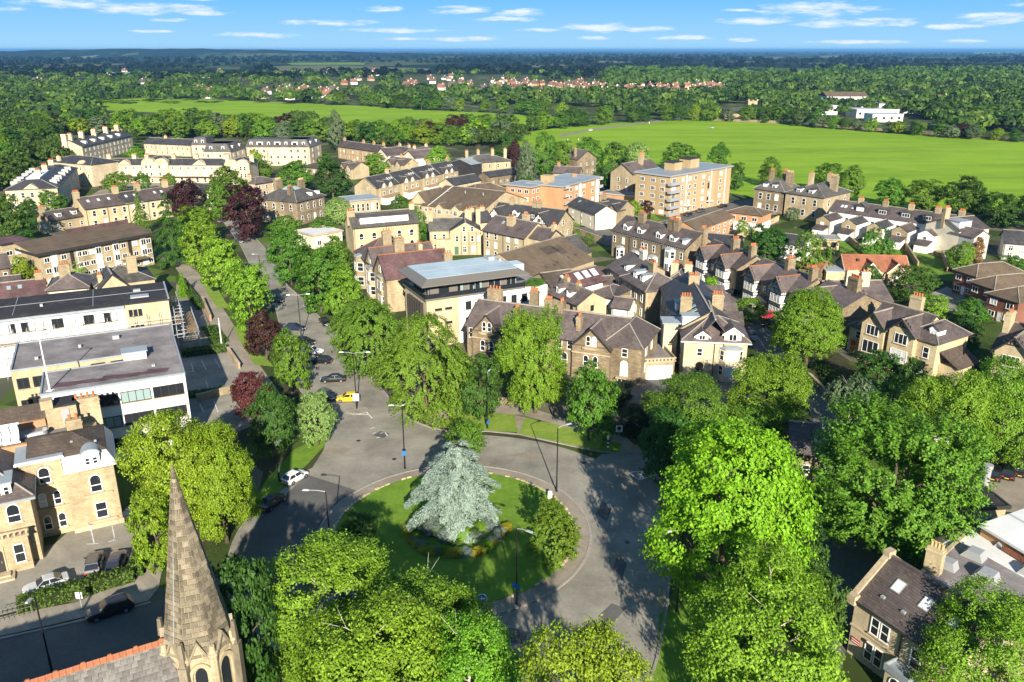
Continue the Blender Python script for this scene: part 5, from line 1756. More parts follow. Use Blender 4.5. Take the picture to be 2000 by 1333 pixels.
# ---- half timbered semi detached row along the side road (fronts turned to the road)
def tudor(A, B, label, bays, h=6.8):
    b = Bld('half_timbered_house', label, A, B, h, 10.5, 'stone_dark', 'slate_purple', group='half timbered houses along the side road', world=True)
    L = b.L
    b.box(0, L, 0, b.d, 0, h)
    b.gable(0, L, 0, b.d, h, 3.8)
    for c in bays:
        w = 4.2
        b.part('bay_wall', 'render_white', MB().box(c - w / 2, c + w / 2, -1.5, .4, 0, h + .2).ext_y([(c - w / 2, h + .2), (c + w / 2, h + .2), (c, h + 2.55)], -1.5, -1.3))
        b.gable(c - w / 2, c + w / 2, -1.5, b.d * .5, h + .2, 3.2, 'y', o=.45, barge='paint_dark', walls=False, ridge='ridge_red')
        t = MB()
        for i in range(-4, 5):
            x = c + i * w / 9
            t.box(x - .09, x + .09, -1.58, -1.5, h + .3, h + .2 + 3.0 * (1 - abs(i) / 4.9))
            t.box(x - .08, x + .08, -1.58, -1.5, h - 1.0, h - .06)
            t.box(x - .08, x + .08, -1.58, -1.5, 2.9, 3.5)
        for z in (h - .04, h - 1.2, 3.5, 2.75):
            t.box(c - w / 2, c + w / 2, -1.6, -1.5, z, z + .2)
        for sx_ in (-1, 1):
            xx = c + sx_ * (w / 2 + .03)
            for z in (h - .04, h - 1.2, 3.5, 2.75):
                t.box(xx - .05, xx + .05, -1.5, -.02, z, z + .2)
            for yy in (-1.3, -.8, -.3):
                t.box(xx - .045, xx + .045, yy - .08, yy + .08, h - 1.0, h - .06)
        b.part('timbering', 'paint_dark', t)
        for x in (-1.2, 0, 1.2):
            b.win('f', c + x, 3.75, 1.05, 1.8, 'cross', -1.5, 'glass_dark')
            b.win('f', c + x, .7, 1.05, 1.9, 'cross', -1.5, 'glass_dark')
        b.win('f', c, h + .5, .9, 1.1, 'case', -1.5, 'glass_dark')
    m = (bays[0] + bays[1]) / 2
    b.part('porch_roof', 'slate_dark', MB().add([(m - 2.2, -1.6, 2.6), (m + 2.2, -1.6, 2.6), (m + 2.2, -.02, 3.4), (m - 2.2, -.02, 3.4), (m - 2.2, -1.6, 2.45), (m + 2.2, -1.6, 2.45)], [(0, 1, 2, 3), (0, 4, 5, 1)]))
    b.row('f', (m - 1, m + 1), (4.0,), 1.0, 1.6, 'sash', sill=False)
    b.door('f', m - .8, .2, 1.0, 2.1, 'paint_dark')
    b.row('r', (3, 7), (1.2, 4.2), 1.0, 1.7)
    b.chimney(L * .5, b.d * .5, h + 6.4, 2.0, 1.2, 4, axis='y')
    b.chimney(L - 1, b.d * .45, h + 6.4, 1.6, 1.2, 4, axis='y')
    b.done()


tudor((48.6, 210.5), (54.6, 193.2), 'further pair of black and white half timbered houses on the side road', (4.2, 13.6))
tudor((55.6, 190.4), (62.0, 171.8), 'nearer pair of black and white half timbered houses with red parked car in front', (4.4, 14.6))
b = Bld('dark_gabled_house', 'dark stone house with one narrow front gable next to the half timbered houses', (62.6, 169.6), (66.2, 159.2), 6.8, 13, 'stone_dark', 'slate_purple', world=True)
b.box(0, b.L, 0, b.d, 0, 6.8)
b.gable(0, b.L, 0, b.d, 6.8, 4.0)
b.box(1, 5.4, -1.4, .3, 0, 7)
b.gable(1, 5.4, -1.4, 6, 7, 3.4, 'y', barge='paint_dark')
b.row('f', (2.5, 3.9), (4.0, .8), .9, 2.2, 'sash', -1.4)
b.chimney(b.L * .7, 6.5, 13.6, 3.0, 1.2, 6, axis='x')
b.done()
b = Bld('cream_gabled_house', 'big plain cream stone side wall under a purple cross gabled roof', (1627, 590), (1742, 588), 6.4, 12, 'stone_cream', 'slate_purple')
L = b.L
b.box(0, L, 0, b.d, 0, 6.4)
b.gable(0, L, 0, b.d, 6.4, 3.8)
b.gable(1.0, 9.0, -.3, b.d * .5, 6.6, 3.6, 'y', barge='paint_dark', wmat='stone_cream')
b.box(1.0, 9.0, -.28, .3, 0, 6.6)
tt = MB()
for i in range(-2, 3):
    tt.box(5 + i * .55 - .08, 5 + i * .55 + .08, -.36, -.28, 8.8, 10.0 - abs(i) * .45)
b.part('timbering', 'paint_dark', tt.box(3.6, 6.4, -.37, -.28, 8.7, 8.88))
b.chimney(L * .40, 3.8, 13.4, 2.6, 1.0, 4)
b.chimney(L * .66, 4.5, 12.8, 2.0, 1.0, 2)
b.done()

# ---- the pair of semi detached villas on the right
b = Bld('bay_fronted_villa', 'buff stone villa with two front gables and white multi light windows', (1694, 628), (1832, 669), 7.6, 10, 'stone_gold', 'slate_purple')
L = b.L
b.box(0, L, 0, b.d, 0, 7.2)
b.gable(0, L * .72, 0, b.d, 7.2, 4.6)
b.hip(L * .55, L, 0, b.d, 7.2, 3.6, o=.5)
for (c, w, zz) in ((.15 * L, 4.8, 7.6), (.56 * L, 5.0, 7.9)):
    b.box(c - w / 2, c + w / 2, -1.2, .4, 0, zz)
    b.gable(c - w / 2, c + w / 2, -1.2, b.d * .55, zz, 3.3, 'y', o=.5, barge='paint_dark')
    b.win('f', c, 5.6, 2.6, 2.0, 'band3', -1.2)
    b.win('f', c, 2.0, 3.4, 2.5, 'band3', -1.2)
    b.part('balcony', 'paint_black', MB().box(c - 2.2, c + 2.2, -2.0, -1.9, 1.3, 2.0).box(c - 2.2, c + 2.2, -2.0, -1.22, 1.15, 1.3))
t = MB()
for i in range(-3, 4):
    t.box(.56 * L + i * .5 - .09, .56 * L + i * .5 + .09, -1.3, -1.2, 9.0 - .1, 10.9 - abs(i) * .42)
b.part('timbering', 'paint_dark', t.box(.56 * L - 1.8, .56 * L + 1.8, -1.31, -1.2, 8.8, 8.98))
b.win('f', .87 * L, 4.0, 1.2, 2.1)
b.door('f', .82 * L, .2, 1.8, 2.6, 'paint_white')
b.part('balcony', 'paint_black', MB().box(.74 * L, .94 * L, -1.4, -1.3, 3.0, 3.8).box(.74 * L, .94 * L, -1.4, -.02, 2.85, 3.0))
b.dormer(.88 * L, 1.2, 1.8, 1.4, 'gable')
b.box(-4.5, .02, 1.5, 8, 0, 5.2)
b.hip(-4.5, .3, 1.5, 8, 5.2, 2.4)
b.win('f', -2.4, 3.1, 1.2, 1.5, 'sash', 1.5)
b.door('f', -3.2, .2, 1.1, 2.3, 'paint_red', 1.5)
b.box(L - .02, L + 3.6, 1.5, 8, 0, 3.2)
b.part('lean_to_roof', 'slate_brown', MB().ext_y([(L - .05, 5.4), (L + 4.0, 3.2), (L + 4.0, 3.36), (L - .05, 5.56)], 1.1, 8.4))
b.chimney(L * .42, b.d * .55, 14.4, 2.4, 1.0, 4)
b.done()
b = Bld('bay_fronted_villa', 'stone villa cut by the right edge with a dark timbered front gable', (1942, 679), (2060, 706), 7.8, (1921, 636), 'stone_gold', 'slate_purple')
L = b.L
b.box(0, L, 0, b.d, 0, 7.8)
b.gable(0, L, 0, b.d, 7.8, 4.6, barge='paint_dark')
b.box(.5, 6, -1.2, .4, 0, 7.9)
b.gable(.5, 6, -1.2, b.d * .55, 7.9, 3.8, 'y', o=.5, barge='paint_dark')
t = MB()
for i in range(-3, 4):
    t.box(3.25 + i * .55 - .09, 3.25 + i * .55 + .09, -1.3, -1.2, 9.4, 11.4 - abs(i) * .5)
b.part('timbering', 'paint_dark', t.box(1.4, 5.1, -1.31, -1.2, 9.2, 9.4))
b.win('f', 3.2, 5.4, 2.8, 2.0, 'band4', -1.2)
b.bay(3.2, 4.2, 0, 4.2, 2.2, 'stone_cream', levels=[1.2], wh=2.2)
b.chimney(.3, 4.5, 14.6, 2.6, 1.0, 2, axis='y')
b.chimney(L * .5, 5, 14.6, 2.6, 1.0, 4, axis='x')
b.done()
b = Bld('lodge', 'dark slate lodge with one small white dormer beneath the spreading trees', (1548, 884), (1650, 893), 4.2, 9, 'stone_buff', 'slate_purple')
b.box(0, b.L, 0, 9, 0, 4.2)
b.gable(0, b.L, 0, 9, 4.2, 3.4)
b.dormer(b.L * .55, 1.6, 1.6, 1.4, 'gable')
b.gutter()
b.row('f', (2, 5), (1,), 1, 1.5)
b.done()

# ---- right hand side further back
def hipvilla(A, B, d, label):
    b = Bld('stone_villa', label, A, B, 8.6, d, 'stone_dark' if 'left' in label else 'stone_buff', 'slate_grey')
    L = b.L
    b.box(0, L, 0, b.d, 0, 8.6)
    b.hip(0, L, 0, b.d, 8.6, 4.4, o=.6, flat=b.d * .38)
    b.main = (0, b.d, 8.6, 5.4)
    b.dormer(L * .3, .9, 1.7, 1.5, 'arch', 'slate_dark')
    b.dormer(L * .62, .9, 1.7, 1.5, 'arch', 'slate_dark')
    b.row('f', b.spread(1, L - 1, 3), (5.2, 1.4), 1.4, 2.3)
    b.row('r', b.spread(1, b.d - 1, 3), (5.2, 1.4), 1.2, 2.3)
    b.chimney(L * .2, b.d * .6, 16, 1.6, 1.2, 3)
    b.chimney(L * .85, b.d * .55, 16, 2.6, 1.2, 5, pot='pot_buff')
    b.chimney(L * .55, b.d * .8, 16, 1.6, 1.2, 3)
    b.done()


hipvilla((1474, 369), (1531, 376), 13, 'ivy stained dark stone villa with hipped roof left of its twin')
hipvilla((1535, 377), (1609, 387), (1645, 373), 'brown stone villa with hipped roof and arched dormers by the field')
b = Bld('orange_brick_house', 'low orange brick house with hipped brown roof and white ground floor', (1420, 414), (1488, 422), 5.6, (1505, 414), 'brick_orange', 'tile_brown')
b.box(0, b.L, 0, b.d, 2.9, 5.6)
b.box(.02, b.L - .02, .02, b.d - .02, 0, 2.9, 'render_white')
b.hip(0, b.L, 0, b.d, 5.6, 2.4, o=.6)
b.row('f', b.spread(.5, b.L - .5, 3), (3.4,), 1.8, 1.3, 'case')
b.done()
simple('orange_brick_terrace', 'orange brick terrace with brown roof and white conservatory', (1362, 450), (1434, 424), 5.0, 9, 'brick_orange', 'tile_brown', 2.6, 'gable', (6, (3.0, .8)), 'case', 1.6, 1.2, gut=False)
b = Bld('white_rear_terrace', 'long slate terrace with five white rear wings below the field', (1620, 411), (1872, 446), 6.8, 9.5, 'render_white', 'slate_purple')
L = b.L
b.box(0, L, 0, b.d, 0, 6.8)
b.gable(0, L, 0, b.d, 6.8, 3.8)
for i, q in enumerate((.06, .27, .47, .66, .85)):
    c = L * q
    f = 8.5 - i * .2
    wl = 'stone_buff' if i in (0, 1, 2, 3) else 'render_white'
    b.box(c - 2.4, c + 2.4, -f, .02, 0, 5.0, 'render_white')
    b.part('end_wall', wl, MB().box(c - 2.41, c + 2.39, -f - .06, -f, 0, 5.0).ext_y([(c - 2.4, 5.0), (c + 2.4, 5.0), (c, 6.39)], -f - .06, -f))
    b.gable(c - 2.4, c + 2.4, -f, .5, 5.0, 1.9, 'y', o=.25, mat='slate_dark' if i in (1, 2) else 'slate_purple', walls=False)
    b.win('f', c - .3, 2.9, 1.1, 1.5, 'sash', -f - .06)
    b.box(c - 1.9, c + 1.9, -f - 3.2, -f - .08, 0, 2.4, 'render_white')
    b.part('lean_to_roof', 'slate_purple', MB().ext_x([(-f - 3.5, 2.3), (-f - .05, 3.3), (-f - .05, 3.46), (-f - 3.5, 2.46)], c - 2.1, c + 2.1))
    b.win('f', c + 3.8, 3.6, 1.2, 1.6, 'sash')
for q in (.24, .42, .60, .76):
    b.dormer(L * q, 1.2, 3.2, 1.7, 'gable' if q == .24 else 'flat', 'slate_grey', wall='slate_dark', st='band3')
for q in (.08, .11, .17):
    b.skylight(L * q, 2.2, .9, 1.3, 'blind')
for q in (.2, .4, .6, .8, .97):
    b.chimney(L * q, b.d * .5, 12.4, 1.6, 1.0, 4, wall='stone_buff')
b.done()
b = Bld('grey_end_house', 'pale grey rendered end house with flat dormer right of the white wings', (1875, 452), (1932, 446), 7.6, 12, 'render_cream', 'slate_purple')
b.box(0, b.L, 0, b.d, 0, 7.6)
b.gable(0, b.L, 0, b.d, 7.6, 3.4, 'x')
b.box(0, 6, -5, .02, 0, 6.8, 'render_grey')
b.gable(0, 6, -5, 3, 6.8, 2.2, 'y')
b.win('f', 3, 4.0, 2.2, 1.6, 'band3', -5)
b.win('f', 3, 1.0, 2.2, 1.6, 'band3', -5)
b.dormer(3.0, 1.0, 4.6, 2.0, 'flat', 'lead', st='band3')
b.chimney(.5, 6, 14.5, 2.0, 1.0, 4, pot='pot')
b.done()
simple('pale_cottage', 'pale grey gabled cottage cut by the right edge', (1962, 474), (2040, 480), 5.0, 10, 'render_grey', 'slate_dark', 3.6, 'gable', (3, (2.8, .8)), 'cross', 1.2, 1.4)
b = Bld('red_tile_bungalow', 'bungalow with bright red tiled roof and small pointed gables', (1652, 528), (1776, 531), 3.4, 9, 'stone_gold', 'tile_red')
L = b.L
b.box(0, L, 0, 9, 0, 3.4)
b.gable(0, L, 0, 9, 3.4, 4.0, ridge='ridge_red', barge='render_cream')
for q in (.38, .78):
    b.box(L * q - 2, L * q + 2, -1.2, .3, 0, 3.4)
    b.gable(L * q - 2.2, L * q + 2.2, -1.2, 4.2, 3.4, 3.0, 'y', ridge='ridge_red', barge='render_cream')
    b.win('f', L * q, 1.0, 1.6, 1.5, 'case', -1.2)
b.box(-5, .02, -1, 5, 0, 3.2)
b.part('roof', 'lead', MB().box(-5.3, .3, -1.3, 5.3, 3.203, 3.4))
b.part('rooflight', 'paint_dark', MB().box(L * .2, L * .24, 2.0, 3.2, 5.4, 5.8))
b.done()
for i, (A, B, lb) in enumerate((((1866, 528), (1907, 541), 'furthest of three stepped brown brick flats with brown tiled roofs'), ((1897, 551), (1942, 566), 'middle of three stepped brown brick flats with brown tiled roofs'),
                               ((1930, 574), (1990, 592), 'nearest of three stepped brown brick flats with brown tiled roofs'))):
    b = Bld('brown_brick_flats', lb, A, B, 5.6, 14, 'brick_red', 'tile_brown', 'flats', 'stepped brown brick flats')
    b.box(0, b.L, 0, b.d, 0, 5.6)
    b.hip(0, b.L, 0, b.d, 5.6, 3.0, o=.5)
    b.row('f', (b.L * .22, b.L * .75), (3.6, .9), 1.7, 1.3, 'case')
    b.door('f', b.L * .5, .2, 1.0, 2.1, 'paint_white')
    b.row('l', (4, 9), (3.6, .9), 1.2, 1.3, 'case')
    b.done()
simple('red_tile_shed', 'small dark shed with red tiled roof behind the half timbered houses', (1560, 520), (1600, 528), 3.4, 7, 'stone_dark', 'tile_red', 2.2, 'gable', None)
simple('white_house', 'white walled house mostly hidden behind the dark garden trees', (1524, 474), (1570, 480), 4.6, 9, 'render_white', 'slate_dark', 2.4, 'gable', (3, (2.6, .8)))
simple('garden_studio', 'flat roofed pale garden studio near the white rear wings', (1585, 468), (1640, 470), 3.0, 6, 'stone_gold', 'lead', 'stone_trim', 'flat', (3, (.8,)), 'dark', 1.4, 1.6)

# ---- stone mansion at the lower left
b = Bld('stone_mansion', 'grand buff stone mansion with flat topped tower and lead mansard beside the church', (0, 980), (57, 968), 8.6, 15, 'stone_buff', 'slate_brown', 'mansion')
L = b.L
base0 = b.root.location.copy()


def loc_of(px, py, h):
    """surveyed position in the mansion's own axes"""
    p = P(px, py, h) - base0
    c, s_ = math.cos(-b.ang), math.sin(-b.ang)
    return p.x * c - p.y * s_, p.x * s_ + p.y * c


tx0, ty0 = loc_of(35, 906, 10.4)
tx1, ty1 = loc_of(117, 895, 10.4)
rx1, ry1 = loc_of(220, 902, 8.7)
ty = (ty0 + ty1) / 2
ry = ry1
b.box(-8, L, 0, 14, 0, 8.6)
b.box(tx0, tx1, ty, ty + 7, 0, 10.4)
b.box(tx1 + .02, rx1, ry, ry + 9, 0, 8.7)
b.box(-8, tx0 + 2, ty + 5.5, ty + 16, 0, 8.55)
# left block: mansard of lead with purple slates
b.hip(-8, L, 0, 13, 8.6, 3.4, o=.45, flat=3.4, mat='slate_purple')
b.part('lead_eaves', 'lead', MB().box(-8.6, L + .6, -.62, .1, 8.3, 8.58).box(L + .1, L + .6, .1, 6, 8.3, 8.58))
b.part('tower_roof', 'lead', MB().box(tx0 - .35, tx1 + .35, ty - .35, ty + 5.2, 10.45, 10.75))
b.part('tower_cornice', 'paint_white', MB().box(tx0 - .42, tx1 + .42, ty - .45, ty - .35, 10.35, 10.62))
b.part('tower_cornice', 'stone_trim', MB().box(tx0 - .14, tx1 + .14, ty - .14, ty + .05, 9.6, 9.9))
# right wing: mansard
wing = MB().prism([(tx1 + .1, ry - .4), (rx1 + .45, ry - .4), (rx1 + .45, ry + 9.4), (tx1 + .1, ry + 9.4)], 8.72, 10.4, [(tx1 + .1, ry + .5), (rx1 - .5, ry + .5), (rx1 - .5, ry + 8.4), (tx1 + .1, ry + 8.4)])
mo = b.part('mansard', 'lead', wing)
b.part('roof', 'slate_brown', MB().add([(tx1 - 4, ry + .35, 10.42), (rx1 - .35, ry + .35, 10.42), (rx1 - .35, ry + 8.5, 10.42), (tx1 - 4, ry + 8.5, 10.42), (tx1 - 2, ry + 4.2, 12.0), (rx1 - 4, ry + 4.2, 12.0)],
                                       [(0, 1, 5, 4), (1, 2, 5), (2, 3, 4, 5), (3, 0, 4), (0, 3, 2, 1)]))
b.part('eaves', 'paint_white', MB().box(tx1 + .05, rx1 + .5, ry - .5, ry - .38, 8.5, 8.72).box(rx1 + .42, rx1 + .52, ry - .38, ry + 9, 8.5, 8.72))
dn = MB()
for i in range(16):
    x = tx1 + 1.6 + (rx1 - tx1 - 1.8) * i / 16
    dn.box(x, x + .16, ry - .2, ry - .02, 8.2, 8.42)
b.part('dentils', 'stone_trim', dn)
wc = (tx1 + rx1) / 2 + .5
# arched white dormer
do = b.part('dormer', 'paint_white', MB().box(wc - .95, wc + .95, ry - .35, ry + 2, 8.8, 10.3).ext_y([(.95 * math.cos(math.pi * i / 10) + wc, 10.3 + .6 * math.sin(math.pi * i / 10)) for i in range(11)], ry - .35, ry + 2))
b.part('dormer_roof', 'lead', MB().ext_y([(1.1 * math.cos(math.pi * i / 10) + wc, 10.4 + .66 * math.sin(math.pi * i / 10)) for i in range(11)], ry - .28, ry + 2.4), do)
for sx_ in (-.42, .42):
    f, p, sm = win_meshes(.6, .95, 'sash')
    ob('window', f, do, (wc + sx_, ry - .35, 9.1))
    ob('pane', p, do, (wc + sx_, ry - .35, 9.1))
b.win('f', wc, 5.1, 1.35, 2.4, 'arch', ry)
b.win('f', wc + .1, 1.4, 1.35, 2.2, 'sash', ry)
for z in (4.7, 1.0):
    b.part('sill_band', 'stone_trim', MB().box(wc - 1.5, wc + 1.7, ry - .25, ry - .01, z, z + .22))
b.part('plinth', 'stone_trim', MB().box(tx1, rx1 + .12, ry - .12, ry - .01, 0, .7))
# tower windows
tc_ = (tx0 + tx1) / 2
b.win('f', tc_ + .2, 7.3, 1.3, 2.2, 'arch', ty)
for dx in (-.75, .85):
    b.win('f', tc_ + dx + .25, 4.2, .85, 1.9, 'arch', ty)
    b.win('f', tc_ + dx + .3, 1.0, .9, 2.0, 'arch', ty)
for z in (6.9, 3.8, .7):
    b.part('sill_band', 'stone_trim', MB().box(tx0 - .08, tx1 + .08, ty - .22, ty - .01, z, z + .2))
b.part('hood_mould', 'stone_trim', MB().ext_y([(tc_ + .2 + .95 * math.cos(math.pi * i / 8), 8.85 + .95 * math.sin(math.pi * i / 8)) for i in range(9)] + [(tc_ + .2 + .75 * math.cos(math.pi * i / 8), 8.85 + .75 * math.sin(math.pi * i / 8)) for i in range(8, -1, -1)], ty - .14, ty - .01))
# left block face, bay and balcony
b.win('f', L - 1.9, 5.6, 1.4, 2.4, 'arch')
b.win('f', L - 5.2, 5.6, 1.4, 2.4, 'arch')
b.box(L - 7.5, L - .9, -1.5, .02, 0, 4.5)
b.part('balcony', 'stone_trim', MB().box(L - 7.7, L - .7, -1.8, -.02, 4.502, 4.72))
bal = MB()
for i in range(12):
    x = L - 7.5 + 6.6 * i / 11
    bal.box(x - .09, x + .09, -1.72, -1.58, 4.72, 5.25)
b.part('balustrade', 'stone_trim', bal.box(L - 7.7, L - .7, -1.78, -1.52, 5.25, 5.42))
b.door('f', L - 4.4, .3, 1.6, 3.2, 'paint_dark', -1.5, arch=True)
b.win('f', L - 2.0, 1.2, 1.1, 2.4, 'sash', -1.5)
dw = b.part('dormer', 'paint_white', MB().box(L - 3.4, L - 1.6, .3, 3, 8.7, 10.5))
b.part('dormer_roof', 'lead', MB().box(L - 3.6, L - 1.4, .1, 3.4, 10.502, 10.7), dw)
for dx in (-.4, .4):
    f, p, sm = win_meshes(.6, 1.1, 'sash')
    ob('window', f, dw, (L - 2.5 + dx, .3, 9.1))
    ob('pane', p, dw, (L - 2.5 + dx, .3, 9.1))
b.part('steps', 'stone_trim', MB().box(L - 6, L - 2.8, -3.2, -1.52, 0, .3).box(L - 5.6, L - 3.2, -2.6, -1.52, .302, .5))
# rear ranges of roof, lantern and chimneys behind the front
b.box(-14, rx1 - 1.2, ry + 9.02, ry + 17, 0, 10.0)
b.part('roof', 'felt_grey', MB().box(-14, tx1 + 1, ry + 6.8, ry + 12.3, 10.05, 10.25))
b.part('roof', 'slate_brown', MB().ext_x([(ry + 12.4, 10.02), (ry + 15, 12.4), (ry + 17.5, 10.02)], -14.5, rx1 - 1.0))
b.part('parapet', 'brick_orange', MB().box(-14, tx1 - 1.5, ry + 11.8, ry + 12.2, 10.25, 11.2).box(-9, tx1 - 3.5, ry + 5.2, ry + 5.6, 10.0, 11.0))
lf = MB()
for i in range(11):
    x = -8 + i * 1.0
    lf.box(x - .06, x + .06, ry + 6.2, ry + 6.28, 10.9, 12.0).tube((x, ry + 6.2, 12), (x, ry + 8.2, 12.7), .06, .06, 5)
lo_ = b.part('roof_lantern', 'paint_white', lf.box(-8.1, 2.2, ry + 6.15, ry + 6.3, 10.9, 11.05).box(-8.1, 2.2, ry + 6.15, ry + 6.3, 11.95, 12.1).box(-8.1, 2.2, ry + 8.1, ry + 8.3, 12.62, 12.8))
b.part('pane', 'blind', MB().add([(-8, ry + 6.3, 11), (2.1, ry + 6.3, 11), (2.1, ry + 8.2, 12.6), (-8, ry + 8.2, 12.6), (-8, ry + 10, 11), (2.1, ry + 10, 11)], [(0, 1, 2, 3), (3, 2, 5, 4)]), lo_)
b.part('lift_house', 'stone_buff', MB().box(tx1 - 1.2, tx1 + 2.4, ry + 10.0, ry + 13.2, 8, 13.2).box(tx1 - 1.6, tx1 - .2, ry + 9.8, ry + 11.2, 13.2, 14.4))
b.part('louvre', 'galv', MB().box(tx1 + .6, tx1 + 1.5, ry + 9.9, ry + 9.99, 10.6, 12.9))
b.part('lift_house_roof', 'felt_dark', MB().box(tx1 - .1, tx1 + 2.5, ry + 9.9, ry + 13.3, 13.202, 13.4))
b.chimney(rx1 - 2.0, ry + 11.6, 13.4, 3.2, 1.3, 4, z0=8)
b.chimney(tx1 + 1.9, ry + 7.2, 12.4, 1.8, 1.1, 2, z0=8)
b.chimney(tx0 - 4.2, ry + 14.6, 15.0, 3.0, 1.2, 5, z0=8)
b.part('slate_vents', 'galv', MB().box(wc - 2, wc - 1.7, ry + 2.4, ry + 2.7, 11.2, 11.4).box(wc + .6, wc + .9, ry + 1.8, ry + 2.1, 11.0, 11.2))
b.part('duct', 'galv', MB().tube((tx1 - 4, ry + 8.6, 10.5), (tx1 - 1.6, ry + 8.8, 10.6), .35).tube((tx1 - 1.6, ry + 8.8, 10.3), (tx1 - 1.5, ry + 8.2, 11.3), .3))
b.part('drainpipe', 'paint_dark', MB().box(tx1 + .05, tx1 + .17, ty - .12, ty - .0, .2, 10).box(L + .02, L + .14, -.02, .12, .2, 8.2))
b.done()

# ---- white modern office, left
V3 = P(361, 731, 12).xy
U3 = Vector((.90, .436)).normalized()
A3 = V3 - U3 * 23.2
b = Bld('modern_office', 'white modern office with flat grey felt roof and long strip windows', A3, V3, 12.0, 26, 'render_white', 'felt_grey', 'office building', world=True)
L = b.L
b.box(4.5, L, 0, 9.4, 0, 12)
b.box(0, L - 6, 12.4, 25.6, 0, 11.98, 'stone_gold')
b.box(L - 5.98, L, 9.38, 25.62, 0, 11.99)
b.box(L * .30, L - 5.9, 9.3, 12.5, 0, 10.2, 'stone_gold')
b.part('roof', 'felt_grey', MB().box(4.75, L - .25, .25, 9.2, 12.003, 12.08).box(.25, L - 6.02, 12.6, 25.4, 12.003, 12.08).box(L - 6.0, L - .25, 9.22, 25.4, 12.004, 12.085))
b.part('well_roof', 'felt_grey', MB().box(L * .30, L - 6.1, 9.45, 12.35, 10.203, 10.3))
cop = MB()
cop.box(4.4, L + .06, -.08, .2, 11.95, 12.28).box(L - .2, L + .06, .2, 25.4, 11.95, 12.28).box(-.06, L - .2, 25.4, 25.66, 11.95, 12.28).box(-.06, .2, 12.3, 25.4, 11.95, 12.28)
cop.box(.2, L - 6.0, 12.3, 12.5, 11.95, 12.2).box(4.4, 4.62, .2, 9.4, 11.95, 12.28).box(4.62, L - 6.1, 9.2, 9.42, 11.95, 12.2)
b.part('coping', 'lead', cop)
for z in (9.0, 5.5, 2.0):
    for (u, w) in ((7.0, 4.2), (11.8, 4.4), (16.3, 4.0), (20.7, 4.2)):
        b.win('f', u, z, w, 1.75, 'darkband4', pane=b.seed.choice(['glass_teal', 'glass_teal', 'glass_dark']))
b.row('f', (1.3, 3.4), (9.0, 5.5), 1.6, 1.7, 'darkcase', 12.4)
for u in (L * .5, L * .62, L * .72):
    b.win('f', u, 10.4, 2.0, 1.0, 'darkcase', 12.4)
b.part('stair_head', 'render_white', MB().box(L * .66, L * .80, 9.3, 11.6, 12.09, 13.3))
b.part('stair_head_roof', 'lead', MB().box(L * .65, L * .81, 9.1, 11.8, 13.302, 13.45))
mkp = MB()
for i in range(7):
    x = 6 + i * 2.0
    mkp.prism([(x, 2.2), (x + 2.9, 2.0 + .4 * (i % 2)), (x + 3.4, 3.6), (x + .4, 4.2 - .5 * (i % 3))], 12.082, 12.09 + .001 * i)
b.part('roof_stain', 'slate_red', mkp)
b.part('roof_vent', 'galv', MB().box(3, 3.5, 16, 16.5, 12.09, 12.5).box(9, 9.4, 19, 19.4, 12.09, 12.6).box(14, 15, 21, 21.8, 12.09, 12.7).box(19, 19.5, 5, 5.5, 12.09, 12.4))
b.row('r', (4, 10, 16, 22), (9.0, 5.5, 2.0), 1.2, 1.7, 'darkcase')
b.done()
tag(MB().tube((0, 0, 0), (0, 0, 7.5), .12, .07, 8).lathe([(.12, 7.5), (.2, 7.6), (.2, 7.75), (.05, 7.85)], 8).box(-.4, .4, -.4, .4, -.3, 0).build('flagpole', 'paint_white', None, (*(A3 + U3 * 5.6 + Vector((-.436, .9)) * 1.5), 12.1)),
    'thin white flagpole rising from the grey felt office roof', 'flagpole')
tag(MB().tube((0, 0, 0), (0, 0, tall(P(434, 682).y, 622)), .14, .08, 8).lathe([(.3, 0), (.3, .3), (.15, .4)], 8).build('flagpole', 'paint_white', None, P(434, 682)), 'tall white flagpole standing on the little hedge by the avenue pavement', 'flagpole')

# ---- building under scaffolding
b = Bld('scaffolded_block', 'long low block with dark felt roof wrapped in scaffolding', (-60, 632), (329, 587), 11.0, 13.5, 'render_white', 'felt_dark', 'office building')
L = b.L
us = .76 * L
b.box(0, us, 0, b.d, 0, 11)
b.box(us + .002, L, .01, b.d, 0, 10.98, 'stone_gold')
b.part('roof', 'felt_dark', MB().box(-.1, L + .15, 1.0, b.d + .1, 11.0, 11.35).ext_x([(-.2, 10.9), (1.0, 11.05), (1.0, 11.35), (-.2, 11.1)], -.1, us).box(us + .02, L + .15, -.1, .99, 11.0, 11.3))
b.part('gutter_strip', 'lead', MB().box(-.1, us, -.5, -.22, 10.6, 11.05))
b.part('roof_seam', 'galv', MB().box(0, L, b.d * .55, b.d * .56, 11.352, 11.4).box(L * .2, L * .203, 1, b.d, 11.352, 11.4).box(L * .60, L * .603, 1, b.d, 11.352, 11.4).box(L - .1, L + .2, 0, b.d, 11.352, 11.5))
b.part('rooflight', 'galv', MB().box(L * .80, L * .90, 3.0, 4.8, 11.352, 11.6).box(L * .82, L * .86, 8, 9, 11.352, 11.7).box(L * .33, L * .345, 4.6, 5.3, 11.352, 11.8))
b.row('f', [L * q for q in (.19, .25, .285, .40, .425, .555, .582, .635, .665, .70)], (8.2,), 1.1, 1.8, 'dark', sill=True)
b.row('f', [L * q for q in (.79, .815, .84)], (8.6, 5.4), .7, 1.4, 'dark', pane='glass_dark')
b.row('f', [L * q for q in (.06, .11, .16, .33, .36, .49, .52)], (8.2,), 1.6, 1.8, 'case', pane='blind')
b.part('white_panels', 'render_white', MB().box(0, us, -.25, -.02, 1, 6.4))
b.done()
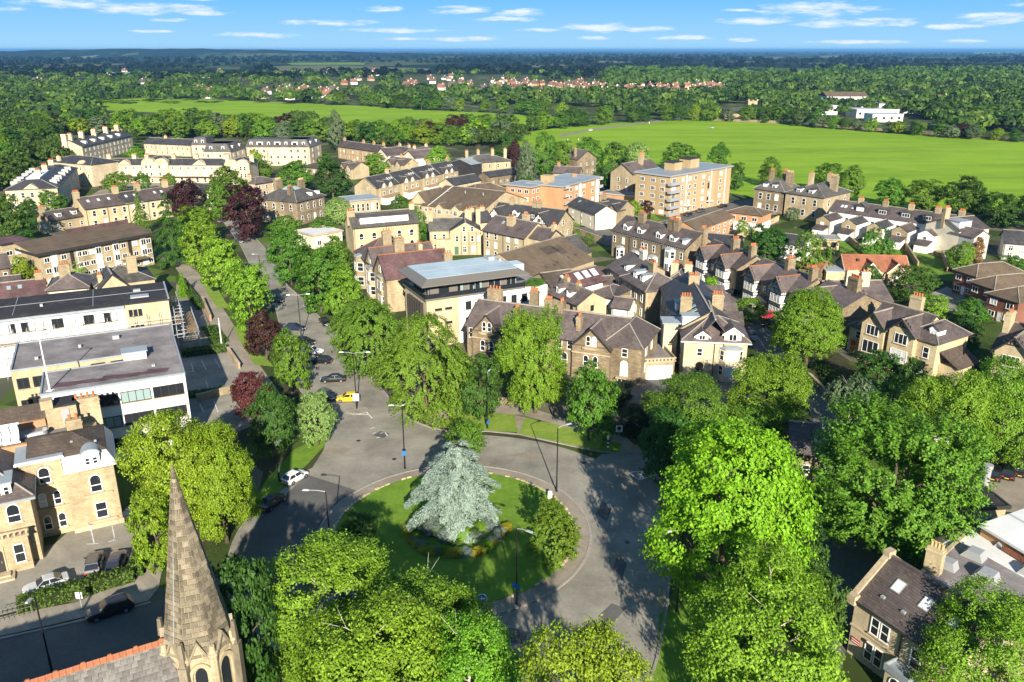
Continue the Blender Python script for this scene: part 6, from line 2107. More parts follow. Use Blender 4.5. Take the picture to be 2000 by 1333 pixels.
sc = thing('scaffold', 'steel tube scaffold with plank walkways round the dark roofed block', 'scaffold', b.root.location.copy(), b.ang)
st_ = MB()
n = int(L / 2.2)
for i in range(n + 1):
    x = 2 + (L + .2) * i / n
    if x > L + 2:
        continue
    for y in (-2.0, -.9):
        st_.tube((x, y, 0), (x, y, 9.2), .05, .05, 5)
    st_.tube((x, -2.0, 6.6), (x, -.9, 6.6), .045, .045, 5)
for z in (6.6, 7.5, 8.1, 4.4):
    st_.tube((1.5, -2.0, z), (L + 1.6, -2.0, z), .045, .045, 5)
for j in range(7):
    y = -1.5 + j * 2.3
    for x in (L + .7, L + 2.0, L + 4.6):
        st_.tube((x, y, 0), (x, y, 9.4 if x < L + 3 else 5.6), .05, .05, 5)
    for z in (2.2, 4.4, 6.6, 8.2):
        if z < 6:
            st_.tube((L + .7, y, z), (L + 4.8, y, z), .045, .045, 5)
        else:
            st_.tube((L + .7, y, z), (L + 2.4, y, z), .045, .045, 5)
for x in (L + .7, L + 2.0, L + 4.6):
    for z in (2.2, 4.4, 5.4) + ((6.6, 8.2) if x < L + 3 else ()):
        st_.tube((x, -2, z), (x, 13, z), .045, .045, 5)
for i in range(0, n, 3):
    x = 2 + L * i / n
    st_.tube((x, -2.02, .5), (x + 4, -2.02, 6.5), .04, .04, 5)
st_.build('tubes', 'galv', sc)
pk = MB().box(-1.2, 1.2, -.11, .11, -.03, .03).mesh('plank', 'timber')
for i in range(int(L / 2.45)):
    for k, y in enumerate((-1.85, -1.6, -1.35, -1.1)):
        ob('plank', pk, sc, (2.6 + i * 2.45 + R.uniform(-.1, .1), y, 6.7 + R.uniform(0, .02)))
for j in range(6):
    for x in (1.0, 1.3, 1.6):
        ob('plank', pk, sc, (L + x, -.6 + j * 2.45, 6.72), math.pi / 2)
    for x in (2.6, 2.9, 3.2, 3.5, 3.8, 4.1, 4.4):
        ob('plank', pk, sc, (L + x, -.6 + j * 2.45, 4.5), math.pi / 2)

# ---- stone flats with brown shallow roof
b = Bld('stone_flats', 'long three storey stone flats with shallow brown roof and white window columns', (74, 495), (293, 455), 9.0, (281, 434), 'stone_buff', 'tile_brown', 'flats')
L = b.L
D = 9.5
b.box(0, L, 0, D, 0, 9)
b.part('roof', 'tile_brown', MB().ext_x([(-.9, 8.9), (D + .4, 10.4), (D + .4, 10.65), (-.9, 9.15)], -1.2, L + .6))
b.part('fascia', 'paint_dark', MB().box(-1.25, L + .65, -1.05, -.9, 8.3, 9.1).box(-1.3, -1.2, -.9, D, 8.6, 9.2))
b.W().add([(0, 0, 9), (0, D, 9), (0, D, 10.3), (L, 0, 9), (L, D, 9), (L, D, 10.3)], [(0, 1, 2), (4, 3, 5)])
for q in (.12, .50, .66, .92):
    w = L * .028
    b.part('window_column', 'render_white', MB().box(L * q - w, L * q + w, -.12, .02, .3, 8.5))
    b.row('f', (L * q,), (6.0, 3.2, .5), w * 1.7, 1.7, 'case', -.12)
for q in (.27, .79):
    b.part('recess_shade', 'paint_dark', MB().box(L * q - .5, L * q + .5, -.05, .02, .2, 8.6))  # flat dark strip on the wall, shade of a recess painted as colour
for q in (.06, .2, .33, .38, .44, .58, .73, .84, .97):
    b.row('f', (L * q,), (6.2, 3.4, .7), 1.4, 1.3, 'case')
for x in (L * .58 + 1.6, L * .28 + 1):
    b.part('drainpipe', 'render_white', MB().box(x, x + .15, -.14, -.02, .2, 8.6))
b.part('porch', 'tile_brown', MB().box(L * .70, L * .92, -2.2, -.02, 2.7, 2.95))
b.part('maroon_screen', 'slate_red', MB().box(L * .42, L * .99, D + .6, D + 1.0, 9, 11.6))
b.box(L * .4, L, D + 1.02, D + 8, 0, 9.5, 'stone_gold')
b.part('roof', 'tile_brown', MB().box(L * .38, L + .4, D + 1.02, D + 8.4, 9.503, 9.8))
b.done()
simple('stone_flats', 'lower side block of the stone flats with dark maroon flat roof', (4, 480), (60, 470), 8.0, 9, 'stone_gold', 'slate_red', 'paint_dark', 'flat', (3, (5.0, 2.0)), 'case', 1.6, 1.3, cat='flats')
# ---- slated houses in front of the flats
b = Bld('slate_villa', 'low stone villa with intersecting dark slate gables behind the scaffolded roof', (187, 562), (302, 547), 6.0, 12, 'stone_gold', 'slate_grey')
L = b.L
b.box(0, L, 0, b.d, 0, 6)
b.hip(0, L, .4, b.d, 6, 4.0)
b.box(.5, L * .52, -1.4, .5, 0, 6)
b.gable(.5, L * .52, -1.4, b.d * .6, 6, 4.0, 'y', mat='slate_dark', barge='paint_dark')
b.chimney(L * .68, 3.8, 12.6, 2.2, 1.4, 1, pot='pot_buff')
b.chimney(L * .1, 1.5, 9.6, 1.0, .9, 2)
b.skylight(L * .3, 3, .8, 1.2)
b.row('f', (L * .7, L * .86), (3.2,), 1, 1.4)
b.done()
simple('slate_house', 'low hipped purple roof house with a big white chimney', (92, 568), (172, 561), 6.0, 10, 'render_cream', 'slate_purple', 3.4, 'hip', (4, (4.0,)), ww=1.2, wh=.8, chim=((.42, .45, 2.4, 2.4, 4),))
simple('slate_house', 'low purple roofed cottage with two small rooflights at the left edge', (-40, 589), (89, 574), 5.4, 9, 'stone_buff', 'slate_red', 3.2, 'gable', None, sky=((.45, .3), (.62, .3)), chim=((.93, .5, 1.8),))
simple('stone_house', 'dark stone house with white bay at the left edge', (-40, 530), (20, 522), 6.4, 10, 'stone_dark', 'slate_purple', 3.4, 'gable', (3, (3.8, .9)), sides='r')
simple('white_conservatory', 'white glazed conservatory in front of the stone house at the left edge', (-10, 557), (40, 551), 3.4, 5, 'render_white', 'slate_purple', 1.6, 'gable', (5, (.9,)), 'cross', 1.4, 1.6)
# ---- terrace beyond
b = Bld('stone_terrace', 'stone terrace of four houses with rooflights below the crescent', (166, 409), (398, 377), 7.0, 9.5, 'stone_gold', 'slate_purple')
L = b.L
b.box(0, L, 0, b.d, 0, 7)
b.gable(0, L * .30, 0, b.d, 7, 4.2)
b.gable(L * .30, L * .47, 0, b.d, 7.02, 4.22, mat='slate_dark', o=.02)
b.gable(L * .475, L, 0, b.d, 7, 4.2)
b.row('f', b.spread(1, L - 1, 12), (4.2, .9), 1.2, 1.9)
for q in (.06, .14, .22, .36, .43, .60, .66):
    b.skylight(L * q, 2.8, .9, 1.3, 'blind')
for q in (-.005, .30, .48, .72):
    b.chimney(L * q, b.d * .5, 13.4, 2.0, 1.0, 5)
b.gutter()
b.done()
simple('stone_cottage', 'low stone cottage with two white dormers left of the rooflight terrace', (98, 432), (170, 420), 4.6, 8, 'stone_gold', 'slate_purple', 3.2, 'gable', (3, (1.6,)), chim=((0, .5, 2.0),), dorm=((.3, 1.0 / 8, 1.6, 1.4), (.72, 1.0 / 8, 1.6, 1.4)), sides='l')
simple('gabled_house', 'narrow white gabled house beside the avenue trees', (402, 377), (420, 374), 6.5, 10, 'render_cream', 'slate_dark', 3.6, 'gable', (2, (3.8, 1.0)), axis='y', barge='paint_dark', gut=False)

# ---- the crescent
b = Bld('crescent', 'long pale regency crescent with shallow slate roof and curved pediments', (188, 322), (440, 323), 8.0, 11, 'stone_cream', 'slate_dark', 'crescent')
L = b.L
b.box(0, L, 0, b.d, 0, 8)
b.gable(0, L, 0, b.d, 8, 2.8)
b.row('f', b.spread(1, L - 1, 16), (6.0,), 1.0, 1.2, 'case')
b.row('f', b.spread(1, L - 1, 16), (3.2,), 1.1, 2.0, 'sash', pane='blind')
b.row('f', b.spread(1, L - 1, 16), (.3,), 1.3, 2.0, 'sash')
b.part('veranda', 'paint_dark', MB().box(0, L, -1.6, -.02, 2.75, 2.9))
for q in (.22, .80):
    c = L * q
    b.part('pediment', 'stone_cream', MB().ext_y([(c - 3.4, 7.9), (c + 3.4, 7.9), (c, 10.2)], -.3, 3))
c = L * .46
b.box(c - 6, c + 6, -.8, b.d, 0, 9.2)
for dx in (-3, 3):
    b.part('pediment', 'stone_cream', MB().ext_y([(c + dx + 2.8 * math.cos(math.pi * i / 10), 9.2 + 1.8 * math.sin(math.pi * i / 10)) for i in range(11)], -.9, 2))
    b.row('f', (c + dx - 1, c + dx + 1), (6.4, 3.2, .3), 1.1, 1.6, 'sash', -.8)
b.hip(c - 6, c + 6, .8, b.d, 9.2, 3.0)
for q in (.06, .26, .36, .57, .75, .97):
    b.chimney(L * q, b.d * .5, 13, 1.8, 1.1, 4)
b.done()
b = Bld('crescent_pavilion', 'right end pavilion of the crescent with twin curved gables', (438, 320), (486, 320), 9.6, 13, 'stone_cream', 'slate_dark', 'crescent')
b.box(0, b.L, 0, b.d, 0, 9.6)
b.hip(0, b.L, 1.2, b.d, 9.6, 3.0)
for q in (.27, .73):
    c = b.L * q
    b.part('pediment', 'stone_cream', MB().ext_y([(c + 2.5 * math.cos(math.pi * i / 10), 9.6 + 1.7 * math.sin(math.pi * i / 10)) for i in range(11)], -.1, 2))
    b.row('f', (c - .9, c + .9), (6.6, 3.4, .4), 1.0, 1.8, 'sash')
b.chimney(0, 5, 14, 1.8, 1.0, 4)
b.chimney(b.L, 5, 14, 1.8, 1.0, 4)
b.done()
b = Bld('crescent_pavilion', 'left corner pavilion of the crescent with broad hipped roof', (96, 316), (178, 323), 9.4, 14, 'stone_cream', 'slate_dark', 'crescent')
b.box(0, b.L, 0, b.d, 0, 9.4)
b.hip(0, b.L, 0, b.d, 9.4, 3.4)
b.part('pediment', 'stone_cream', MB().ext_y([(b.L * .75 - 2.6, 9.3), (b.L * .75 + 2.6, 9.3), (b.L * .75, 11.0)], -.2, 2))
b.row('f', b.spread(.6, b.L - .6, 6), (6.6, 3.6, .6), 1.0, 1.6, 'sash')
b.chimney(b.L * .2, 1, 13, 1.8, 1.0, 4)
b.done()
w0 = P(112, 371, 8).xy
dv = Vector((.94, .34)).normalized()
b = Bld('crescent_wing', 'long slate roofed wing of the crescent running towards the viewer with shaded side', w0 - dv * 17, w0, 8.6, 58, 'stone_cream', 'slate_dark', 'crescent', world=True)
L = b.L
b.box(0, L, 0, 57, 0, 8.6)
b.hip(0, L, 0, 57, 8.6, 3.6, flat=6.0)
b.part('roof_well', 'render_white', MB().box(L * .35, L * .62, 8, 30, 11.27, 11.7))
b.part('pediment', 'stone_cream', MB().ext_y([(L * .5 - 3, 8.5), (L * .5 + 3, 8.5), (L * .5, 10.6)], -.3, 2.6))
b.row('f', b.spread(1, L - 1, 5), (5.6, 2.4), 1.2, 1.9, 'sash')
b.row('r', b.spread(1, 56, 14), (6.0, 3.2, .5), 1.1, 1.8, 'sash')
for y in (8, 14, 20, 30, 38, 46):
    b.part('dormer', 'render_grey', MB().box(L - 3.2, L - .8, y - .9, y + .9, 8.8, 10.8))
    b.part('dormer', 'render_grey', MB().box(.8, 3.2, y - .9, y + .9, 8.8, 10.8))
for y in (18, 34, 50):
    b.chimney(L * .5, y, 14.4, 2.0, 1.2, 4)
b.done()
b = Bld('rear_terrace', 'terrace seen end on with a line of chimneys and small white dormers', (112, 287), (160, 287), 9.0, 60, 'stone_cream', 'slate_dark')
b.box(0, b.L, 0, 60, 0, 9)
b.gable(0, b.L, 0, 60, 9, 4.2, 'y', mat='slate_dark')
b.row('r', b.spread(1, 58, 12), (6, 3, .6), 1.1, 1.7)
for y in (8, 18, 28, 38, 48):
    b.part('dormer', 'paint_white', MB().box(b.L * .7, b.L * .9, y - 1, y + 1, 9.6, 11.2))
for y in (2, 14, 28, 42, 56):
    b.chimney(b.L * .5, y, 16.5, 2.4, 1.6, 4)
b.chimney(b.L * .36, -.5, 15.5, 2.6, 1.6, 0, z0=0)
b.done()
simple('rear_house', 'cream house with hipped slate roof at the right end of the rear terrace', (196, 270), (249, 269), 7.0, 12, 'stone_cream', 'slate_dark', 3.4, 'hip', (4, (4, 1)), chim=((.1, .5), (.4, .5), (.7, .5)))
b = simple('rear_row', 'long plain slate roofed cream range behind the crescent', (280, 280), (372, 284), 6.4, 11, 'stone_cream', 'slate_dark', 3.4, 'gable', (9, (3.6, .8)), chim=((.35, .5),))
for (A, B, d, lb, n) in (((374, 284), (404, 284), 14, 'stone range with white dormers joining the rear ranges', 2), ((398, 297), (449, 297), 15, 'pavilion of the cream mansard block with slate roof', 4), ((450, 297), (479, 289), 14, 'angled middle of the cream mansard block', 3),
                         ((480, 288), (603, 288), 15, 'main cream mansard block with a row of white dormers', 9), ((604, 288), (627, 280), 14, 'right end of the cream mansard block with white balcony', 2)):
    b = Bld('mansard_block', lb, A, B, 9.4, d, 'stone_cream', 'slate_grey', 'flats')
    L = b.L
    b.box(0, L, 0, d, 0, 9.4)
    b.part('mansard', 'slate_grey', MB().prism([(-.3, -.3), (L + .3, -.3), (L + .3, d), (-.3, d)], 9.402, 13.2, [(1.2, 2.2), (L - 1.2, 2.2), (L - 1.2, d - 2), (1.2, d - 2)]))
    b.row('f', b.spread(.5, L - .5, n), (6.6, 3.6, .6), 1.3, 1.7, 'sash')
    for i, x in enumerate(b.spread(.5, L - .5, max(2, n - 2))):
        w = 3.2 if i % 2 and L > 20 else 1.4
        b.part('dormer', 'paint_white', MB().box(x - w / 2, x + w / 2, .5, 3, 10.0, 12.0))
        f, p, sm = win_meshes(round(w * .7, 1), 1.3, 'case')
        ob('pane', p, b.root, (x, .5, 10.4))
    b.part('drainpipe', 'paint_dark', MB().box(L * .33, L * .33 + .2, -.14, -.02, 0, 9).box(L * .98, L * .98 + .2, -.14, -.02, 0, 9))
    b.done()

# ---- stone house at the lower right
b = Bld('corner_house', 'stone house with coped gable, three rooflights and dark slate roof at the lower right', (1672, 1166), (1868, 1299), 6.6, 8.4, 'stone_cream', 'slate_purple')
L = b.L
b.box(0, L, 0, b.d, 0, 6.6)
b.gable(0, L, 0, b.d, 6.6, 4.4, ridge='slate_purple')
cg = MB()
ns = 9
for i in range(ns):
    for sgn in (0, 1):
        y0, y1 = b.d * i / (2 * ns), b.d * (i + 1) / (2 * ns)
        z0, z1 = 6.6 + 3.256 * i / ns, 6.6 + 3.256 * (i + 1) / ns
        if sgn:
            y0, y1 = b.d - y0, b.d - y1
        b.part('coping_stone', 'stone_trim', MB().ext_x([(y0, z0 + .1), (y1 - (y1 - y0) * .04, z1 + .08), (y1 - (y1 - y0) * .04, z1 + .5), (y0, z0 + .5)], -.45, .12))
b.part('kneeler', 'stone_trim', MB().box(-.5, .4, -.7, .1, 6.0, 7.0).box(-.5, .2, b.d / 2 - .5, b.d / 2 + .5, 9.8, 10.55))
for u in (L * .24, L * .52, L * .78):
    b.skylight(u, 2.4, 1.0, 1.3, 'blind')
for (u, v) in ((.2, 1.0), (.42, .9), (.66, .9)):
    b.part('roof_vent', 'galv', MB().box(L * u - .2, L * u + .2, v - .15, v + .15, b.zr(v), b.zr(v) + .2))
for du in (-.55, .55):
    b.win('f', L * .29 + du, 3.9, .95, 1.9, 'sash', pane='glass_dark')
    b.win('f', L * .27 + du, .8, .95, 2.0, 'sash', pane='glass_dark')
b.win('f', L * .66, 3.4, 1.1, 2.1, 'sash')
b.string(0, L, 3.3)
b.part('drainpipe', 'paint_dark', MB().box(L * .5, L * .5 + .14, -.16, -.02, .1, 6.4))
b.gutter(drop=False)
b.part('porch_roof', 'lead', MB().box(L * .50, L * .74, -1.9, -.02, 2.8, 3.1).box(L * .50, L * .51, -1.9, -.02, 3.1, 3.5).box(L * .73, L * .74, -1.9, -.02, 3.1, 3.5).box(L * .51, L * .73, -1.9, -1.75, 3.1, 3.5))
b.box(L * .51, L * .73, -1.7, .02, 0, 2.8)
b.win('f', L * .62, .9, 1.2, 1.7, 'arch', -1.7)
b.part('plaque', 'paint_red', MB().box(.3, 1.3, -.08, -.01, 1.6, 2.2))
b.part('stripe', 'paint_white', MB().box(.34, 1.26, -.1, -.081, 1.72, 1.8).box(.34, 1.26, -.1, -.081, 1.98, 2.06), None)
b.part('wall_box', 'paint_dark', MB().box(1.6, 2.0, -.12, -.02, 3.0 - .5, 3.0 - .15))
b.done()
b = Bld('flat_annexe', 'grey flat roofed annexe with angled rooflights behind the coped gable house', (1792, 1128), (2010, 1228), 6.0, 15, 'stone_gold', 'felt_grey', 'annexe')
L = b.L
b.box(0, L, 0, b.d, 0, 6)
b.flat(0, L, 0, b.d, 6, 0, .1, 'felt_grey')
b.part('coping', 'stone_trim', MB().box(-.2, L + .2, b.d - .2, b.d + .3, 5.9, 6.8).box(-.2, .2, 0, b.d - .2, 5.9, 6.3))
for (u, v, w) in ((.12, 4, 1.3), (.22, 8, 1.5), (.36, 12, 1.2), (.45, 5, 1.6), (.7, 9, 1.3)):
    sk = MB().prism([(-w * .75, -w / 2), (w * .75, -w / 2), (w * .75, w / 2), (-w * .75, w / 2)], 0, .9, [(-w * .35, -w / 2 + .06), (w * .5, -w / 2 + .06), (w * .5, w / 2 - .06), (-w * .35, w / 2 - .06)])
    o = b.part('rooflight', 'galv', sk)
    o.location = (L * u, v, 6.1)
    MB().add([(-w * .72, -w * .4, .1), (-w * .72, w * .4, .1), (-w * .4, w * .4, .88), (-w * .4, -w * .4, .88)], [(0, 1, 2, 3)]).build('pane', 'blind', o, (-.03, 0, .02))
b.chimney(.6, 2.0, 9.0, 1.6, .9, 4, z0=5, wall='stone_gold', pot='pot_buff')
b.done()
b = Bld('white_shed', 'lower long white ribbed metal roof at the right edge', (1836, 1072), (2040, 1190), 5.6, 9, 'render_white', 'metal_white', 'shed')
b.box(0, b.L, 0, b.d, 0, 5.6)
b.part('roof', 'metal_white', MB().ext_x([(-.3, 5.7), (b.d + .3, 6.6), (b.d + .3, 6.75), (-.3, 5.85)], -.3, b.L + .3))
b.part('parapet', 'paint_dark', MB().box(-.5, -.31, -.3, b.d, 5.2, 6.8))
b.done()
b = Bld('white_shed', 'upper white ribbed metal roof with a red fascia stripe', (1917, 1030), (2080, 1128), 7.4, 8, 'brick_orange', 'metal_white', 'shed')
b.box(0, b.L, 0, b.d, 0, 7.4)
b.part('roof', 'metal_white', MB().ext_x([(-.3, 7.45), (b.d + .3, 8.2), (b.d + .3, 8.35), (-.3, 7.6)], -.3, b.L + .3))
b.part('fascia', 'tile_red', MB().box(3, b.L, -.36, -.3, 6.5, 7.1))
b.done()
simple('dark_annexe', 'low dark flat roofed annexe beside the pale car park', (1905, 995), (1966, 992), 4.0, 9, 'stone_buff', 'felt_dark', 'paint_dark', 'flat', (3, (1.0,)), cat='annexe')
fl = thing('flue', 'tall galvanised flue pipe rising beside the spreading hornbeam', 'flue', P(1912, 1000))
MB().tube((0, 0, 0), (0, 0, tall(P(1912, 1000).y, 915)), .45, .45, 12).build('pipe', 'galv', fl)
MB().tube((0, 0, tall(P(1912, 1000).y, 915)), (0, 0, tall(P(1912, 1000).y, 908)), .55, .55, 12).build('cowl', 'galv', fl)
simple('glasshouse', 'small white glazed roof peeping through the hornbeam', (1822, 888), (1850, 892), 3.4, 6, 'render_white', 'metal_white', 1.8, 'gable', (3, (.8,)), gut=False, cat='glasshouse')

# ---- the church: spire of dressed stone, slated nave
ap = Vector((-25.35, 54.4))
ha = 27.9
ch = thing('church', 'dark stone church with an octagonal spire and grey slated nave at the lower left', 'church', (ap.x, ap.y, 0), rad(20))
rsp = random.Random(5)
ZB, RB, RT = 12.2, 2.8, .16
NS = 8
mats4 = []
surf('spire_stone', (.235, .20, .14), (.165, .138, .095), sc=2.5, dirt=.55, bump=.5, rnd=.34)
surf('spire_mortar', (.34, .29, .20), (.29, .24, .165), sc=1.5, dirt=.3)
surf('lichen', (.42, .30, .05), (.3, .22, .06), sc=3)


def oct_pt(r, k):
    a = 2 * math.pi * (k + .5) / NS
    return Vector((r * math.cos(a), r * math.sin(a)))


# mortar core
core = MB()
prof0 = [oct_pt(RB - .05, k) for k in range(NS)]
prof1 = [oct_pt(RT - .03, k) for k in range(NS)]
core.prism([tuple(p) for p in prof0], ZB, ha - 1.0, [tuple(p) for p in prof1])
sp_o = core.build('spire', 'spire_mortar', ch)
# courses: blocks proud of the joints, drawn between the spire's ribs
NCOUR = 34
zc = [ZB + (ha - 1.0 - ZB) * (1 - (1 - i / NCOUR) ** 1.02) for i in range(NCOUR + 1)]
blocks = []
for i in range(NCOUR):
    z0, z1 = zc[i] + .03, zc[i + 1] - .035
    f0, f1 = (z0 - ZB) / (ha - 1 - ZB), (z1 - ZB) / (ha - 1 - ZB)
    r0, r1 = RB + (RT - RB) * f0, RB + (RT - RB) * f1
    for k in range(NS):
        p0, p1 = oct_pt(r0, k), oct_pt(r0, k + 1)
        q0, q1 = oct_pt(r1, k), oct_pt(r1, k + 1)
        w = (p1 - p0).length
        nb = max(1, int(round(w / .62)))
        cuts = [0] + sorted([(j + (.5 if (i % 2) else .0) + rsp.uniform(-.12, .12)) / nb for j in range(0 if i % 2 else 1, nb)]) + [1]
        n_ = Vector((math.cos(2 * math.pi * (k + 1) / NS), math.sin(2 * math.pi * (k + 1) / NS)))
        facing = Vector((n_.x * math.cos(rad(20)) - n_.y * math.sin(rad(20)), n_.x * math.sin(rad(20)) + n_.y * math.cos(rad(20))))
        vis = facing.dot(Vector((.42, -.9))) > -.12
        for a0, a1 in zip(cuts[:-1], cuts[1:]):
            if (a1 - a0) * w < .1:
                continue
            e = .032 / w
            g0, g1 = a0 + e, a1 - e
            pr = rsp.uniform(.025, .06)
            A0, A1 = p0.lerp(p1, g0), p0.lerp(p1, g1)
            B0, B1 = q0.lerp(q1, g0), q0.lerp(q1, g1)
            n2 = n_ * pr
            m2 = n_ * .06
            vs = [(*(A0 - m2), z0), (*(A1 - m2), z0), (*(B1 - m2), z1), (*(B0 - m2), z1), (*(A0 + n2), z0), (*(A1 + n2), z0), (*(B1 + n2), z1), (*(B0 + n2), z1)]
            blocks.append((vis, (a1 - a0) * w * (z1 - z0), vs))
FS = [(0, 1, 2, 3), (4, 7, 6, 5), (0, 4, 5, 1), (1, 5, 6, 2), (2, 6, 7, 3), (3, 7, 4, 0)]
vb = sorted([q for q in blocks if q[0]], key=lambda q: -q[1])
big, rest = vb[:290], vb[290:] + [q for q in blocks if not q[0]]
for _, _, vs in big:
    o = MB().add(vs, FS).build('stone', 'spire_stone', sp_o)
rm = MB()
for _, _, vs in rest:
    rm.add(vs, FS)
o = rm.build('stonework', 'spire_stone', sp_o)
o['kind'] = 'stuff'
MB().lathe([(.2, 0), (.24, .25), (.14, .35), (.2, .55), (.12, .75), (.09, 1.05), (.02, 1.15)], 8).build('finial', 'spire_stone', sp_o, (0, 0, ha - 1.15))
lc = Vector((math.cos(rad(-90 - 42)), math.sin(rad(-90 - 42))))
MB().tube((*(lc * .14), ha - 1.3), (*(lc * 2.58), ZB + .8), .035, .035, 5).build('lightning_strip', 'lead', sp_o)
# belfry: octagonal stage with steep gablets, lancets and corner pinnacles
T = 2.55
bel = MB()
bel.prism([tuple(oct_pt(T + .05, k)) for k in range(NS)], 0, ZB + .05)
bel.build('tower', 'stone_buff', ch)
surf('belfry_stone', (.43, .35, .22), (.32, .25, .15), pat=1, bw=.5, bh=.26, mor=(.40, .335, .23), ms=.02, bump=.5, dirt=.45)
for k in range(NS):
    a = 2 * math.pi * (k + 1) / NS
    n_, t_ = Vector((math.cos(a), math.sin(a))), Vector((-math.sin(a), math.cos(a)))
    fw = T * math.tan(math.pi / 8) * .98
    ro = T * math.cos(math.pi / 8) + .05
    face = MB().ext_y([(-fw, 8.0), (fw, 8.0), (fw, 11.2), (0, 13.5), (-fw, 11.2)], ro - 1.4, ro + .16)
    go = face.build('gablet', 'belfry_stone', ch, (0, 0, 0), a - math.pi / 2)
    cop_ = MB()
    for sg in (-1, 1):
        cop_.ext_y([(sg * (fw + .16), 10.95), (0, 13.5), (0, 13.84), (sg * (fw + .16), 11.3)], ro - 1.6, ro + .34)
    cop_.build('coping', 'spire_stone', go)
    arch = []
    for i in range(13):
        t = math.pi * i / 12
        arch.append((.62 * math.cos(t), 10.6 + .95 * math.sin(t)))
    MB().ext_y([(-.45, 8.0), (.45, 8.0)] + [(.45 * math.cos(math.pi * i / 8), 10.5 + .75 * math.sin(math.pi * i / 8)) for i in range(9)], ro + .1, ro + .175).build('louvre', 'glass_dark', go)
    hood = MB()
    for i in range(12):
        t0, t1 = math.pi * i / 12, math.pi * (i + 1) / 12
        hood.ext_y([(.62 * math.cos(t0), 10.5 + .95 * math.sin(t0)), (.62 * math.cos(t1), 10.5 + .95 * math.sin(t1)), (.9 * math.cos(t1), 10.5 + 1.25 * math.sin(t1)), (.9 * math.cos(t0), 10.5 + 1.25 * math.sin(t0))], ro + .1, ro + .34)
    hood.box(.62, .86, ro + .1, ro + .32, 8.0, 10.5).box(-.86, -.62, ro + .1, ro + .32, 8.0, 10.5)
    hood.build('hood_mould', 'belfry_stone', go)
    q = oct_pt(T + .18, k)
    pn = MB().lathe([(.36, 0), (.36, 12.2 - 0), (.44, 12.25), (.44, 12.45), (.26, 12.5), (.22, 13.1)], 8)
    pn.build('corner_shaft', 'belfry_stone', ch, (q.x, q.y, 0))
for k in (1, 3, 5, 7):
    q = Vector((math.cos(2 * math.pi * (k + .5) / 8), math.sin(2 * math.pi * (k + .5) / 8))) * (T + .45)
    pin = MB().prism([(-.34, -.34), (.34, -.34), (.34, .34), (-.34, .34)], 0, 11.9).prism([(-.24, -.24), (.24, -.24), (.24, .24), (-.24, .24)], 11.9, 14.0, [(-.14, -.14), (.14, -.14), (.14, .14), (-.14, .14)])
    pin.build('pinnacle', 'spire_stone', ch, (q.x, q.y, 0), 2 * math.pi * (k + .5) / 8)
# nave running left with big slates and orange ridge tiles
na = thing('church_nave', 'grey slated church nave roof with orange crested ridge tiles', 'church nave', (ap.x, ap.y, 0), 0)
r1, r0 = P(300, 1256, 13.1), P(40, 1336, 13.1)
dn_ = (r0 - r1).xy
NL = 30.0
ang = math.atan2(dn_.y, dn_.x)
na.location = (r1.x, r1.y, 0)
na.rotation_euler = (0, 0, ang)
# local x runs left along the ridge; the slope facing the viewer lies on +y
HW, EV = 6.4, 7.0
MB().box(-1.5, NL, -HW, HW, 0, EV).add([(-1.5, -HW, EV), (-1.5, HW, EV), (-1.5, 0, 12.9), (NL, -HW, EV), (NL, HW, EV), (NL, 0, 12.9)], [(0, 2, 1), (3, 4, 5)]).build('wall', 'stone_buff', na)
dk = MB()
for sg in (-1, 1):
    dk.ext_x([(sg * (HW + .4), EV - .35), (0, 12.88), (0, 13.0), (sg * (HW + .4), EV - .23)], -1.5, NL)
rf_ = dk.build('roof', 'slate_dark', na)
surf('nave_slate', (.20, .185, .165), (.135, .125, .115), sc=2.2, dirt=.4, bump=.3, rnd=.3, rough=.7)
slope_len = math.hypot(HW + .4, 12.88 - EV + .35)
sa = math.atan2(12.88 - EV + .35, HW + .4)
ROW, SW = .42, .46
sl_me = MB().box(-SW / 2 + .008, SW / 2 - .008, -ROW * .62, ROW * .62, -.012, .022).mesh('slate', 'nave_slate')
slates = []
for rr_ in range(int(slope_len / ROW)):
    s_ = .22 + rr_ * ROW                       # distance below the ridge
    for c_ in range(int((NL + 1.2) / SW)):
        x = -1.2 + c_ * SW + (SW / 2 if rr_ % 2 else 0)
        y = s_ * math.cos(sa)
        z = 13.0 - s_ * math.sin(sa)
        slates.append((rr_, x, y, z))
cnt = 0
rest_s = MB()
for rr_, x, y, z in slates:
    lift = .03 + .012 * (rsp.random())
    if x < 14 and rr_ < 10 and cnt < 292:
        cnt += 1
        o = ob('slate', sl_me, rf_, (x + rsp.uniform(-.01, .01), y, z + lift))
        o.rotation_euler = (-sa + .05, 0, rsp.uniform(-.015, .015))
    else:
        c, s2 = math.cos(-sa + .05), math.sin(-sa + .05)
        vs = []
        for (a, b2, c2) in ((-SW / 2 + .008, -ROW * .62, 0), (SW / 2 - .008, -ROW * .62, 0), (SW / 2 - .008, ROW * .62, 0), (-SW / 2 + .008, ROW * .62, 0)):
            for hz in (-.012, .022):
                vs.append((x + a, y + b2 * c - hz * s2, z + lift + b2 * s2 + hz * c))
        rest_s.add(vs, [(1, 3, 5, 7), (4, 5, 3, 2), (0, 1, 7, 6), (6, 7, 5, 4), (2, 3, 1, 0)])
o = rest_s.build('slating', 'nave_slate', rf_)
o['kind'] = 'stuff'
rt_me = MB().ext_x([(-.28, -.16), (0, .1), (.28, -.16), (.28, -.08), (0, .2), (-.28, -.08)], -.22, .22).mesh('ridge_tile', 'ridge_red')
cr_me = MB().ext_x([(-.1, .1), (.1, .1), (.06, .3), (-.06, .3)], -.14, .14).mesh('crest', 'ridge_red')
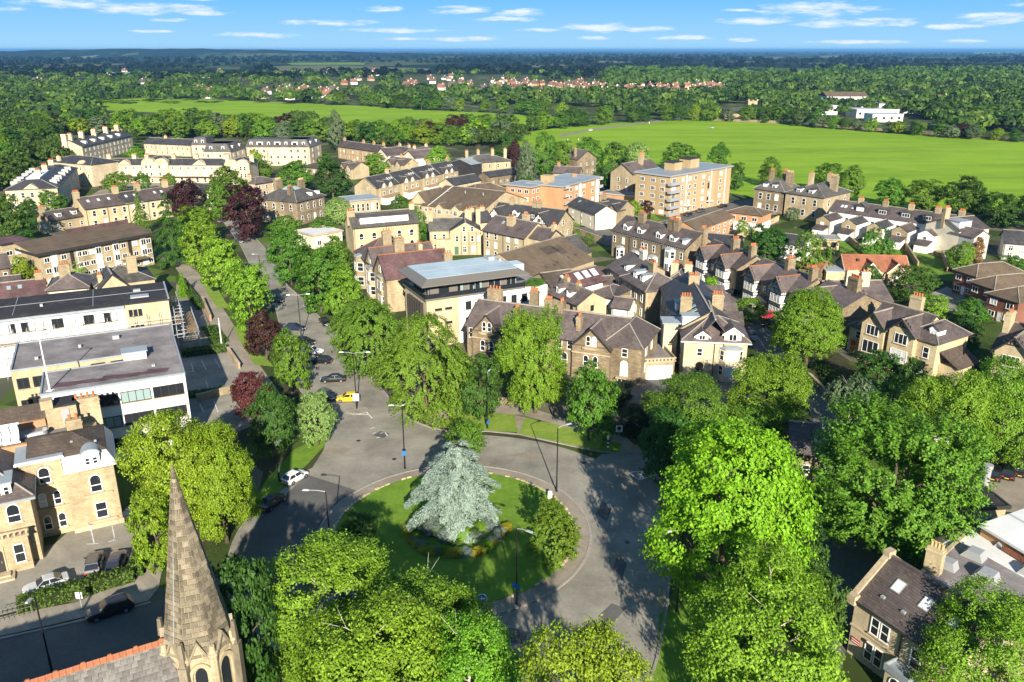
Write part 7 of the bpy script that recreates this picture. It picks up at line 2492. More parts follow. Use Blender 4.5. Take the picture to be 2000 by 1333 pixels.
for i in range(64):
    x = -1.0 + i * .46
    o = ob('ridge_tile', rt_me, rf_, (x, 0, 13.0 + rsp.uniform(-.012, .012)))
    if i % 4 == 1:
        ob('ridge_tile', cr_me, rf_, (x, 0, 13.0))

# ================================================================ VEHICLES
def car_meshes(kind):
    L_, W_, H_ = {'hatch': (3.9, 1.72, 1.48), 'saloon': (4.6, 1.82, 1.43), 'suv': (4.65, 1.9, 1.66), 'van': (5.0, 1.95, 1.95), 'estate': (4.6, 1.82, 1.5)}[kind]
    hl, w = L_ / 2, W_ / 2
    belt = H_ * .62
    hood = {'hatch': belt * .93, 'saloon': belt * .93, 'suv': belt * .96, 'van': belt * .98, 'estate': belt * .93}[kind]
    tail = belt if kind != 'saloon' else belt * 1.02
    # x runs forward; stations: (x, half width, bottom, top)
    st = [(-hl, w * .80, .34, tail * .84), (-hl + .10, w * .93, .27, tail * .98), (-hl * .72, w, .22, tail), (-hl * .2, w, .22, belt), (hl * .34, w, .22, belt),
          (hl * .40, w * .99, .22, belt * .99), (hl * .78, w * .96, .22, hood * .95), (hl - .12, w * .88, .25, hood * .80), (hl, w * .74, .34, hood * .62)]
    b_ = MB()
    ring = []
    for x, hw, z0, z1 in st:
        zm = z0 + (z1 - z0) * .55
        ring.append([(x, -hw * .90, z0), (x, -hw, zm), (x, -hw * .93, z1 - .03), (x, -hw * .78, z1), (x, hw * .78, z1), (x, hw * .93, z1 - .03), (x, hw, zm), (x, hw * .90, z0)])
    vs = [p for r_ in ring for p in r_]
    m_ = 8
    fs = []
    for i in range(len(ring) - 1):
        for j in range(m_):
            k = (j + 1) % m_
            fs.append((i * m_ + j, (i + 1) * m_ + j, (i + 1) * m_ + k, i * m_ + k))
    fs.append(tuple(range(m_)))
    fs.append(tuple(reversed(range((len(ring) - 1) * m_, len(ring) * m_))))
    b_.add(vs, fs)
    # cabin
    rb, rr0, rf0, fb = {'hatch': (-hl * .93, -hl * .70, hl * .10, hl * .46), 'saloon': (-hl * .74, -hl * .36, hl * .08, hl * .44), 'suv': (-hl * .94, -hl * .74, hl * .10, hl * .44),
                        'van': (-hl * .97, -hl * .9, hl * .38, hl * .66), 'estate': (-hl * .94, -hl * .68, hl * .08, hl * .44)}[kind]
    wb, wt = w * .90, w * .70
    z0, z1 = belt - .04, H_
    low = [(rb, -wb, z0), (fb, -wb, z0), (fb, wb, z0), (rb, wb, z0)]
    up = [(rr0, -wt, z1 - .03), (rf0, -wt, z1 - .03), (rf0, wt, z1 - .03), (rr0, wt, z1 - .03)]
    mid = [(rr0 + .15, -wt * .8, z1), (rf0 - .15, -wt * .8, z1), (rf0 - .15, wt * .8, z1), (rr0 + .15, wt * .8, z1)]
    b_.add(low + up + mid, [(0, 1, 5, 4), (1, 2, 6, 5), (2, 3, 7, 6), (3, 0, 4, 7), (4, 5, 9, 8), (5, 6, 10, 9), (6, 7, 11, 10), (7, 4, 8, 11), (8, 9, 10, 11)])
    body = b_.mesh('body', 'car_paint')
    g_ = MB()

    def lerp(a, b2, t):
        return tuple(a[i] + (b2[i] - a[i]) * t for i in range(3))

    def pane(a, b2, c, d, off, e=.06, e2=.10):
        q = [lerp(lerp(a, b2, e), lerp(d, c, e), e2), lerp(lerp(a, b2, 1 - e), lerp(d, c, 1 - e), e2), lerp(lerp(a, b2, 1 - e), lerp(d, c, 1 - e), 1 - e2), lerp(lerp(a, b2, e), lerp(d, c, e), 1 - e2)]
        g_.add([(p[0] + off[0], p[1] + off[1], p[2] + off[2]) for p in q], [(0, 1, 2, 3)])
    pane(low[1], low[2], up[2], up[1], (.02, 0, .015))
    pane(low[3], low[0], up[0], up[3], (-.02, 0, .015))
    for s_ in (0, 1):
        a, b2, c, d = (low[0], low[1], up[1], up[0]) if s_ == 0 else (low[3], low[2], up[2], up[3])
        yo = -.015 if s_ == 0 else .015
        for t0, t1 in ((0, .5), (.5, 1)):
            pane(lerp(a, b2, t0), lerp(a, b2, t1), lerp(d, c, t1), lerp(d, c, t0), (0, yo, .01), .05, .12)
    glass = g_.mesh('window', 'glass_dark')
    wheel = MB()
    n = 12
    wheel.tube((0, -.11, 0), (0, .11, 0), .33, .33, n)
    tyre = wheel.mesh('wheel', 'paint_black')
    rim = MB().tube((0, -.125, 0), (0, .125, 0), .21, .21, 8).mesh('rim', 'steel')
    hd = MB().box(-.03, .03, -.22, .22, -.07, .07).mesh('headlight', 'blind')
    tl = MB().box(-.03, .03, -.2, .2, -.08, .08).mesh('tail_light', 'paint_red')
    pl = MB().box(-.015, .015, -.26, .26, -.06, .06).mesh('number_plate', 'paint_white')
    pr_ = MB().box(-.015, .015, -.26, .26, -.06, .06).mesh('number_plate', 'line_yellow')
    mi = MB().box(-.1, .06, -.09, .09, 0, .14).mesh('mirror', 'paint_black')
    return dict(body=body, glass=glass, tyre=tyre, rim=rim, head=hd, tail=tl, plate=pl, rplate=pr_, mirror=mi, L=L_, w=w, belt=belt, hood=hood, tailz=tail, fb=fb)


for nm, c in (('car_paint', (.02, .02, .025)), ('car_black', (.008, .008, .010)), ('car_navy', (.012, .018, .05)), ('car_grey', (.06, .065, .075)), ('car_silver', (.42, .43, .45)), ('car_white', (.74, .75, .76)),
              ('car_yellow', (.75, .52, .01)), ('car_red', (.35, .015, .02)), ('car_blue', (.02, .05, .16))):
    gloss(nm, c, .28, .5, 0.0, .6)
CM = {k: car_meshes(k) for k in ('hatch', 'saloon', 'suv', 'van', 'estate')}
CARP = {}


def make_car(kind):
    c = CM[kind]
    r = thing('parked_car', 'car', 'car', (0, 0, 0))
    ob('body', c['body'], r)
    ob('window', c['glass'], r)
    for x in (-c['L'] * .31, c['L'] * .31):
        for s_ in (-1, 1):
            o = ob('wheel', c['tyre'], r, (x, s_ * (c['w'] - .10), .33))
            ob('rim', c['rim'], o)
    for s_ in (-1, 1):
        ob('headlight', c['head'], r, (c['L'] / 2 - .06, s_ * c['w'] * .56, c['hood'] * .66), s_ * .35)
        ob('tail_light', c['tail'], r, (-c['L'] / 2 + .0, s_ * c['w'] * .62, c['tailz'] * .74))
        ob('mirror', c['mirror'], r, (c['fb'] - .25, s_ * (c['w'] + .06), c['belt'] - .06))
    ob('number_plate', c['plate'], r, (c['L'] / 2 + .0, 0, .42))
    ob('number_plate', c['rplate'], r, (-c['L'] / 2 - .0, 0, .55))
    return r


def car(kind, rear, front, paint, label, roofp=None, group=None, z=.06):
    a, b2 = P(*rear), P(*front)
    m2, d = (a + b2) / 2, b2 - a
    loc, rz = (m2.x, m2.y, z), math.atan2(d.y, d.x)
    if kind not in CARP:
        r = CARP[kind] = make_car(kind)
        r.location, r.rotation_euler = loc, (0, 0, rz)
        r['label'] = label
        if group:
            r['group'] = group
        setmat(r.children[0], paint)
    else:
        r = copy_thing(CARP[kind], loc, rz, label=label, group=group, mats={'body': paint})
    return r


G1 = 'cars parked along the avenue'
car('hatch', (703, 783), (657, 784), 'car_yellow', 'small bright yellow hatchback parked by the tiny traffic island', group=G1)
car('saloon', (675, 745), (628, 747), 'car_black', 'black coupe parked alone between the yellow hatchback and the dark estate', group=G1)
car('estate', (647, 711), (604, 709), 'car_black', 'black estate half under the green tree, next to the white saloon', group=G1)
car('saloon', (588, 689), (631, 692), 'car_white', 'white saloon with dark roof parked in the angled row', group=G1)
car('estate', (575, 671), (617, 674), 'car_black', 'long black car just beyond the white saloon, beside the lamp post', group=G1)
car('estate', (556, 645), (598, 646), 'car_navy', 'dark blue estate parked beyond the lamp post', group=G1)
car('saloon', (527, 588), (548, 592), 'car_navy', 'dark blue car in tree shade on the left of the avenue', group=G1)
car('hatch', (598, 596), (612, 612), 'car_black', 'black hatchback facing us under the trees on the right of the avenue', group=G1)
car('saloon', (625, 624), (645, 644), 'car_black', 'black saloon facing us on the right of the avenue', group=G1)
car('hatch', (664, 676), (676, 690), 'car_red', 'dark red car nose showing from under the willow', group=G1)
car('hatch', (700, 700), (722, 722), 'car_silver', 'silver hatchback half under the willow by the tall lamp', group=G1)
car('saloon', (765, 775), (790, 800), 'car_black', 'black car tucked under the big tree nearest the roundabout', group=G1)
car('hatch', (625, 772), (652, 784), 'car_grey', 'grey car hidden behind the pale round tree', group=G1)
car('estate', (460, 470), (474, 478), 'car_grey', 'dark car at the foot of the copper beech', group=G1)
car('saloon', (428, 437), (440, 432), 'car_grey', 'dark car furthest up the avenue', group=G1)
car('hatch', (556, 951), (598, 927), 'car_white', 'white hatchback with black roof parked on the verge side of the roundabout')
car('saloon', (511, 1004), (553, 972), 'car_black', 'black saloon parked in shadow behind the white hatchback')
car('suv', (256, 1186), (176, 1212), 'car_black', 'large black car driving along the shaded road below the hedge', z=.07)
car('suv', (182, 1128), (190, 1092), 'car_grey', 'grey car with red tail lights parked behind the hedge', group='cars on the mansion forecourt', z=.08)
car('estate', (223, 1124), (236, 1090), 'car_navy', 'dark blue estate parked closest to the hedge corner', group='cars on the mansion forecourt', z=.08)
car('saloon', (136, 1136), (48, 1164), 'car_silver', 'silver saloon parked lengthwise behind the hedge', group='cars on the mansion forecourt', z=.08)
car('saloon', (270, 1012), (232, 1014), 'car_black', 'black car in the shade beside the mansion wing')
G2 = 'cars on the side road'
car('suv', (1447, 575), (1404, 582), 'car_black', 'black car parked in front of the nearer half timbered pair', group=G2)
car('hatch', (1424, 600), (1444, 615), 'car_silver', 'silver hatchback on the side road below the shrubs', group=G2)
car('saloon', (1460, 650), (1477, 672), 'car_grey', 'dark grey car parked by the cream house hedge', group=G2)
car('hatch', (1512, 618), (1488, 624), 'car_red', 'red hatchback under the bright tree by the half timbered bay', group=G2)
car('saloon', (1516, 634), (1490, 638), 'car_black', 'black car beside the red hatchback', group=G2)
G3 = 'cars by the buff flats'
car('estate', (1336, 426), (1354, 418), 'car_black', 'first black car at the foot of the buff flats', group=G3)
car('estate', (1360, 418), (1378, 411), 'car_grey', 'second dark car just beyond it at the buff flats', group=G3)
car('saloon', (1405, 407), (1420, 404), 'car_black', 'black car near the far corner of the buff flats', group=G3)
car('van', (1432, 440), (1452, 436), 'car_white', 'white van beside the orange brick house', group=G3)
G4 = 'cars in the pale car park'
for i, (r_, f_, lb) in enumerate((((1936, 946), (1946, 918), 'leftmost black car backed towards us in the pale car park'), ((1964, 944), (1972, 916), 'middle black car backed towards us in the pale car park'), ((1990, 938), (1996, 912), 'black car at the right edge of the pale car park'))):
    car('suv', r_, f_, 'car_black', lb, group=G4, z=.09)
car('saloon', (1770, 765), (1788, 770), 'car_silver', 'pale car glimpsed through trees in front of the two gabled villa')
car('saloon', (1385, 252), (1396, 251), 'car_silver', 'far silver car on the road across the playing fields')
car('saloon', (1148, 257), (1160, 255), 'car_white', 'far white car on the road across the playing fields')
car('hatch', (196, 371), (206, 368), 'car_black', 'black car on the crescent drive')

# ================================================================ STREET FURNITURE
def lamp(base, ytop, label, arms=((-1, 1.6),), sign=None, rz=0.0, h=None):
    g = P(*base)
    H = h or tall(g.y, ytop)
    r = thing('street_lamp', label, 'street lamp', g, rz, 'street lamps')
    MB().lathe([(.16, 0), (.16, .3), (.12, .34), (.12, 1.6), (.09, 1.7), (.065, H)], 10).build('pole', 'paint_black', r)
    for sg, ln in arms:
        a = MB().tube((0, 0, H - .06), (sg * ln * .5, 0, H + .12), .05, .045, 6).tube((sg * ln * .5, 0, H + .12), (sg * ln, 0, H + .16), .045, .04, 6)
        o = a.build('arm', 'galv', r)
        hd = MB().prism([(-.42, -.14), (.42, -.14), (.42, .14), (-.42, .14)], -.05, .10, [(-.3, -.09), (.3, -.09), (.3, .09), (-.3, .09)])
        q = hd.build('lamp_head', 'galv', o, (sg * (ln + .3), 0, H + .17))
    if sign:
        z, w, h_, mt = sign
        MB().box(-w / 2, w / 2, -.13, -.09, z, z + h_).build('sign_plate', mt, r)
    return r


gloss('sign_blue', (.02, .16, .55), .4)
lamp((647, 1086), 960, 'street lamp with long arm at the left edge of the island', ((-1, 2.0),), (.75, 1.4, .45, 'sign_blue'))
lamp((1087, 962), 836, 'street lamp at the right rear of the island casting a long thin shadow', ((1, 1.4),), None, .5)
lamp((791, 916), 794, 'tall street lamp at the rear left of the island with blue plate', ((-1, 1.2),), (2.2, .5, .7, 'sign_blue'))
lamp((1009, 1182), 1032, 'street lamp at the front of the island with a small blue arrow board', ((1, 1.3),), (2.2, 1.0, .6, 'sign_blue'), -.6)
lamp((697, 800), 690, 'twin headed street lamp on the tiny traffic island', ((-1, 1.6), (1, 2.2)), (1.6, 1.0, 1.3, 'paint_white'))
lamp((589, 663), 577, 'twin headed street lamp beside the parked row of cars', ((-1, 1.6), (1, 1.8)), None, .2)
lamp((508, 524), 498, 'far street lamp up the avenue', ((-1, 1.2),))
lamp((952, 838), 730, 'street lamp in front of the dark column tree with blue and white signs', ((1, .8),), (1.0, 1.0, .5, 'sign_blue'), 1.2)
lamp((546, 942), 872, 'thin street lamp among trees left of the parked white hatchback', ((1, .9),), (1.6, .5, .6, 'paint_white'), 1.4)
lamp((101, 1310), 1166, 'street lamp on the shaded road by the church nave', ((-1, .5),), None, 1.5)
lamp((1321, 1195), 1036, 'street lamp beneath the big chestnut on the right', ((-1, 1.4),), None, .3)


def post_sign(name, base, h, label, cat='sign', plate=None, post='galv', rz=0.0):
    r = thing(name, label, cat, P(*base), rz)
    MB().tube((0, 0, 0), (0, 0, h), .05, .05, 8).build('post', post, r)
    for (nm, mt, mb) in plate or ():
        mb.build(nm, mt, r)
    return r


def disc(r_, z, y=-.09, t=.04, n=16, x=0.0):
    return MB().ext_y([(x + r_ * math.cos(2 * math.pi * i / n), z + r_ * math.sin(2 * math.pi * i / n)) for i in range(n)], y, y + t)


arrow = MB().ext_y([(-.34, 1.45), (-.02, 1.75), (-.02, 1.56), (.32, 1.56), (.32, 1.34), (-.02, 1.34), (-.02, 1.15)], -.16, -.135)
post_sign('keep_left_sign', (942, 1190), 1.9, 'round blue sign with white arrow at the front of the island', plate=[('rim', 'paint_white', disc(.56, 1.45, -.10)), ('plate', 'sign_blue', disc(.49, 1.45, -.13, .028)), ('arrow', 'paint_white', arrow)])
post_sign('road_sign', (1208, 862), 2.6, 'white square sign with black circle by the crossing path', plate=[('plate', 'paint_white', MB().box(-.5, .5, -.1, -.06, 1.6, 2.7)), ('symbol', 'paint_black', disc(.32, 2.25, -.125, .024)), ('symbol', 'paint_black', MB().box(-.3, .3, -.125, -.1, 1.75, 1.84))])
r = thing('bollard', 'black and white banded bollard on the grass tip', 'bollard', P(1187, 878))
for i in range(6):
    MB().lathe([(.13, i * .32), (.13, i * .32 + .318)], 10).build('band', 'paint_white' if i % 2 else 'paint_black', r)
MB().lathe([(.2, 1.92), (.24, 2.1), (.1, 2.35)], 10).build('cap', 'paint_white', r)
r = thing('bollard', 'white lit bollard at the rear right rim of the island', 'bollard', P(1074, 976))
MB().prism([(-.32, -.2), (.32, -.2), (.32, .2), (-.32, .2)], .14, 1.25, [(-.26, -.14), (.26, -.14), (.26, .14), (-.26, .14)]).build('body', 'paint_white', r)
MB().box(-.35, .35, -.23, .23, .1, .3).build('base', 'line_yellow', r)
post_sign('parking_sign', (161, 1193), 2.3, 'white parking plate on a post before the long hedge', plate=[('plate', 'paint_white', MB().box(-.35, .35, -.1, -.06, 1.6, 2.4))])
post_sign('estate_sign', (302, 1052), 3.4, 'white post with a yellow board in front of the gold tree', plate=[('board', 'car_yellow', MB().box(.05, 1.0, -.05, .02, 2.8, 3.5))], post='paint_white')
r = thing('bollard', 'short white post with orange top on the mansion wall line', 'bollard', P(178, 1036))
MB().lathe([(.13, 0), (.13, .8)], 8).build('post', 'paint_white', r)
MB().lathe([(.15, .8), (.15, 1.1), (.05, 1.2)], 8).build('cap', 'tile_red', r)
post_sign('marker_post', (988, 1180), 1.0, 'short wooden marker post on the island lawn', 'post', post='timber')
r = thing('traffic_island', 'tiny pale oval traffic island under the twin headed lamp', 'traffic island', P(697, 803))
MB().prism([(2.0 * math.cos(2 * math.pi * i / 20), 1.5 * math.sin(2 * math.pi * i / 20)) for i in range(20)], 0, .16).build('kerb', 'kerbstone', r)
MB().prism([(1.75 * math.cos(2 * math.pi * i / 20), 1.25 * math.sin(2 * math.pi * i / 20)) for i in range(20)], .1, .19).build('paving', 'paving', r)
up_fix(sheet('tactile_paving', [(1229, 873), (1244, 870), (1252, 880), (1236, 882)], .14, 'timber', 'buff tactile paving patch at the crossing'))
# walls
def wall(a, b_, h, t, mat, label, cap='stone_trim'):
    p, q = P(*a), P(*b_)
    d = q - p
    r = thing('garden_wall', label, 'wall', p, math.atan2(d.y, d.x))
    MB().box(0, d.length, -t / 2, t / 2, 0, h).build('wall', mat, r)
    MB().box(-.05, d.length + .05, -t / 2 - .06, t / 2 + .06, h, h + .12).build('coping', cap, r)


wall((446, 690), (468, 722), 1.2, .4, 'stone_buff', 'short stone wall at the avenue end of the office forecourt')
wall((385, 785), (470, 762), 1.2, .4, 'stone_buff', 'low stone wall between the two office forecourts')
wall((396, 590), (412, 628), 1.3, .4, 'brick_orange', 'brick wall by the scaffolded forecourt gate')
wall((1190, 820), (1280, 860), 1.1, .4, 'stone_dark', 'low dark stone wall behind the crossing')
wall((870, 786), (1010, 790), 1.0, .4, 'stone_buff', 'low stone wall in front of the gabled terrace')
for (a, b2, lb) in (((1655, 470), (1690, 500), 'first garden wall from the left behind the white rear wings'), ((1712, 478), (1740, 512), 'second garden wall from the left behind the white rear wings'), ((1768, 486), (1792, 524), 'third garden wall from the left behind the white rear wings'),
                    ((1840, 500), (1850, 530), 'rightmost garden wall behind the white rear wings'), ((1100, 446), (1178, 476), 'stone wall along the lane by the cream cottage'), ((1205, 545), (1240, 575), 'yard wall below the long skylight workshop')):
    wall(a, b2, 1.7, .3, 'brick_orange' if 'garden' in lb else 'stone_buff', lb)
wall((1440, 470), (1520, 432), 1.8, .4, 'stone_gold', 'pale garden wall right of the orange brick terrace')
wall((1172, 388), (1240, 396), 2.8, .4, 'brick_orange', 'tall brick garden wall left of the buff flats')
wall((1500, 705), (1560, 758), .9, .4, 'stone_buff', 'low stone wall along the side road pavement')
wall((1580, 740), (1640, 800), 1.0, .35, 'stone_dark', 'dark stone wall on the far side of the side road')
wall((1040, 468), (1110, 500), 1.6, .3, 'stone_gold', 'garden wall beside the sandstone pair')
wall((1390, 236), (1560, 243), 1.8, .6, 'stone_dark', 'far stone wall along the field edge by the church')
wall((1580, 246), (1800, 262), 1.8, .6, 'stone_dark', 'far stone wall along the field edge below the school')
wall((1800, 262), (1990, 278), 1.8, .6, 'stone_dark', 'far stone wall along the right end of the field')
# gate
r = thing('gate', 'dark iron barred gate at the end of the mansion hedge', 'gate', P(-10, 1218), .5)
for i in range(9):
    MB().tube((i * .45, 0, 0), (i * .45, 0, 1.5), .03, .03, 5).build('bar', 'paint_black', r)
for z in (.3, .9, 1.4):
    MB().tube((0, 0, z), (3.6, 0, z), .03, .03, 5).build('rail', 'paint_black', r)

# ================================================================ PEOPLE
def person(base, label, top='paint_black', legs='car_navy', rz=0.0, step=.16):
    h = 1.74
    vs = [(0, 0, .95), (0, 0, 1.18), (0, 0, 1.42), (0, 0, 1.52), (0, .01, 1.64), (-.10, 0, .9), (-.11, step * .6, .5), (-.11, -step * .2, .08), (-.11, step * .5, .04), (.10, 0, .9), (.11, -step * .2, .5),
          (.11, -step * 1.2, .10), (.11, -step * .6, .04), (-.19, 0, 1.40), (-.25, -.05, 1.12), (-.24, .06, .86), (.19, 0, 1.40), (.25, .05, 1.12), (.24, .16, .90), (-.24, .09, .78), (.24, .2, .82), (0, .02, 1.72)]
    es = [(0, 1), (1, 2), (2, 3), (3, 4), (4, 21), (0, 5), (5, 6), (6, 7), (7, 8), (0, 9), (9, 10), (10, 11), (11, 12), (2, 13), (13, 14), (14, 15), (15, 19), (2, 16), (16, 17), (17, 18), (18, 20)]
    rs = [.16, .14, .16, .06, .10, .09, .065, .045, .035, .09, .065, .045, .035, .06, .045, .035, .06, .045, .035, .025, .025, .08]
    rs = rs[:13] + [.06, .045, .035, .06, .045, .035, .025, .025, .075]
    me = bpy.data.meshes.new('person')
    me.from_pydata(vs, es, [])
    me.materials.append(MATS[top])
    o = ob('person', me, None, P(*base), rz)
    o.modifiers.new('skin', 'SKIN')
    for v, q in zip(me.skin_vertices[0].data, rs):
        v.radius = (q, q)
    me.skin_vertices[0].data[0].use_root = True
    o.modifiers.new('smooth', 'SUBSURF').levels = 1
    tag(o, label, 'person')
    o.location.z = .1
    hd = MB().lathe([(.02, 0), (.09, .05), (.105, .13), (.09, .21), (.03, .25)], 10)
    hd.build('hair', 'bark', o, (0, -.015, 1.60))
    return o


person((1081, 815), 'person in dark clothes walking on the pavement behind the verge', 'paint_black', rz=1.2)
person((1186, 838), 'person in dark clothes beside the crossing path under the trees', 'car_navy', rz=-.6)
for i, (x, y, lb) in enumerate(((1103, 278, 'leftmost player in white on the field'), (1109, 277, 'second player in white from the left on the field'), (1130, 276, 'player in white standing apart on the field'), (1268, 243, 'lone figure in white at the far side of the field'))):
    person((x, y), lb, 'paint_white', rz=i)

# ================================================================ TREES AND PLANTING
ORD = 'first second third fourth fifth sixth seventh eighth ninth tenth eleventh twelfth thirteenth fourteenth fifteenth sixteenth seventeenth eighteenth nineteenth'.split()
ORD += ['twentieth'] + ['twenty-' + q for q in ORD[:9]] + ['thirtieth'] + ['thirty-' + q for q in ORD[:9]]
# island
tree('blue_cedar', 'blue_cedar', 893, 866, 1024, 180, 'leaf_blue', 'large silvery blue cedar in the middle of the roundabout')
tree('yew_bush', 'shrub_feather', 1076, 985, 1090, 118, 'leaf_fresh', 'broad feathery fresh green bush on the right of the island')
tree('yew_bush', 'shrub_feather', 910, 822, 912, 86, 'leaf_mid', 'feathery green bush behind the blue cedar')
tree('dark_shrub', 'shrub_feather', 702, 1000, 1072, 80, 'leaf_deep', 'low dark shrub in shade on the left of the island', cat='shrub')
cb_ = P(893, 1036).xy
fb = [('leaf_lavender', .55), ('leaf_yellow', .25), ('leaf_gold', .2)]
for i in range(34):
    a = math.pi * (1.0 + i / 33.0) + R.uniform(-.04, .04)
    rr_ = 5.9 + R.uniform(-.5, .35)
    mt = 'leaf_yellow' if (rr_ > 5.8 and R.random() < .85) else R.choices(['leaf_lavender', 'leaf_yellow', 'leaf_lime', 'leaf_deep'], [.5, .2, .15, .15])[0]
    kind_ = {'leaf_lavender': 'grey lavender clump', 'leaf_yellow': 'yellow flowering clump', 'leaf_lime': 'fresh green clump', 'leaf_deep': 'dark green clump'}[mt]
    tree('flower_clump', 'shrub', 0, 0, 0, 0, mt, kind_ + ', ' + ORD[i] + ' from the left in the outer planting ring under the blue cedar', 'planting ring under the cedar', cat='shrub',
         at=(cb_.x + rr_ * math.cos(a) * 1.0, cb_.y + rr_ * math.sin(a), .2), h=R.uniform(.9, 1.4), w=R.uniform(1.3, 1.9))
for i in range(22):
    a = math.pi * (1.02 + i / 21.0 * .96) + R.uniform(-.06, .06)
    rr_ = 3.6 + R.uniform(-.8, .8)
    mt = R.choices(['leaf_lavender', 'leaf_lime', 'leaf_deep', 'leaf_grey'], [.4, .2, .2, .2])[0]
    kind_ = {'leaf_lavender': 'grey lavender clump', 'leaf_grey': 'grey green clump', 'leaf_lime': 'fresh green clump', 'leaf_deep': 'dark green clump'}[mt]
    tree('flower_clump', 'shrub', 0, 0, 0, 0, mt, kind_ + ', ' + ORD[i] + ' from the left in the inner ring by the cedar trunk', 'planting ring under the cedar', cat='shrub',
         at=(cb_.x + rr_ * math.cos(a), cb_.y + rr_ * math.sin(a) * .85 + .8, .2), h=R.uniform(1.2, 1.9), w=R.uniform(1.6, 2.4))

NEAR = [
    # name, kind, cx, ytop, ybase, w, mat, label
    ('maple_tree', 'broad_hi', 638, 1068, 1310, 285, 'leaf_bright', 'bright maple at the bottom left of the roundabout next to the tower shadow', TRUNK_PALE),
    ('maple_tree', 'broad_hi', 822, 1118, 1350, 265, 'leaf_bright', 'maple at the bottom centre covering the front of the island', TRUNK_PALE),
    ('maple_tree', 'broad_hi', 725, 1185, 1470, 330, 'leaf_bright', 'broad maple cut by the bottom edge between the two bright maples', TRUNK_PALE),
    ('maple_tree', 'broad_hi', 915, 1225, 1490, 250, 'leaf_bright', 'low bright crown cut by the bottom edge under the centre maple', TRUNK_PALE),
    ('maple_tree', 'broad_hi', 1140, 1240, 1640, 290, 'leaf_gold', 'yellow green treetop cut by the bottom edge', None),
    ('chestnut_tree', 'chestnut_hi', 1418, 815, 1200, 345, 'leaf_lime', 'huge bright green chestnut right of the roundabout', None),
    ('maple_tree', 'broad_hi', 1490, 1105, 1440, 320, 'leaf_bright', 'pale leaved tree at the bottom below the huge chestnut', TRUNK_PALE),
    ('hornbeam_tree', 'feather_hi', 1745, 802, 1080, 335, 'leaf_fresh', 'wide spreading hornbeam above the lower right stone house', None),
    ('maple_tree', 'broad_hi', 1940, 1168, 1400, 250, 'leaf_bright', 'tree in front of the lower right stone house at the corner', None),
    ('lime_tree', 'feather_hi', 1046, 604, 808, 148, 'leaf_bright', 'tall bright lime tree in front of the gabled terrace', None),
    ('golden_tree', 'broad_hi', 345, 800, 1055, 200, 'leaf_gold', 'golden green tree behind the church spire', None),
    ('golden_tree', 'broad_hi', 428, 835, 1060, 150, 'leaf_gold', 'golden green tree right of the church spire', None),
    ('golden_tree', 'broad', 300, 955, 1110, 90, 'leaf_gold', 'low golden branch mass left of the spire', None),
    ('lime_tree', 'chestnut_hi', 1585, 568, 716, 155, 'leaf_bright', 'rounded bright lime tree left of the two gabled villa', None),
    ('maple_tree', 'weep_hi', 828, 618, 818, 205, 'leaf_fresh', 'broad drooping tree on the avenue corner by the roundabout', None),
    ('maple_tree', 'weep_hi', 728, 578, 742, 165, 'leaf_fresh', 'broad drooping tree further up beside the white office', None),
    ('maple_tree', 'broad_hi', 1352, 742, 905, 210, 'leaf_fresh', 'green tree in front of the cream house', None),
    ('maple_tree', 'broad_hi', 1498, 690, 858, 185, 'leaf_bright', 'bright tree between the cream house and the side road', None),
    ('maple_tree', 'broad_hi', 1850, 722, 930, 175, 'leaf_bright', 'leafy tree before the two gabled villa on the right', None),
    ('maple_tree', 'broad_hi', 1965, 705, 915, 180, 'leaf_bright', 'leafy tree at the right edge below the cut off villa', None),
]
for n_, k_, cx_, yt, yb, w_, m_, lb, tk in NEAR:
    tree(n_, k_, cx_, yt, yb, w_, m_, lb, trunk=tk)
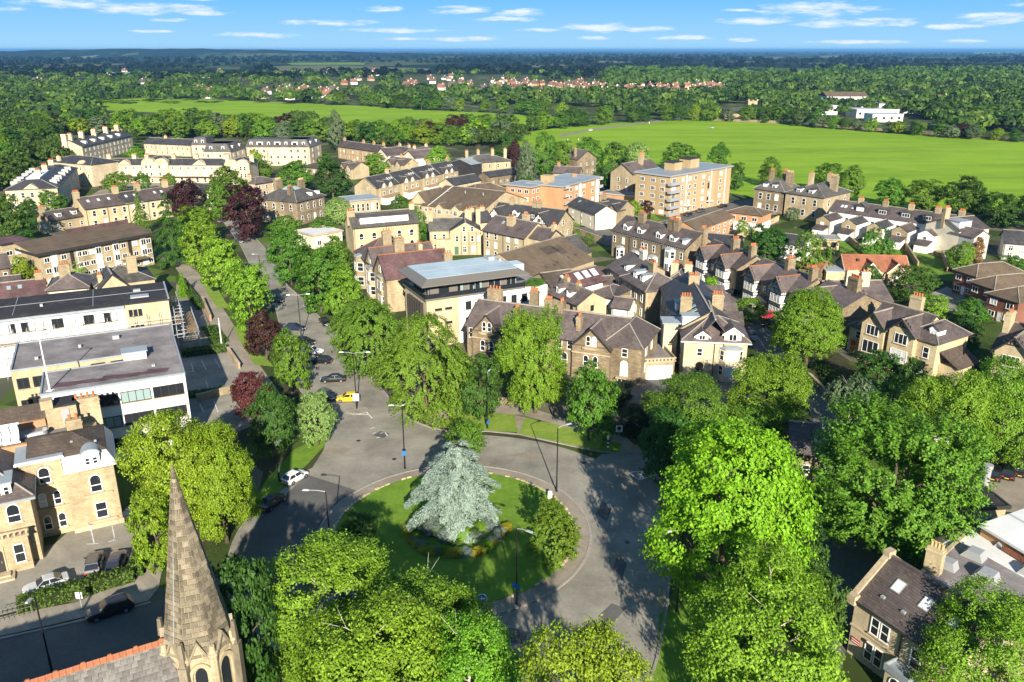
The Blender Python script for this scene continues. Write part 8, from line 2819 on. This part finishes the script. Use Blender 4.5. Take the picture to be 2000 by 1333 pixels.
MIDT = [
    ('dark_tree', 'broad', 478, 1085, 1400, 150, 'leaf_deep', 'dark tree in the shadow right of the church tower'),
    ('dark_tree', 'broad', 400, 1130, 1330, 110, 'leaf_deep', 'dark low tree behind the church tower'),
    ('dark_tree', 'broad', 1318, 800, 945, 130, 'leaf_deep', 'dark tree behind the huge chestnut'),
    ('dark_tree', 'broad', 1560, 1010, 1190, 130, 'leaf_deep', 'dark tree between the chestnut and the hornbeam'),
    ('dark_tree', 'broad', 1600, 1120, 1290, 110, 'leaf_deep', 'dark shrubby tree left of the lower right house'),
    ('lime_tree', 'oval', 1152, 710, 862, 112, 'leaf_mid', 'rounded dark lime right of the tall bright lime'),
    ('lime_tree', 'oval', 938, 690, 822, 90, 'leaf_deep', 'dark column tree behind the signed lamp'),
    ('maple_tree', 'weep', 895, 690, 812, 80, 'leaf_mid', 'drooping tree left of the dark column tree'),
    ('street_tree', 'oval', 668, 518, 642, 80, 'leaf_bright', 'bright oval street tree right of the avenue'),
    ('street_tree', 'broad', 622, 478, 610, 106, 'leaf_mid', 'large green street tree right of the avenue'),
    ('street_tree', 'broad', 564, 448, 556, 86, 'leaf_mid', 'green street tree furthest up the right of the avenue'),
    ('street_tree', 'broad', 650, 462, 560, 80, 'leaf_mid', 'green tree against the gabled villas'),
    ('clipped_tree', 'broad', 396, 430, 528, 84, 'leaf_bright', 'clipped street tree furthest up the left of the avenue'),
    ('clipped_tree', 'broad', 432, 463, 580, 94, 'leaf_bright', 'clipped street tree second up the left of the avenue'),
    ('clipped_tree', 'broad', 484, 513, 645, 94, 'leaf_bright', 'clipped street tree nearest on the left of the avenue'),
    ('copper_beech', 'broad', 480, 360, 470, 94, 'leaf_copper', 'big dark copper beech at the bend of the avenue'),
    ('purple_tree', 'broad', 516, 605, 705, 82, 'leaf_copper', 'dark purple tree left of the avenue'),
    ('street_tree', 'oval', 564, 645, 768, 86, 'leaf_mid', 'green oval tree beside the parked row of cars'),
    ('maroon_tree', 'broad', 492, 725, 822, 96, 'leaf_maroon', 'maroon leaved tree by the office forecourt'),
    ('street_tree', 'oval', 528, 752, 895, 104, 'leaf_deep', 'dark green oval tree below the maroon tree'),
    ('whitebeam_tree', 'round', 617, 766, 872, 84, 'leaf_pale', 'pale round whitebeam on the corner of the avenue'),
    ('street_tree', 'broad', 458, 868, 980, 66, 'leaf_mid', 'tree between the golden tree and the parked cars'),
    ('conifer_tree', 'conifer', 271, 368, 460, 44, 'leaf_mid', 'green conifer in front of the rooflight terrace'),
    ('pine_tree', 'pine', 330, 380, 520, 74, 'leaf_deep', 'tall dark pine at the end of the stone flats'),
    ('maroon_tree', 'broad', 362, 352, 428, 72, 'leaf_copper', 'dark red tree before the rooflight terrace'),
    ('garden_tree', 'broad', 386, 403, 482, 88, 'leaf_gold', 'yellow green tree between the pine and the avenue'),
    ('garden_tree', 'broad', 450, 325, 418, 96, 'leaf_mid', 'green tree behind the copper beech'),
    ('garden_tree', 'oval', 430, 355, 430, 60, 'leaf_mid', 'green tree left of the copper beech'),
    ('garden_tree', 'broad', 575, 315, 380, 82, 'leaf_mid', 'garden tree behind the square stone villa'),
    ('garden_tree', 'oval', 648, 312, 392, 76, 'leaf_deep', 'dark rounded tree left of the black roofed terrace'),
    ('poplar_tree', 'poplar', 655, 215, 296, 40, 'leaf_grey', 'grey green poplar before the far field'),
    ('whitebeam_tree', 'round', 660, 386, 442, 56, 'leaf_pale', 'pale round tree beside the flat roofed link block'),
    ('garden_tree', 'broad', 632, 425, 468, 60, 'leaf_mid', 'green tree below the pale round tree'),
    ('garden_tree', 'broad', 560, 420, 468, 70, 'leaf_mid', 'garden tree in front of the square villa'),
    ('garden_tree', 'shrub', 810, 400, 470, 50, 'leaf_mid', 'tree at the left end of the retirement flats'),
    ('garden_tree', 'broad', 735, 300, 345, 52, 'leaf_bright', 'bright tree between the terraces with dormers'),
    ('garden_tree', 'broad', 855, 285, 340, 52, 'leaf_bright', 'bright tree right of the white gabled houses'),
    ('garden_tree', 'oval', 782, 380, 420, 40, 'leaf_mid', 'slim tree beside the black roofed terrace end'),
    ('poplar_tree', 'poplar', 1030, 274, 376, 40, 'leaf_grey', 'tall pale poplar beside the orange flats'),
    ('garden_tree', 'oval', 1062, 258, 345, 52, 'leaf_mid', 'tall green tree right of the pale poplar'),
    ('garden_tree', 'broad', 1100, 275, 340, 46, 'leaf_mid', 'light green tree at the field edge'),
    ('copper_beech', 'oval', 1006, 272, 330, 28, 'leaf_copper', 'dark copper tree left of the pale poplar'),
    ('garden_tree', 'oval', 990, 262, 322, 46, 'leaf_deep', 'dark tree behind the buff mansion'),
    ('garden_tree', 'broad', 1080, 365, 410, 40, 'leaf_deep', 'small tree in front of the orange flats'),
    ('garden_tree', 'broad', 1028, 345, 400, 34, 'leaf_deep', 'dark tree between the barn and the orange flats'),
    ('garden_tree', 'oval', 1198, 278, 375, 76, 'leaf_deep', 'large dark rounded tree left of the buff flats'),
    ('garden_tree', 'broad', 1150, 268, 330, 60, 'leaf_mid', 'green tree at the field edge behind the gabled house'),
    ('garden_tree', 'round', 1245, 278, 330, 52, 'leaf_pale', 'pale blossom tree behind the buff flats'),
    ('garden_tree', 'broad', 1330, 280, 340, 84, 'leaf_mid', 'broad tree behind the roof of the buff flats'),
    ('garden_tree', 'oval', 1405, 278, 330, 46, 'leaf_mid', 'tree standing in the field behind the buff flats'),
    ('garden_tree', 'broad', 1440, 318, 372, 34, 'leaf_deep', 'tree at the right end of the buff flats'),
    ('garden_tree', 'oval', 1506, 307, 365, 52, 'leaf_mid', 'field edge tree left of the dark stone villas'),
    ('garden_tree', 'broad', 1616, 318, 380, 64, 'leaf_mid', 'field edge tree right of the stone villas'),
    ('garden_tree', 'broad', 1662, 324, 395, 58, 'leaf_mid', 'second field edge tree right of the stone villas'),
    ('garden_tree', 'broad', 1738, 350, 408, 74, 'leaf_mid', 'first of the dark trees behind the white rear terrace'),
    ('garden_tree', 'broad', 1806, 352, 418, 76, 'leaf_mid', 'middle of the dark trees behind the white rear terrace'),
    ('garden_tree', 'broad', 1884, 345, 430, 98, 'leaf_deep', 'largest dark tree behind the white rear terrace'),
    ('garden_tree', 'broad', 1952, 376, 445, 80, 'leaf_deep', 'dark tree behind the grey end house'),
    ('garden_tree', 'broad', 2010, 378, 450, 80, 'leaf_deep', 'dark tree cut by the right edge near the field'),
    ('garden_tree', 'broad', 1497, 440, 522, 88, 'leaf_deep', 'dark garden tree beside the half timbered houses'),
    ('willow_tree', 'weep', 1590, 452, 542, 84, 'leaf_mid', 'loose willowy tree left of the red tiled bungalow'),
    ('garden_tree', 'weep', 1710, 445, 520, 82, 'leaf_mid', 'green garden tree before the white rear wings'),
    ('garden_tree', 'broad', 1785, 522, 590, 96, 'leaf_deep', 'dark tree right of the red tiled bungalow'),
    ('garden_tree', 'broad', 1700, 518, 570, 52, 'leaf_deep', 'small dark tree in front of the red tiled bungalow'),
    ('garden_tree', 'broad', 1880, 474, 534, 60, 'leaf_bright', 'bright tree behind the brown brick flats'),
    ('garden_tree', 'broad', 1822, 576, 628, 66, 'leaf_bright', 'bright rounded tree in the villa garden'),
    ('garden_tree', 'broad', 1900, 584, 640, 74, 'leaf_mid', 'rounded green tree left of the cut off villa'),
    ('garden_tree', 'broad', 1890, 620, 690, 60, 'leaf_deep', 'dark tree in the gap between the right hand villas'),
    ('birch_tree', 'weep', 1662, 735, 862, 110, 'leaf_grey', 'grey green birch with pale forked trunk'),
    ('birch_tree', 'weep', 1738, 738, 852, 96, 'leaf_mid', 'darker birch right of the pale forked one'),
    ('garden_tree', 'broad', 1715, 690, 790, 110, 'leaf_deep', 'dark tree in front of the two gabled villa'),
    ('garden_tree', 'broad', 1770, 700, 810, 90, 'leaf_deep', 'dark garden tree beneath the villa balcony'),
    ('garden_tree', 'broad', 1450, 800, 905, 120, 'leaf_fresh', 'shaded tree behind the huge chestnut top'),
    ('garden_tree', 'shrub', 1385, 540, 600, 44, 'leaf_lime', 'bright bush before the furthest half timbered house'),
    ('shrub', 'shrub', 1462, 584, 630, 72, 'leaf_gold', 'broad low shrub in front of the half timbered pair'),
    ('shrub', 'shrub', 1270, 770, 800, 34, 'leaf_rust', 'rusty orange shrub by the dark driveway'),
    ('shrub', 'shrub', 1245, 790, 850, 70, 'leaf_dark', 'dark shrub beside the crossing path'),
    ('shrub', 'shrub', 1210, 745, 790, 60, 'leaf_dark', 'dark shrub at the right corner of the gabled terrace'),
    ('garden_tree', 'broad', 45, 500, 566, 50, 'leaf_gold', 'yellow green tree at the left end of the stone flats'),
    ('garden_tree', 'oval', 105, 415, 450, 30, 'leaf_gold', 'slim tree before the low stone cottage'),
    ('garden_tree', 'broad', 150, 505, 545, 50, 'leaf_pale', 'pale leafy tree before the stone flats'),
    ('garden_tree', 'broad', 230, 335, 378, 62, 'leaf_mid', 'round tree in front of the crescent'),
    ('garden_tree', 'oval', 278, 335, 378, 34, 'leaf_mid', 'slim tree in front of the crescent'),
    ('garden_tree', 'oval', 330, 338, 374, 36, 'leaf_mid', 'tree before the right half of the crescent'),
    ('garden_tree', 'broad', 100, 372, 425, 60, 'leaf_mid', 'tree before the end wall of the crescent wing'),
    ('garden_tree', 'oval', 60, 385, 440, 44, 'leaf_deep', 'dark tree at the foot of the crescent wing'),
    ('garden_tree', 'broad', 18, 380, 490, 90, 'leaf_deep', 'big dark tree at the left edge below the crescent wing'),
    ('garden_tree', 'broad', 40, 430, 490, 70, 'leaf_deep', 'dark leafy tree left of the low stone cottage'),
    ('garden_tree', 'broad', 265, 285, 318, 40, 'leaf_bright', 'bright tree between the crescent and the rear ranges'),
    ('garden_tree', 'oval', 495, 292, 330, 38, 'leaf_bright', 'bright tree in front of the mansard block'),
    ('garden_tree', 'broad', 515, 315, 350, 40, 'leaf_mid', 'tree right of the crescent pavilion'),
    ('garden_tree', 'broad', 635, 300, 340, 40, 'leaf_mid', 'tree below the poplar before the far field'),
    ('shrub', 'shrub', 735, 600, 640, 40, 'leaf_mid', 'shrub at the foot of the gabled villas'),
    ('conifer_tree', 'conifer', 355, 528, 580, 30, 'leaf_lime', 'small bright conifer by the scaffolding'),
    ('shrub', 'shrub', 1150, 455, 478, 22, 'leaf_mid', 'clipped bush by the cream cottage lane'),
    ('shrub', 'shrub', 1128, 448, 470, 20, 'leaf_mid', 'clipped round bush by the stone gable'),
    ('garden_tree', 'broad', 1240, 392, 432, 44, 'leaf_gold', 'yellow green tree left of the buff flats'),
    ('maroon_tree', 'broad', 1262, 392, 432, 32, 'leaf_copper', 'dark red tree at the corner of the buff flats'),
    ('shrub', 'shrub', 1545, 405, 432, 34, 'leaf_grey', 'grey shrub in the stone villa garden'),
    ('shrub', 'shrub', 1908, 462, 520, 30, 'leaf_rust', 'rusty brown tree beside the grey end house'),
    ('garden_tree', 'broad', 1975, 500, 545, 70, 'leaf_mid', 'wide green tree behind the stepped flats'),
    ('garden_tree', 'broad', 1380, 490, 530, 30, 'leaf_deep', 'dark tree behind the furthest half timbered pair'),
    ('garden_tree', 'broad', 1450, 430, 462, 30, 'leaf_bright', 'bright bush beside the pale garden wall'),
    ('shrub', 'shrub', 1215, 515, 545, 34, 'leaf_gold', 'golden bush by the bay of the dormered terrace'),
    ('garden_tree', 'broad', 1960, 830, 905, 70, 'leaf_mid', 'tree above the pale car park'),
    ('garden_tree', 'broad', 1890, 830, 920, 70, 'leaf_mid', 'tree between the hornbeam and the car park'),
]
for n_, k_, cx_, yt, yb, w_, m_, lb in MIDT:
    tree(n_, k_, cx_, yt, yb, w_, m_, lb, trunk=TRUNK_PALE if n_ == 'birch_tree' else None, cat='shrub' if n_ == 'shrub' else 'tree')

# hedges
hedge((38, 1196), (262, 1132), 1.5, 1.7, 'long clipped hedge between the mansion forecourt and the road')
hedge((268, 1128), (283, 1062), 1.3, 1.7, 'short clipped hedge returning along the forecourt end')
hedge((350, 552), (392, 606), 1.6, 1.8, 'sunlit hedge along the forecourt of the scaffolded block')
hedge((356, 697), (442, 686), 2.0, 1.4, 'hedge crossing between the two forecourts')
hedge((408, 640), (432, 672), 3.2, .5, 'low oval of clipped green beside the flagpole')
hedge((370, 776), (440, 766), 2.0, .8, 'low planted strip below the office car park')
hedge((1460, 730), (1486, 705), 1.4, 1.6, 'bright hedge at the right side of the cream house')
hedge((1255, 700), (1292, 704), 1.2, 1.2, 'short hedge behind the curved garage')
hedge((828, 470), (850, 500), 1.6, 1.6, 'dark green garden hedge beside the stone house with attic band')
hedge((1680, 810), (1600, 720), 1.4, 1.6, 'dark hedge along the side road before the villa', 'leaf_deep')
hedge((520, 462), (560, 480), 1.5, 1.5, 'bright hedge beside the copper beech', 'leaf_hedge')
hedge((1700, 545), (1830, 560), 1.6, 2.0, 'dark hedge in the gardens below the bungalow', 'leaf_deep')
hedge((1870, 700), (1930, 790), 2.5, 2.6, 'dark shrub belt in the gap between the right hand villas', 'leaf_deep')
# roof garden of the white office
tree('roof_shrub', 'shrub', 0, 0, 0, 0, 'leaf_mid', 'shrubs on the roof terrace of the white office', cat='shrub', at=(*P(1045, 557, 10.1).xy, 10.1), h=1.5, w=5)
for o in COL.objects:
    if o.get('label') == 'shrubs on the roof terrace of the white office':
        o.location.z = 10.1

# ================================================================ BELTS OF TREES (individual) AND FAR WOODS (mass)
GREENS = ['leaf_mid', 'leaf_mid', 'leaf_deep', 'leaf_deep', 'leaf_bright', 'leaf_gold', 'leaf_grey']
rb_ = random.Random(21)


def belt(line, n, h0, h1, jy, label, group, kinds=('lo', 'broad', 'oval', 'broad'), cop=.04):
    """n trees along a line of surveyed ground positions"""
    pts = [P(*q).xy for q in line]
    seg = [(pts[i + 1] - pts[i]).length for i in range(len(pts) - 1)]
    tot = sum(seg)
    for i in range(n):
        s_ = (i + rb_.uniform(.1, .9)) / n * tot
        k = 0
        while k < len(seg) - 1 and s_ > seg[k]:
            s_ -= seg[k]
            k += 1
        p = pts[k].lerp(pts[k + 1], min(1, s_ / seg[k]))
        p = p + Vector((rb_.uniform(-3, 3), rb_.uniform(-jy, jy)))
        h = rb_.uniform(h0, h1)
        mt = rb_.choice(GREENS)
        kd = rb_.choice(kinds)
        if rb_.random() < cop:
            mt = 'leaf_copper'
        lb = ('copper ' if mt == 'leaf_copper' else {'leaf_mid': 'mid green ', 'leaf_deep': 'dark green ', 'leaf_bright': 'bright green ', 'leaf_gold': 'yellow green ', 'leaf_grey': 'grey green '}[mt]) + 'tree, ' + ORD[i] + ' from the left ' + label
        tree('park_tree', kd, 0, 0, 0, 0, mt, lb, group, at=(p.x, p.y, 0), h=h, w=h * rb_.uniform(.95, 1.35))


belt([(0, 340), (60, 300), (100, 268)], 10, 12, 17, 14, 'in the wood left of the crescent', 'wood left of the crescent')
belt([(-30, 305), (60, 268), (140, 252)], 10, 12, 17, 14, 'in the wood beyond the rear terrace', 'wood left of the crescent')
belt([(130, 270), (250, 266), (420, 270), (560, 276), (680, 288)], 20, 12, 16, 12, 'in the belt behind the crescent ranges', 'belt behind the crescent')
belt([(20, 245), (150, 244), (300, 252), (450, 264), (620, 276)], 20, 12, 17, 16, 'along the near edge of the far field', 'belt at the near edge of the far field')
belt([(690, 282), (780, 282), (880, 285), (980, 275)], 14, 11.5, 15.5, 10, 'behind the dormered terrace', 'belt behind the dormered terrace')
belt([(690, 278), (800, 272), (900, 268), (1000, 262)], 14, 11.5, 15.5, 12, 'between far field and terraces', 'belt along the near side of the far field')
belt([(930, 262), (1010, 258), (1090, 250), (1180, 243), (1260, 239)], 12, 11.5, 15.5, 5, 'on the road between the fields', 'row along the road between the playing fields')
belt([(1290, 236), (1400, 236), (1500, 240), (1600, 250)], 14, 11.5, 15.5, 8, 'on the field edge left of the school', 'belt along the far edge of the playing field')
belt([(1600, 251), (1720, 259), (1840, 268), (2020, 279)], 18, 8, 10.5, 8, 'on the field edge below the school', 'belt along the far edge of the playing field')
belt([(1800, 226), (1860, 238), (2010, 240)], 12, 9.4, 13.0, 14, 'around the white school', 'trees around the white school')
belt([(190, 196), (300, 189), (420, 193), (560, 199), (720, 207)], 17, 11.5, 15.5, 10, 'beyond the far field on its left', 'belt at the far edge of the far field')
belt([(720, 208), (860, 217), (1000, 223), (1120, 230)], 14, 11.5, 15.5, 10, 'beyond the far field on its right', 'belt at the far edge of the far field')


def a_school(x, y):
    return 1560 < x < 1810 and 180 < y < 268


# far woods: one mass, crowns joined
def wood_mass(name, areas, seed, label, leaf=1.5, per=46, mat='leaf_far', kind='woodland', thin=.985):
    rng = np.random.default_rng(seed)
    POS, NRM, SZ = [], [], []
    for (x0, y0, x1, y1, n, h0, h1, avoid) in areas:
        for i in range(n):
            px = rng.uniform(x0, x1)
            t = rng.random()
            py = y0 + (y1 - y0) * t
            if any(a[0] < px < a[2] and a[1] < py < a[3] for a in avoid):
                if rng.random() < (1 if a_school(px, py) else thin):
                    continue
            p = P(px, py)
            h = rng.uniform(h0, h1)
            r = h * rng.uniform(.5, .75)
            m = per if p.y < 1800 else max(16, int(per * 1800 / p.y))
            d = unit(rng.normal(size=(m, 3)))
            d[:, 2] = np.abs(d[:, 2]) * 1.1 - .12
            k = rng.uniform(.8, 1.08, m)[:, None]
            q = np.array([p.x, p.y, h * .52]) + d * np.array([r, r, h * .46]) * k
            POS.append(q)
            NRM.append(d + rng.normal(size=d.shape) * .45)
            SZ.append(np.full(m, leaf * r / 5.5 * (1 if m == per else math.sqrt(per / m))))
    pos, nr, sz = np.concatenate(POS), np.concatenate(NRM), np.concatenate(SZ)
    me = leaves_mesh(name, pos, nr, sz, .75, None, rng, .2)
    me.materials.append(MATS[mat])
    o = ob(name, me)
    tag(o, label, kind, kind='stuff')
    return o


AV_HOUSES = [(640, 158, 720, 182), (780, 150, 1060, 185), (1000, 160, 1420, 192), (370, 178, 425, 196), (455, 176, 690, 197), (1570, 186, 1800, 222), (1375, 136, 1610, 147), (1650, 142, 1740, 147), (220, 138, 500, 152), (1835, 168, 1890, 177), (60, 166, 118, 176), (1385, 205, 1480, 232)]
for k, (mt, sh) in enumerate((('leaf_far', 'mid green'), ('leaf_far_light', 'pale green'), ('leaf_far_dark', 'dark green'))):
    q = (.45, .22, .33)[k]
    wood_mass('woodland', [(-60, 146, 2060, 205, int(1400 * q), 10, 17, AV_HOUSES), (-60, 178, 190, 250, int(240 * q), 11, 17, []), (640, 188, 1420, 216, int(150 * q), 9, 14, [(640, 204, 860, 217), (640, 212, 1100, 217)]),
                           (1180, 192, 2060, 230, int(340 * q), 10, 15, [(1385, 205, 1480, 236)]), (1820, 222, 2060, 262, int(90 * q), 10, 15, [])], 3 + 50 * k, sh + ' crowns of the wooded suburb beyond the playing fields', 1.3, 80, mt, thin=.93)
wood_mass('woodland', [(-60, 122, 2060, 160, 1500, 10, 16, AV_HOUSES + [(530, 126, 850, 142), (410, 130, 480, 138)])], 4, 'dark far woods below the horizon', 2.0, 40, 'leaf_distant_shade')
wood_mass('woodland', [(-60, 104, 2060, 124, 1500, 12, 20, [(80, 104, 330, 116), (1440, 108, 1640, 118), (1760, 110, 1890, 120), (560, 120, 800, 128)])], 5, 'thin dark lines of the most distant woods', 3.4, 30, 'leaf_distant_shade')
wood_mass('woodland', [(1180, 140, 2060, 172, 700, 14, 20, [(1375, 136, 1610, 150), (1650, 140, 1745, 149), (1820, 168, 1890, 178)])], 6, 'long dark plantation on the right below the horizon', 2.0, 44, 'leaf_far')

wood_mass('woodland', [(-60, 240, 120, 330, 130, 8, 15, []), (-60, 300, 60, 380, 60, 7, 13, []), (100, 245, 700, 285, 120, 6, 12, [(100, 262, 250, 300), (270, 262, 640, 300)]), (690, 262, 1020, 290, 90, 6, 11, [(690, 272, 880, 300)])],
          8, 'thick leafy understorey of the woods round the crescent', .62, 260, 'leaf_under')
wood_mass('garden_shrubs', [(1400, 470, 1900, 520, 60, 1.2, 3.2, []), (1560, 520, 1900, 640, 90, 1.2, 3.4, []), (1100, 400, 1320, 450, 40, 1.0, 2.6, []), (1180, 530, 1320, 640, 30, 1.0, 2.2, []), (1560, 660, 1960, 830, 110, 1.2, 3.5, []),
                            (880, 730, 1260, 800, 60, .8, 2.0, [(1000, 700, 1030, 900)]), (420, 440, 700, 640, 90, 1.0, 2.5, [(425, 430, 680, 700)]), (60, 380, 420, 470, 60, 1.0, 2.6, []), (520, 385, 860, 450, 70, 1.0, 2.6, []), (1880, 640, 1960, 760, 40, 1.5, 3.5, []),
                            (1440, 415, 1640, 460, 40, 1.0, 2.4, []), (1600, 900, 1900, 1060, 60, 1.0, 3.0, []), (1600, 1040, 1680, 1300, 30, 1.0, 2.6, []), (1290, 745, 1330, 800, 12, .8, 1.6, []), (300, 1020, 520, 1110, 20, .8, 1.6, []), (1180, 240, 1300, 246, 10, 1, 2, [])],
          9, 'low mixed garden shrubs and borders between the houses', .22, 120, 'leaf_under', 'shrubs')
# far red roofed suburb: every house its own object
hb = thing('suburban_house', 'house', 'house', P(1080, 176))
MB().box(-4.6, 4.6, -3.8, 3.8, 0, 3.9).build('wall', 'render_white', hb)
rr_ = MB().ext_x([(-4.5, 3.5), (0, 8.0), (0, 8.15), (-4.5, 3.65)], -5, 5).ext_x([(4.5, 3.5), (0, 8.0), (0, 8.15), (4.5, 3.65)], -5, 5).add([(-4.6, -3.8, 3.9), (-4.6, 3.8, 3.9), (-4.6, 0, 7.8), (4.6, -3.8, 3.9), (4.6, 3.8, 3.9), (4.6, 0, 7.8)], [(0, 2, 1), (3, 4, 5)])
rr_.build('roof', 'tile_suburb', hb)
MB().box(1.5, 2.6, -.5, .5, 7.0, 9.2).build('chimney', 'brick_orange', hb)
first = True
rh = random.Random(31)
SUB = [((1000, 162, 1420, 192), 120, 'house in the suburb right of centre beyond the fields', 'red roofed suburb beyond the playing fields'),
       ((790, 152, 1050, 182), 36, 'house in the scattered rows beyond the middle of the fields', 'pale roofed suburb beyond the fields'),
       ((470, 178, 690, 196), 30, 'house along the far edge of the far field left of centre', 'houses along the far edge of the far field'),
       ((372, 178, 424, 194), 9, 'house in the small cluster at the far left field edge', 'small cluster at the far left field edge'),
       ((640, 140, 760, 168), 10, 'house scattered in the woods beyond the left field', 'houses scattered in the far woods'),
       ((60, 140, 480, 168), 16, 'house scattered in the woods at the far left', 'houses scattered in the far woods'),
       ((1700, 190, 1990, 212), 5, 'house among the trees beyond the white school', 'houses beyond the white school')]
for (x0, y0, x1, y1), n, lb, gr in SUB:
    for i in range(n):
        p = P(rh.uniform(x0, x1), y0 + (y1 - y0) * rh.random())
        rz = rh.choice([0, math.pi / 2, .3, -.4, .8]) + rh.uniform(-.15, .15)
        s_ = rh.uniform(.9, 1.25)
        rm_ = rh.choices(['tile_suburb', 'tile_brown', 'slate_grey'], [.68, .2, .12] if 'red ' in gr else [.45, .3, .25])[0]
        wm_ = rh.choices(['render_white', 'render_cream', 'brick_orange', 'stone_gold'], [.28, .3, .27, .15])[0]
        lb2 = {'tile_suburb': 'red roofed ', 'tile_brown': 'brown roofed ', 'slate_grey': 'grey roofed '}[rm_] + {'render_white': 'white ', 'render_cream': 'cream ', 'brick_orange': 'orange brick ', 'stone_gold': 'stone '}[wm_] + lb
        if first:
            hb.location, hb.rotation_euler, hb.scale = (p.x, p.y, 0), (0, 0, rz), (s_, s_, s_)
            hb['label'], hb['group'] = lb2, gr
            setmat(hb.children[0], wm_)
            setmat(hb.children[1], rm_)
            first = False
        else:
            copy_thing(hb, (p.x, p.y, 0), rz, (s_, s_, s_), lb2, gr, {'roof': rm_, 'wall': wm_})
# white school
sch = thing('school', 'group of white flat roofed school blocks beyond the right field', 'school', P(1680, 224))
o0 = sch.location.copy()


def schblock(a, b2, h, d, mt, rm_, rise=0):
    p, q = P(*a) - o0, P(*b2) - o0
    x0, x1, y0 = p.x, q.x, (p.y + q.y) / 2
    MB().box(x0, x1, y0, y0 + d, 0, h).build('wall', mt, sch)
    if rise:
        MB().ext_x([(y0 - .5, h), (y0 + d / 2, h + rise), (y0 + d + .5, h)], x0 - .5, x1 + .5).build('roof', rm_, sch)
    else:
        MB().box(x0 - .3, x1 + .3, y0 - .3, y0 + d + .3, h + .003, h + .4).build('roof', rm_, sch)
    n = max(2, int((x1 - x0) / 6))
    wm = MB()
    for i in range(n):
        x = x0 + (x1 - x0) * (i + .5) / n
        wm.box(x - 1.1, x + 1.1, y0 - .08, y0 + .02, h * .4, h * .7)
    wm.build('window_band', 'glass_dark', sch)


schblock((1578, 224), (1640, 226), 8, 22, 'render_white', 'metal_white')
schblock((1612, 218), (1692, 218), 14, 24, 'render_white', 'tile_brown', 4)
schblock((1667, 230), (1760, 232), 7, 24, 'render_white', 'metal_white')
schblock((1698, 238), (1768, 240), 6, 18, 'render_white', 'metal_white')
schblock((1712, 222), (1786, 223), 9, 30, 'render_white', 'felt_grey')
fc_ = thing('far_church', 'small stone church with square tower among trees beyond the field', 'church', P(1465, 232))
MB().box(-4, 4, -4, 4, 0, 15).box(-4.4, -3, -4.5, -3, 15, 16.5).box(3, 4.4, -4.5, -3, 15, 16.5).box(-.8, .8, -4.4, -3.4, 15, 16).build('tower', 'stone_buff', fc_)
MB().box(-24, -4.1, -5, 5, 0, 5).build('wall', 'stone_buff', fc_)
MB().ext_x([(-5.6, 4.8), (0, 9.5), (5.6, 4.8)], -24.5, -4.2).build('roof', 'slate_dark', fc_)
MB().box(-1, 1, -4.1, -3.9, 10, 13).build('belfry_opening', 'glass_dark', fc_)
for (a, b2, h, d, lb) in (((60, 178), (118, 176), 8, 30, 'long office with pale flat roof in the woods at the far left'), ((200, 150), (310, 152), 8, 60, 'large pale industrial shed with grey roof below the far left horizon'),
                          ((350, 153), (430, 152), 7, 40, 'smaller pale industrial shed right of the large shed'), ((1880, 206), (1902, 206), 6, 14, 'white bungalow with brown roof right of the school')):
    p, q = P(*a), P(*b2)
    r = thing('far_building', lb, 'building', p, math.atan2((q - p).y, (q - p).x))
    L = (q - p).length
    MB().box(0, L, 0, d, 0, h).build('wall', 'render_cream', r)
    MB().box(-.5, L + .5, -.5, d + .5, h + .01, h + .8).build('roof', 'lead' if h > 6.5 else 'tile_brown', r)
    wm = MB()
    for i in range(8):
        wm.box(L * (i + .3) / 8, L * (i + .7) / 8, -.1, .02, h * .45, h * .75)
    wm.build('window_band', 'glass_dark', r)
# low ridge on the horizon at the left
hv, hf = [], []
nn = 70
for i in range(nn + 1):
    x = -9000 + 9000 * i / nn
    z = max(-1.0, 67 * math.exp(-((x + 2900) / 2300.0) ** 2) + 2.5 * math.sin(i * 1.3) + 2 * math.sin(i * 2.9 + 1) - 2)
    hv += [(x, 6200, -2), (x, 7200, min(z, 80)), (x, 9000, -2)]
for i in range(nn):
    a = i * 3
    hf += [(a, a + 3, a + 4, a + 1), (a + 1, a + 4, a + 5, a + 2)]
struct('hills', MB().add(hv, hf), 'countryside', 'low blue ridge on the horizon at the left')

# ================================================================ AIR
m = bpy.data.materials.new('haze')
m.use_nodes = True
n = m.node_tree
n.nodes.clear()
pv = nd(n, 'ShaderNodeVolumePrincipled', {'Color': (.15, .41, .80, 1), 'Density': 5.0e-5, 'Anisotropy': 0.0})
n.links.new(pv.outputs[0], nd(n, 'ShaderNodeOutputMaterial').inputs['Volume'])
MATS['haze'] = m
hz = struct('haze', MB().box(-far - 10, far + 10, -410, far + 10, -3, 82), 'haze', 'thin blue summer haze over the distance', 'stuff')
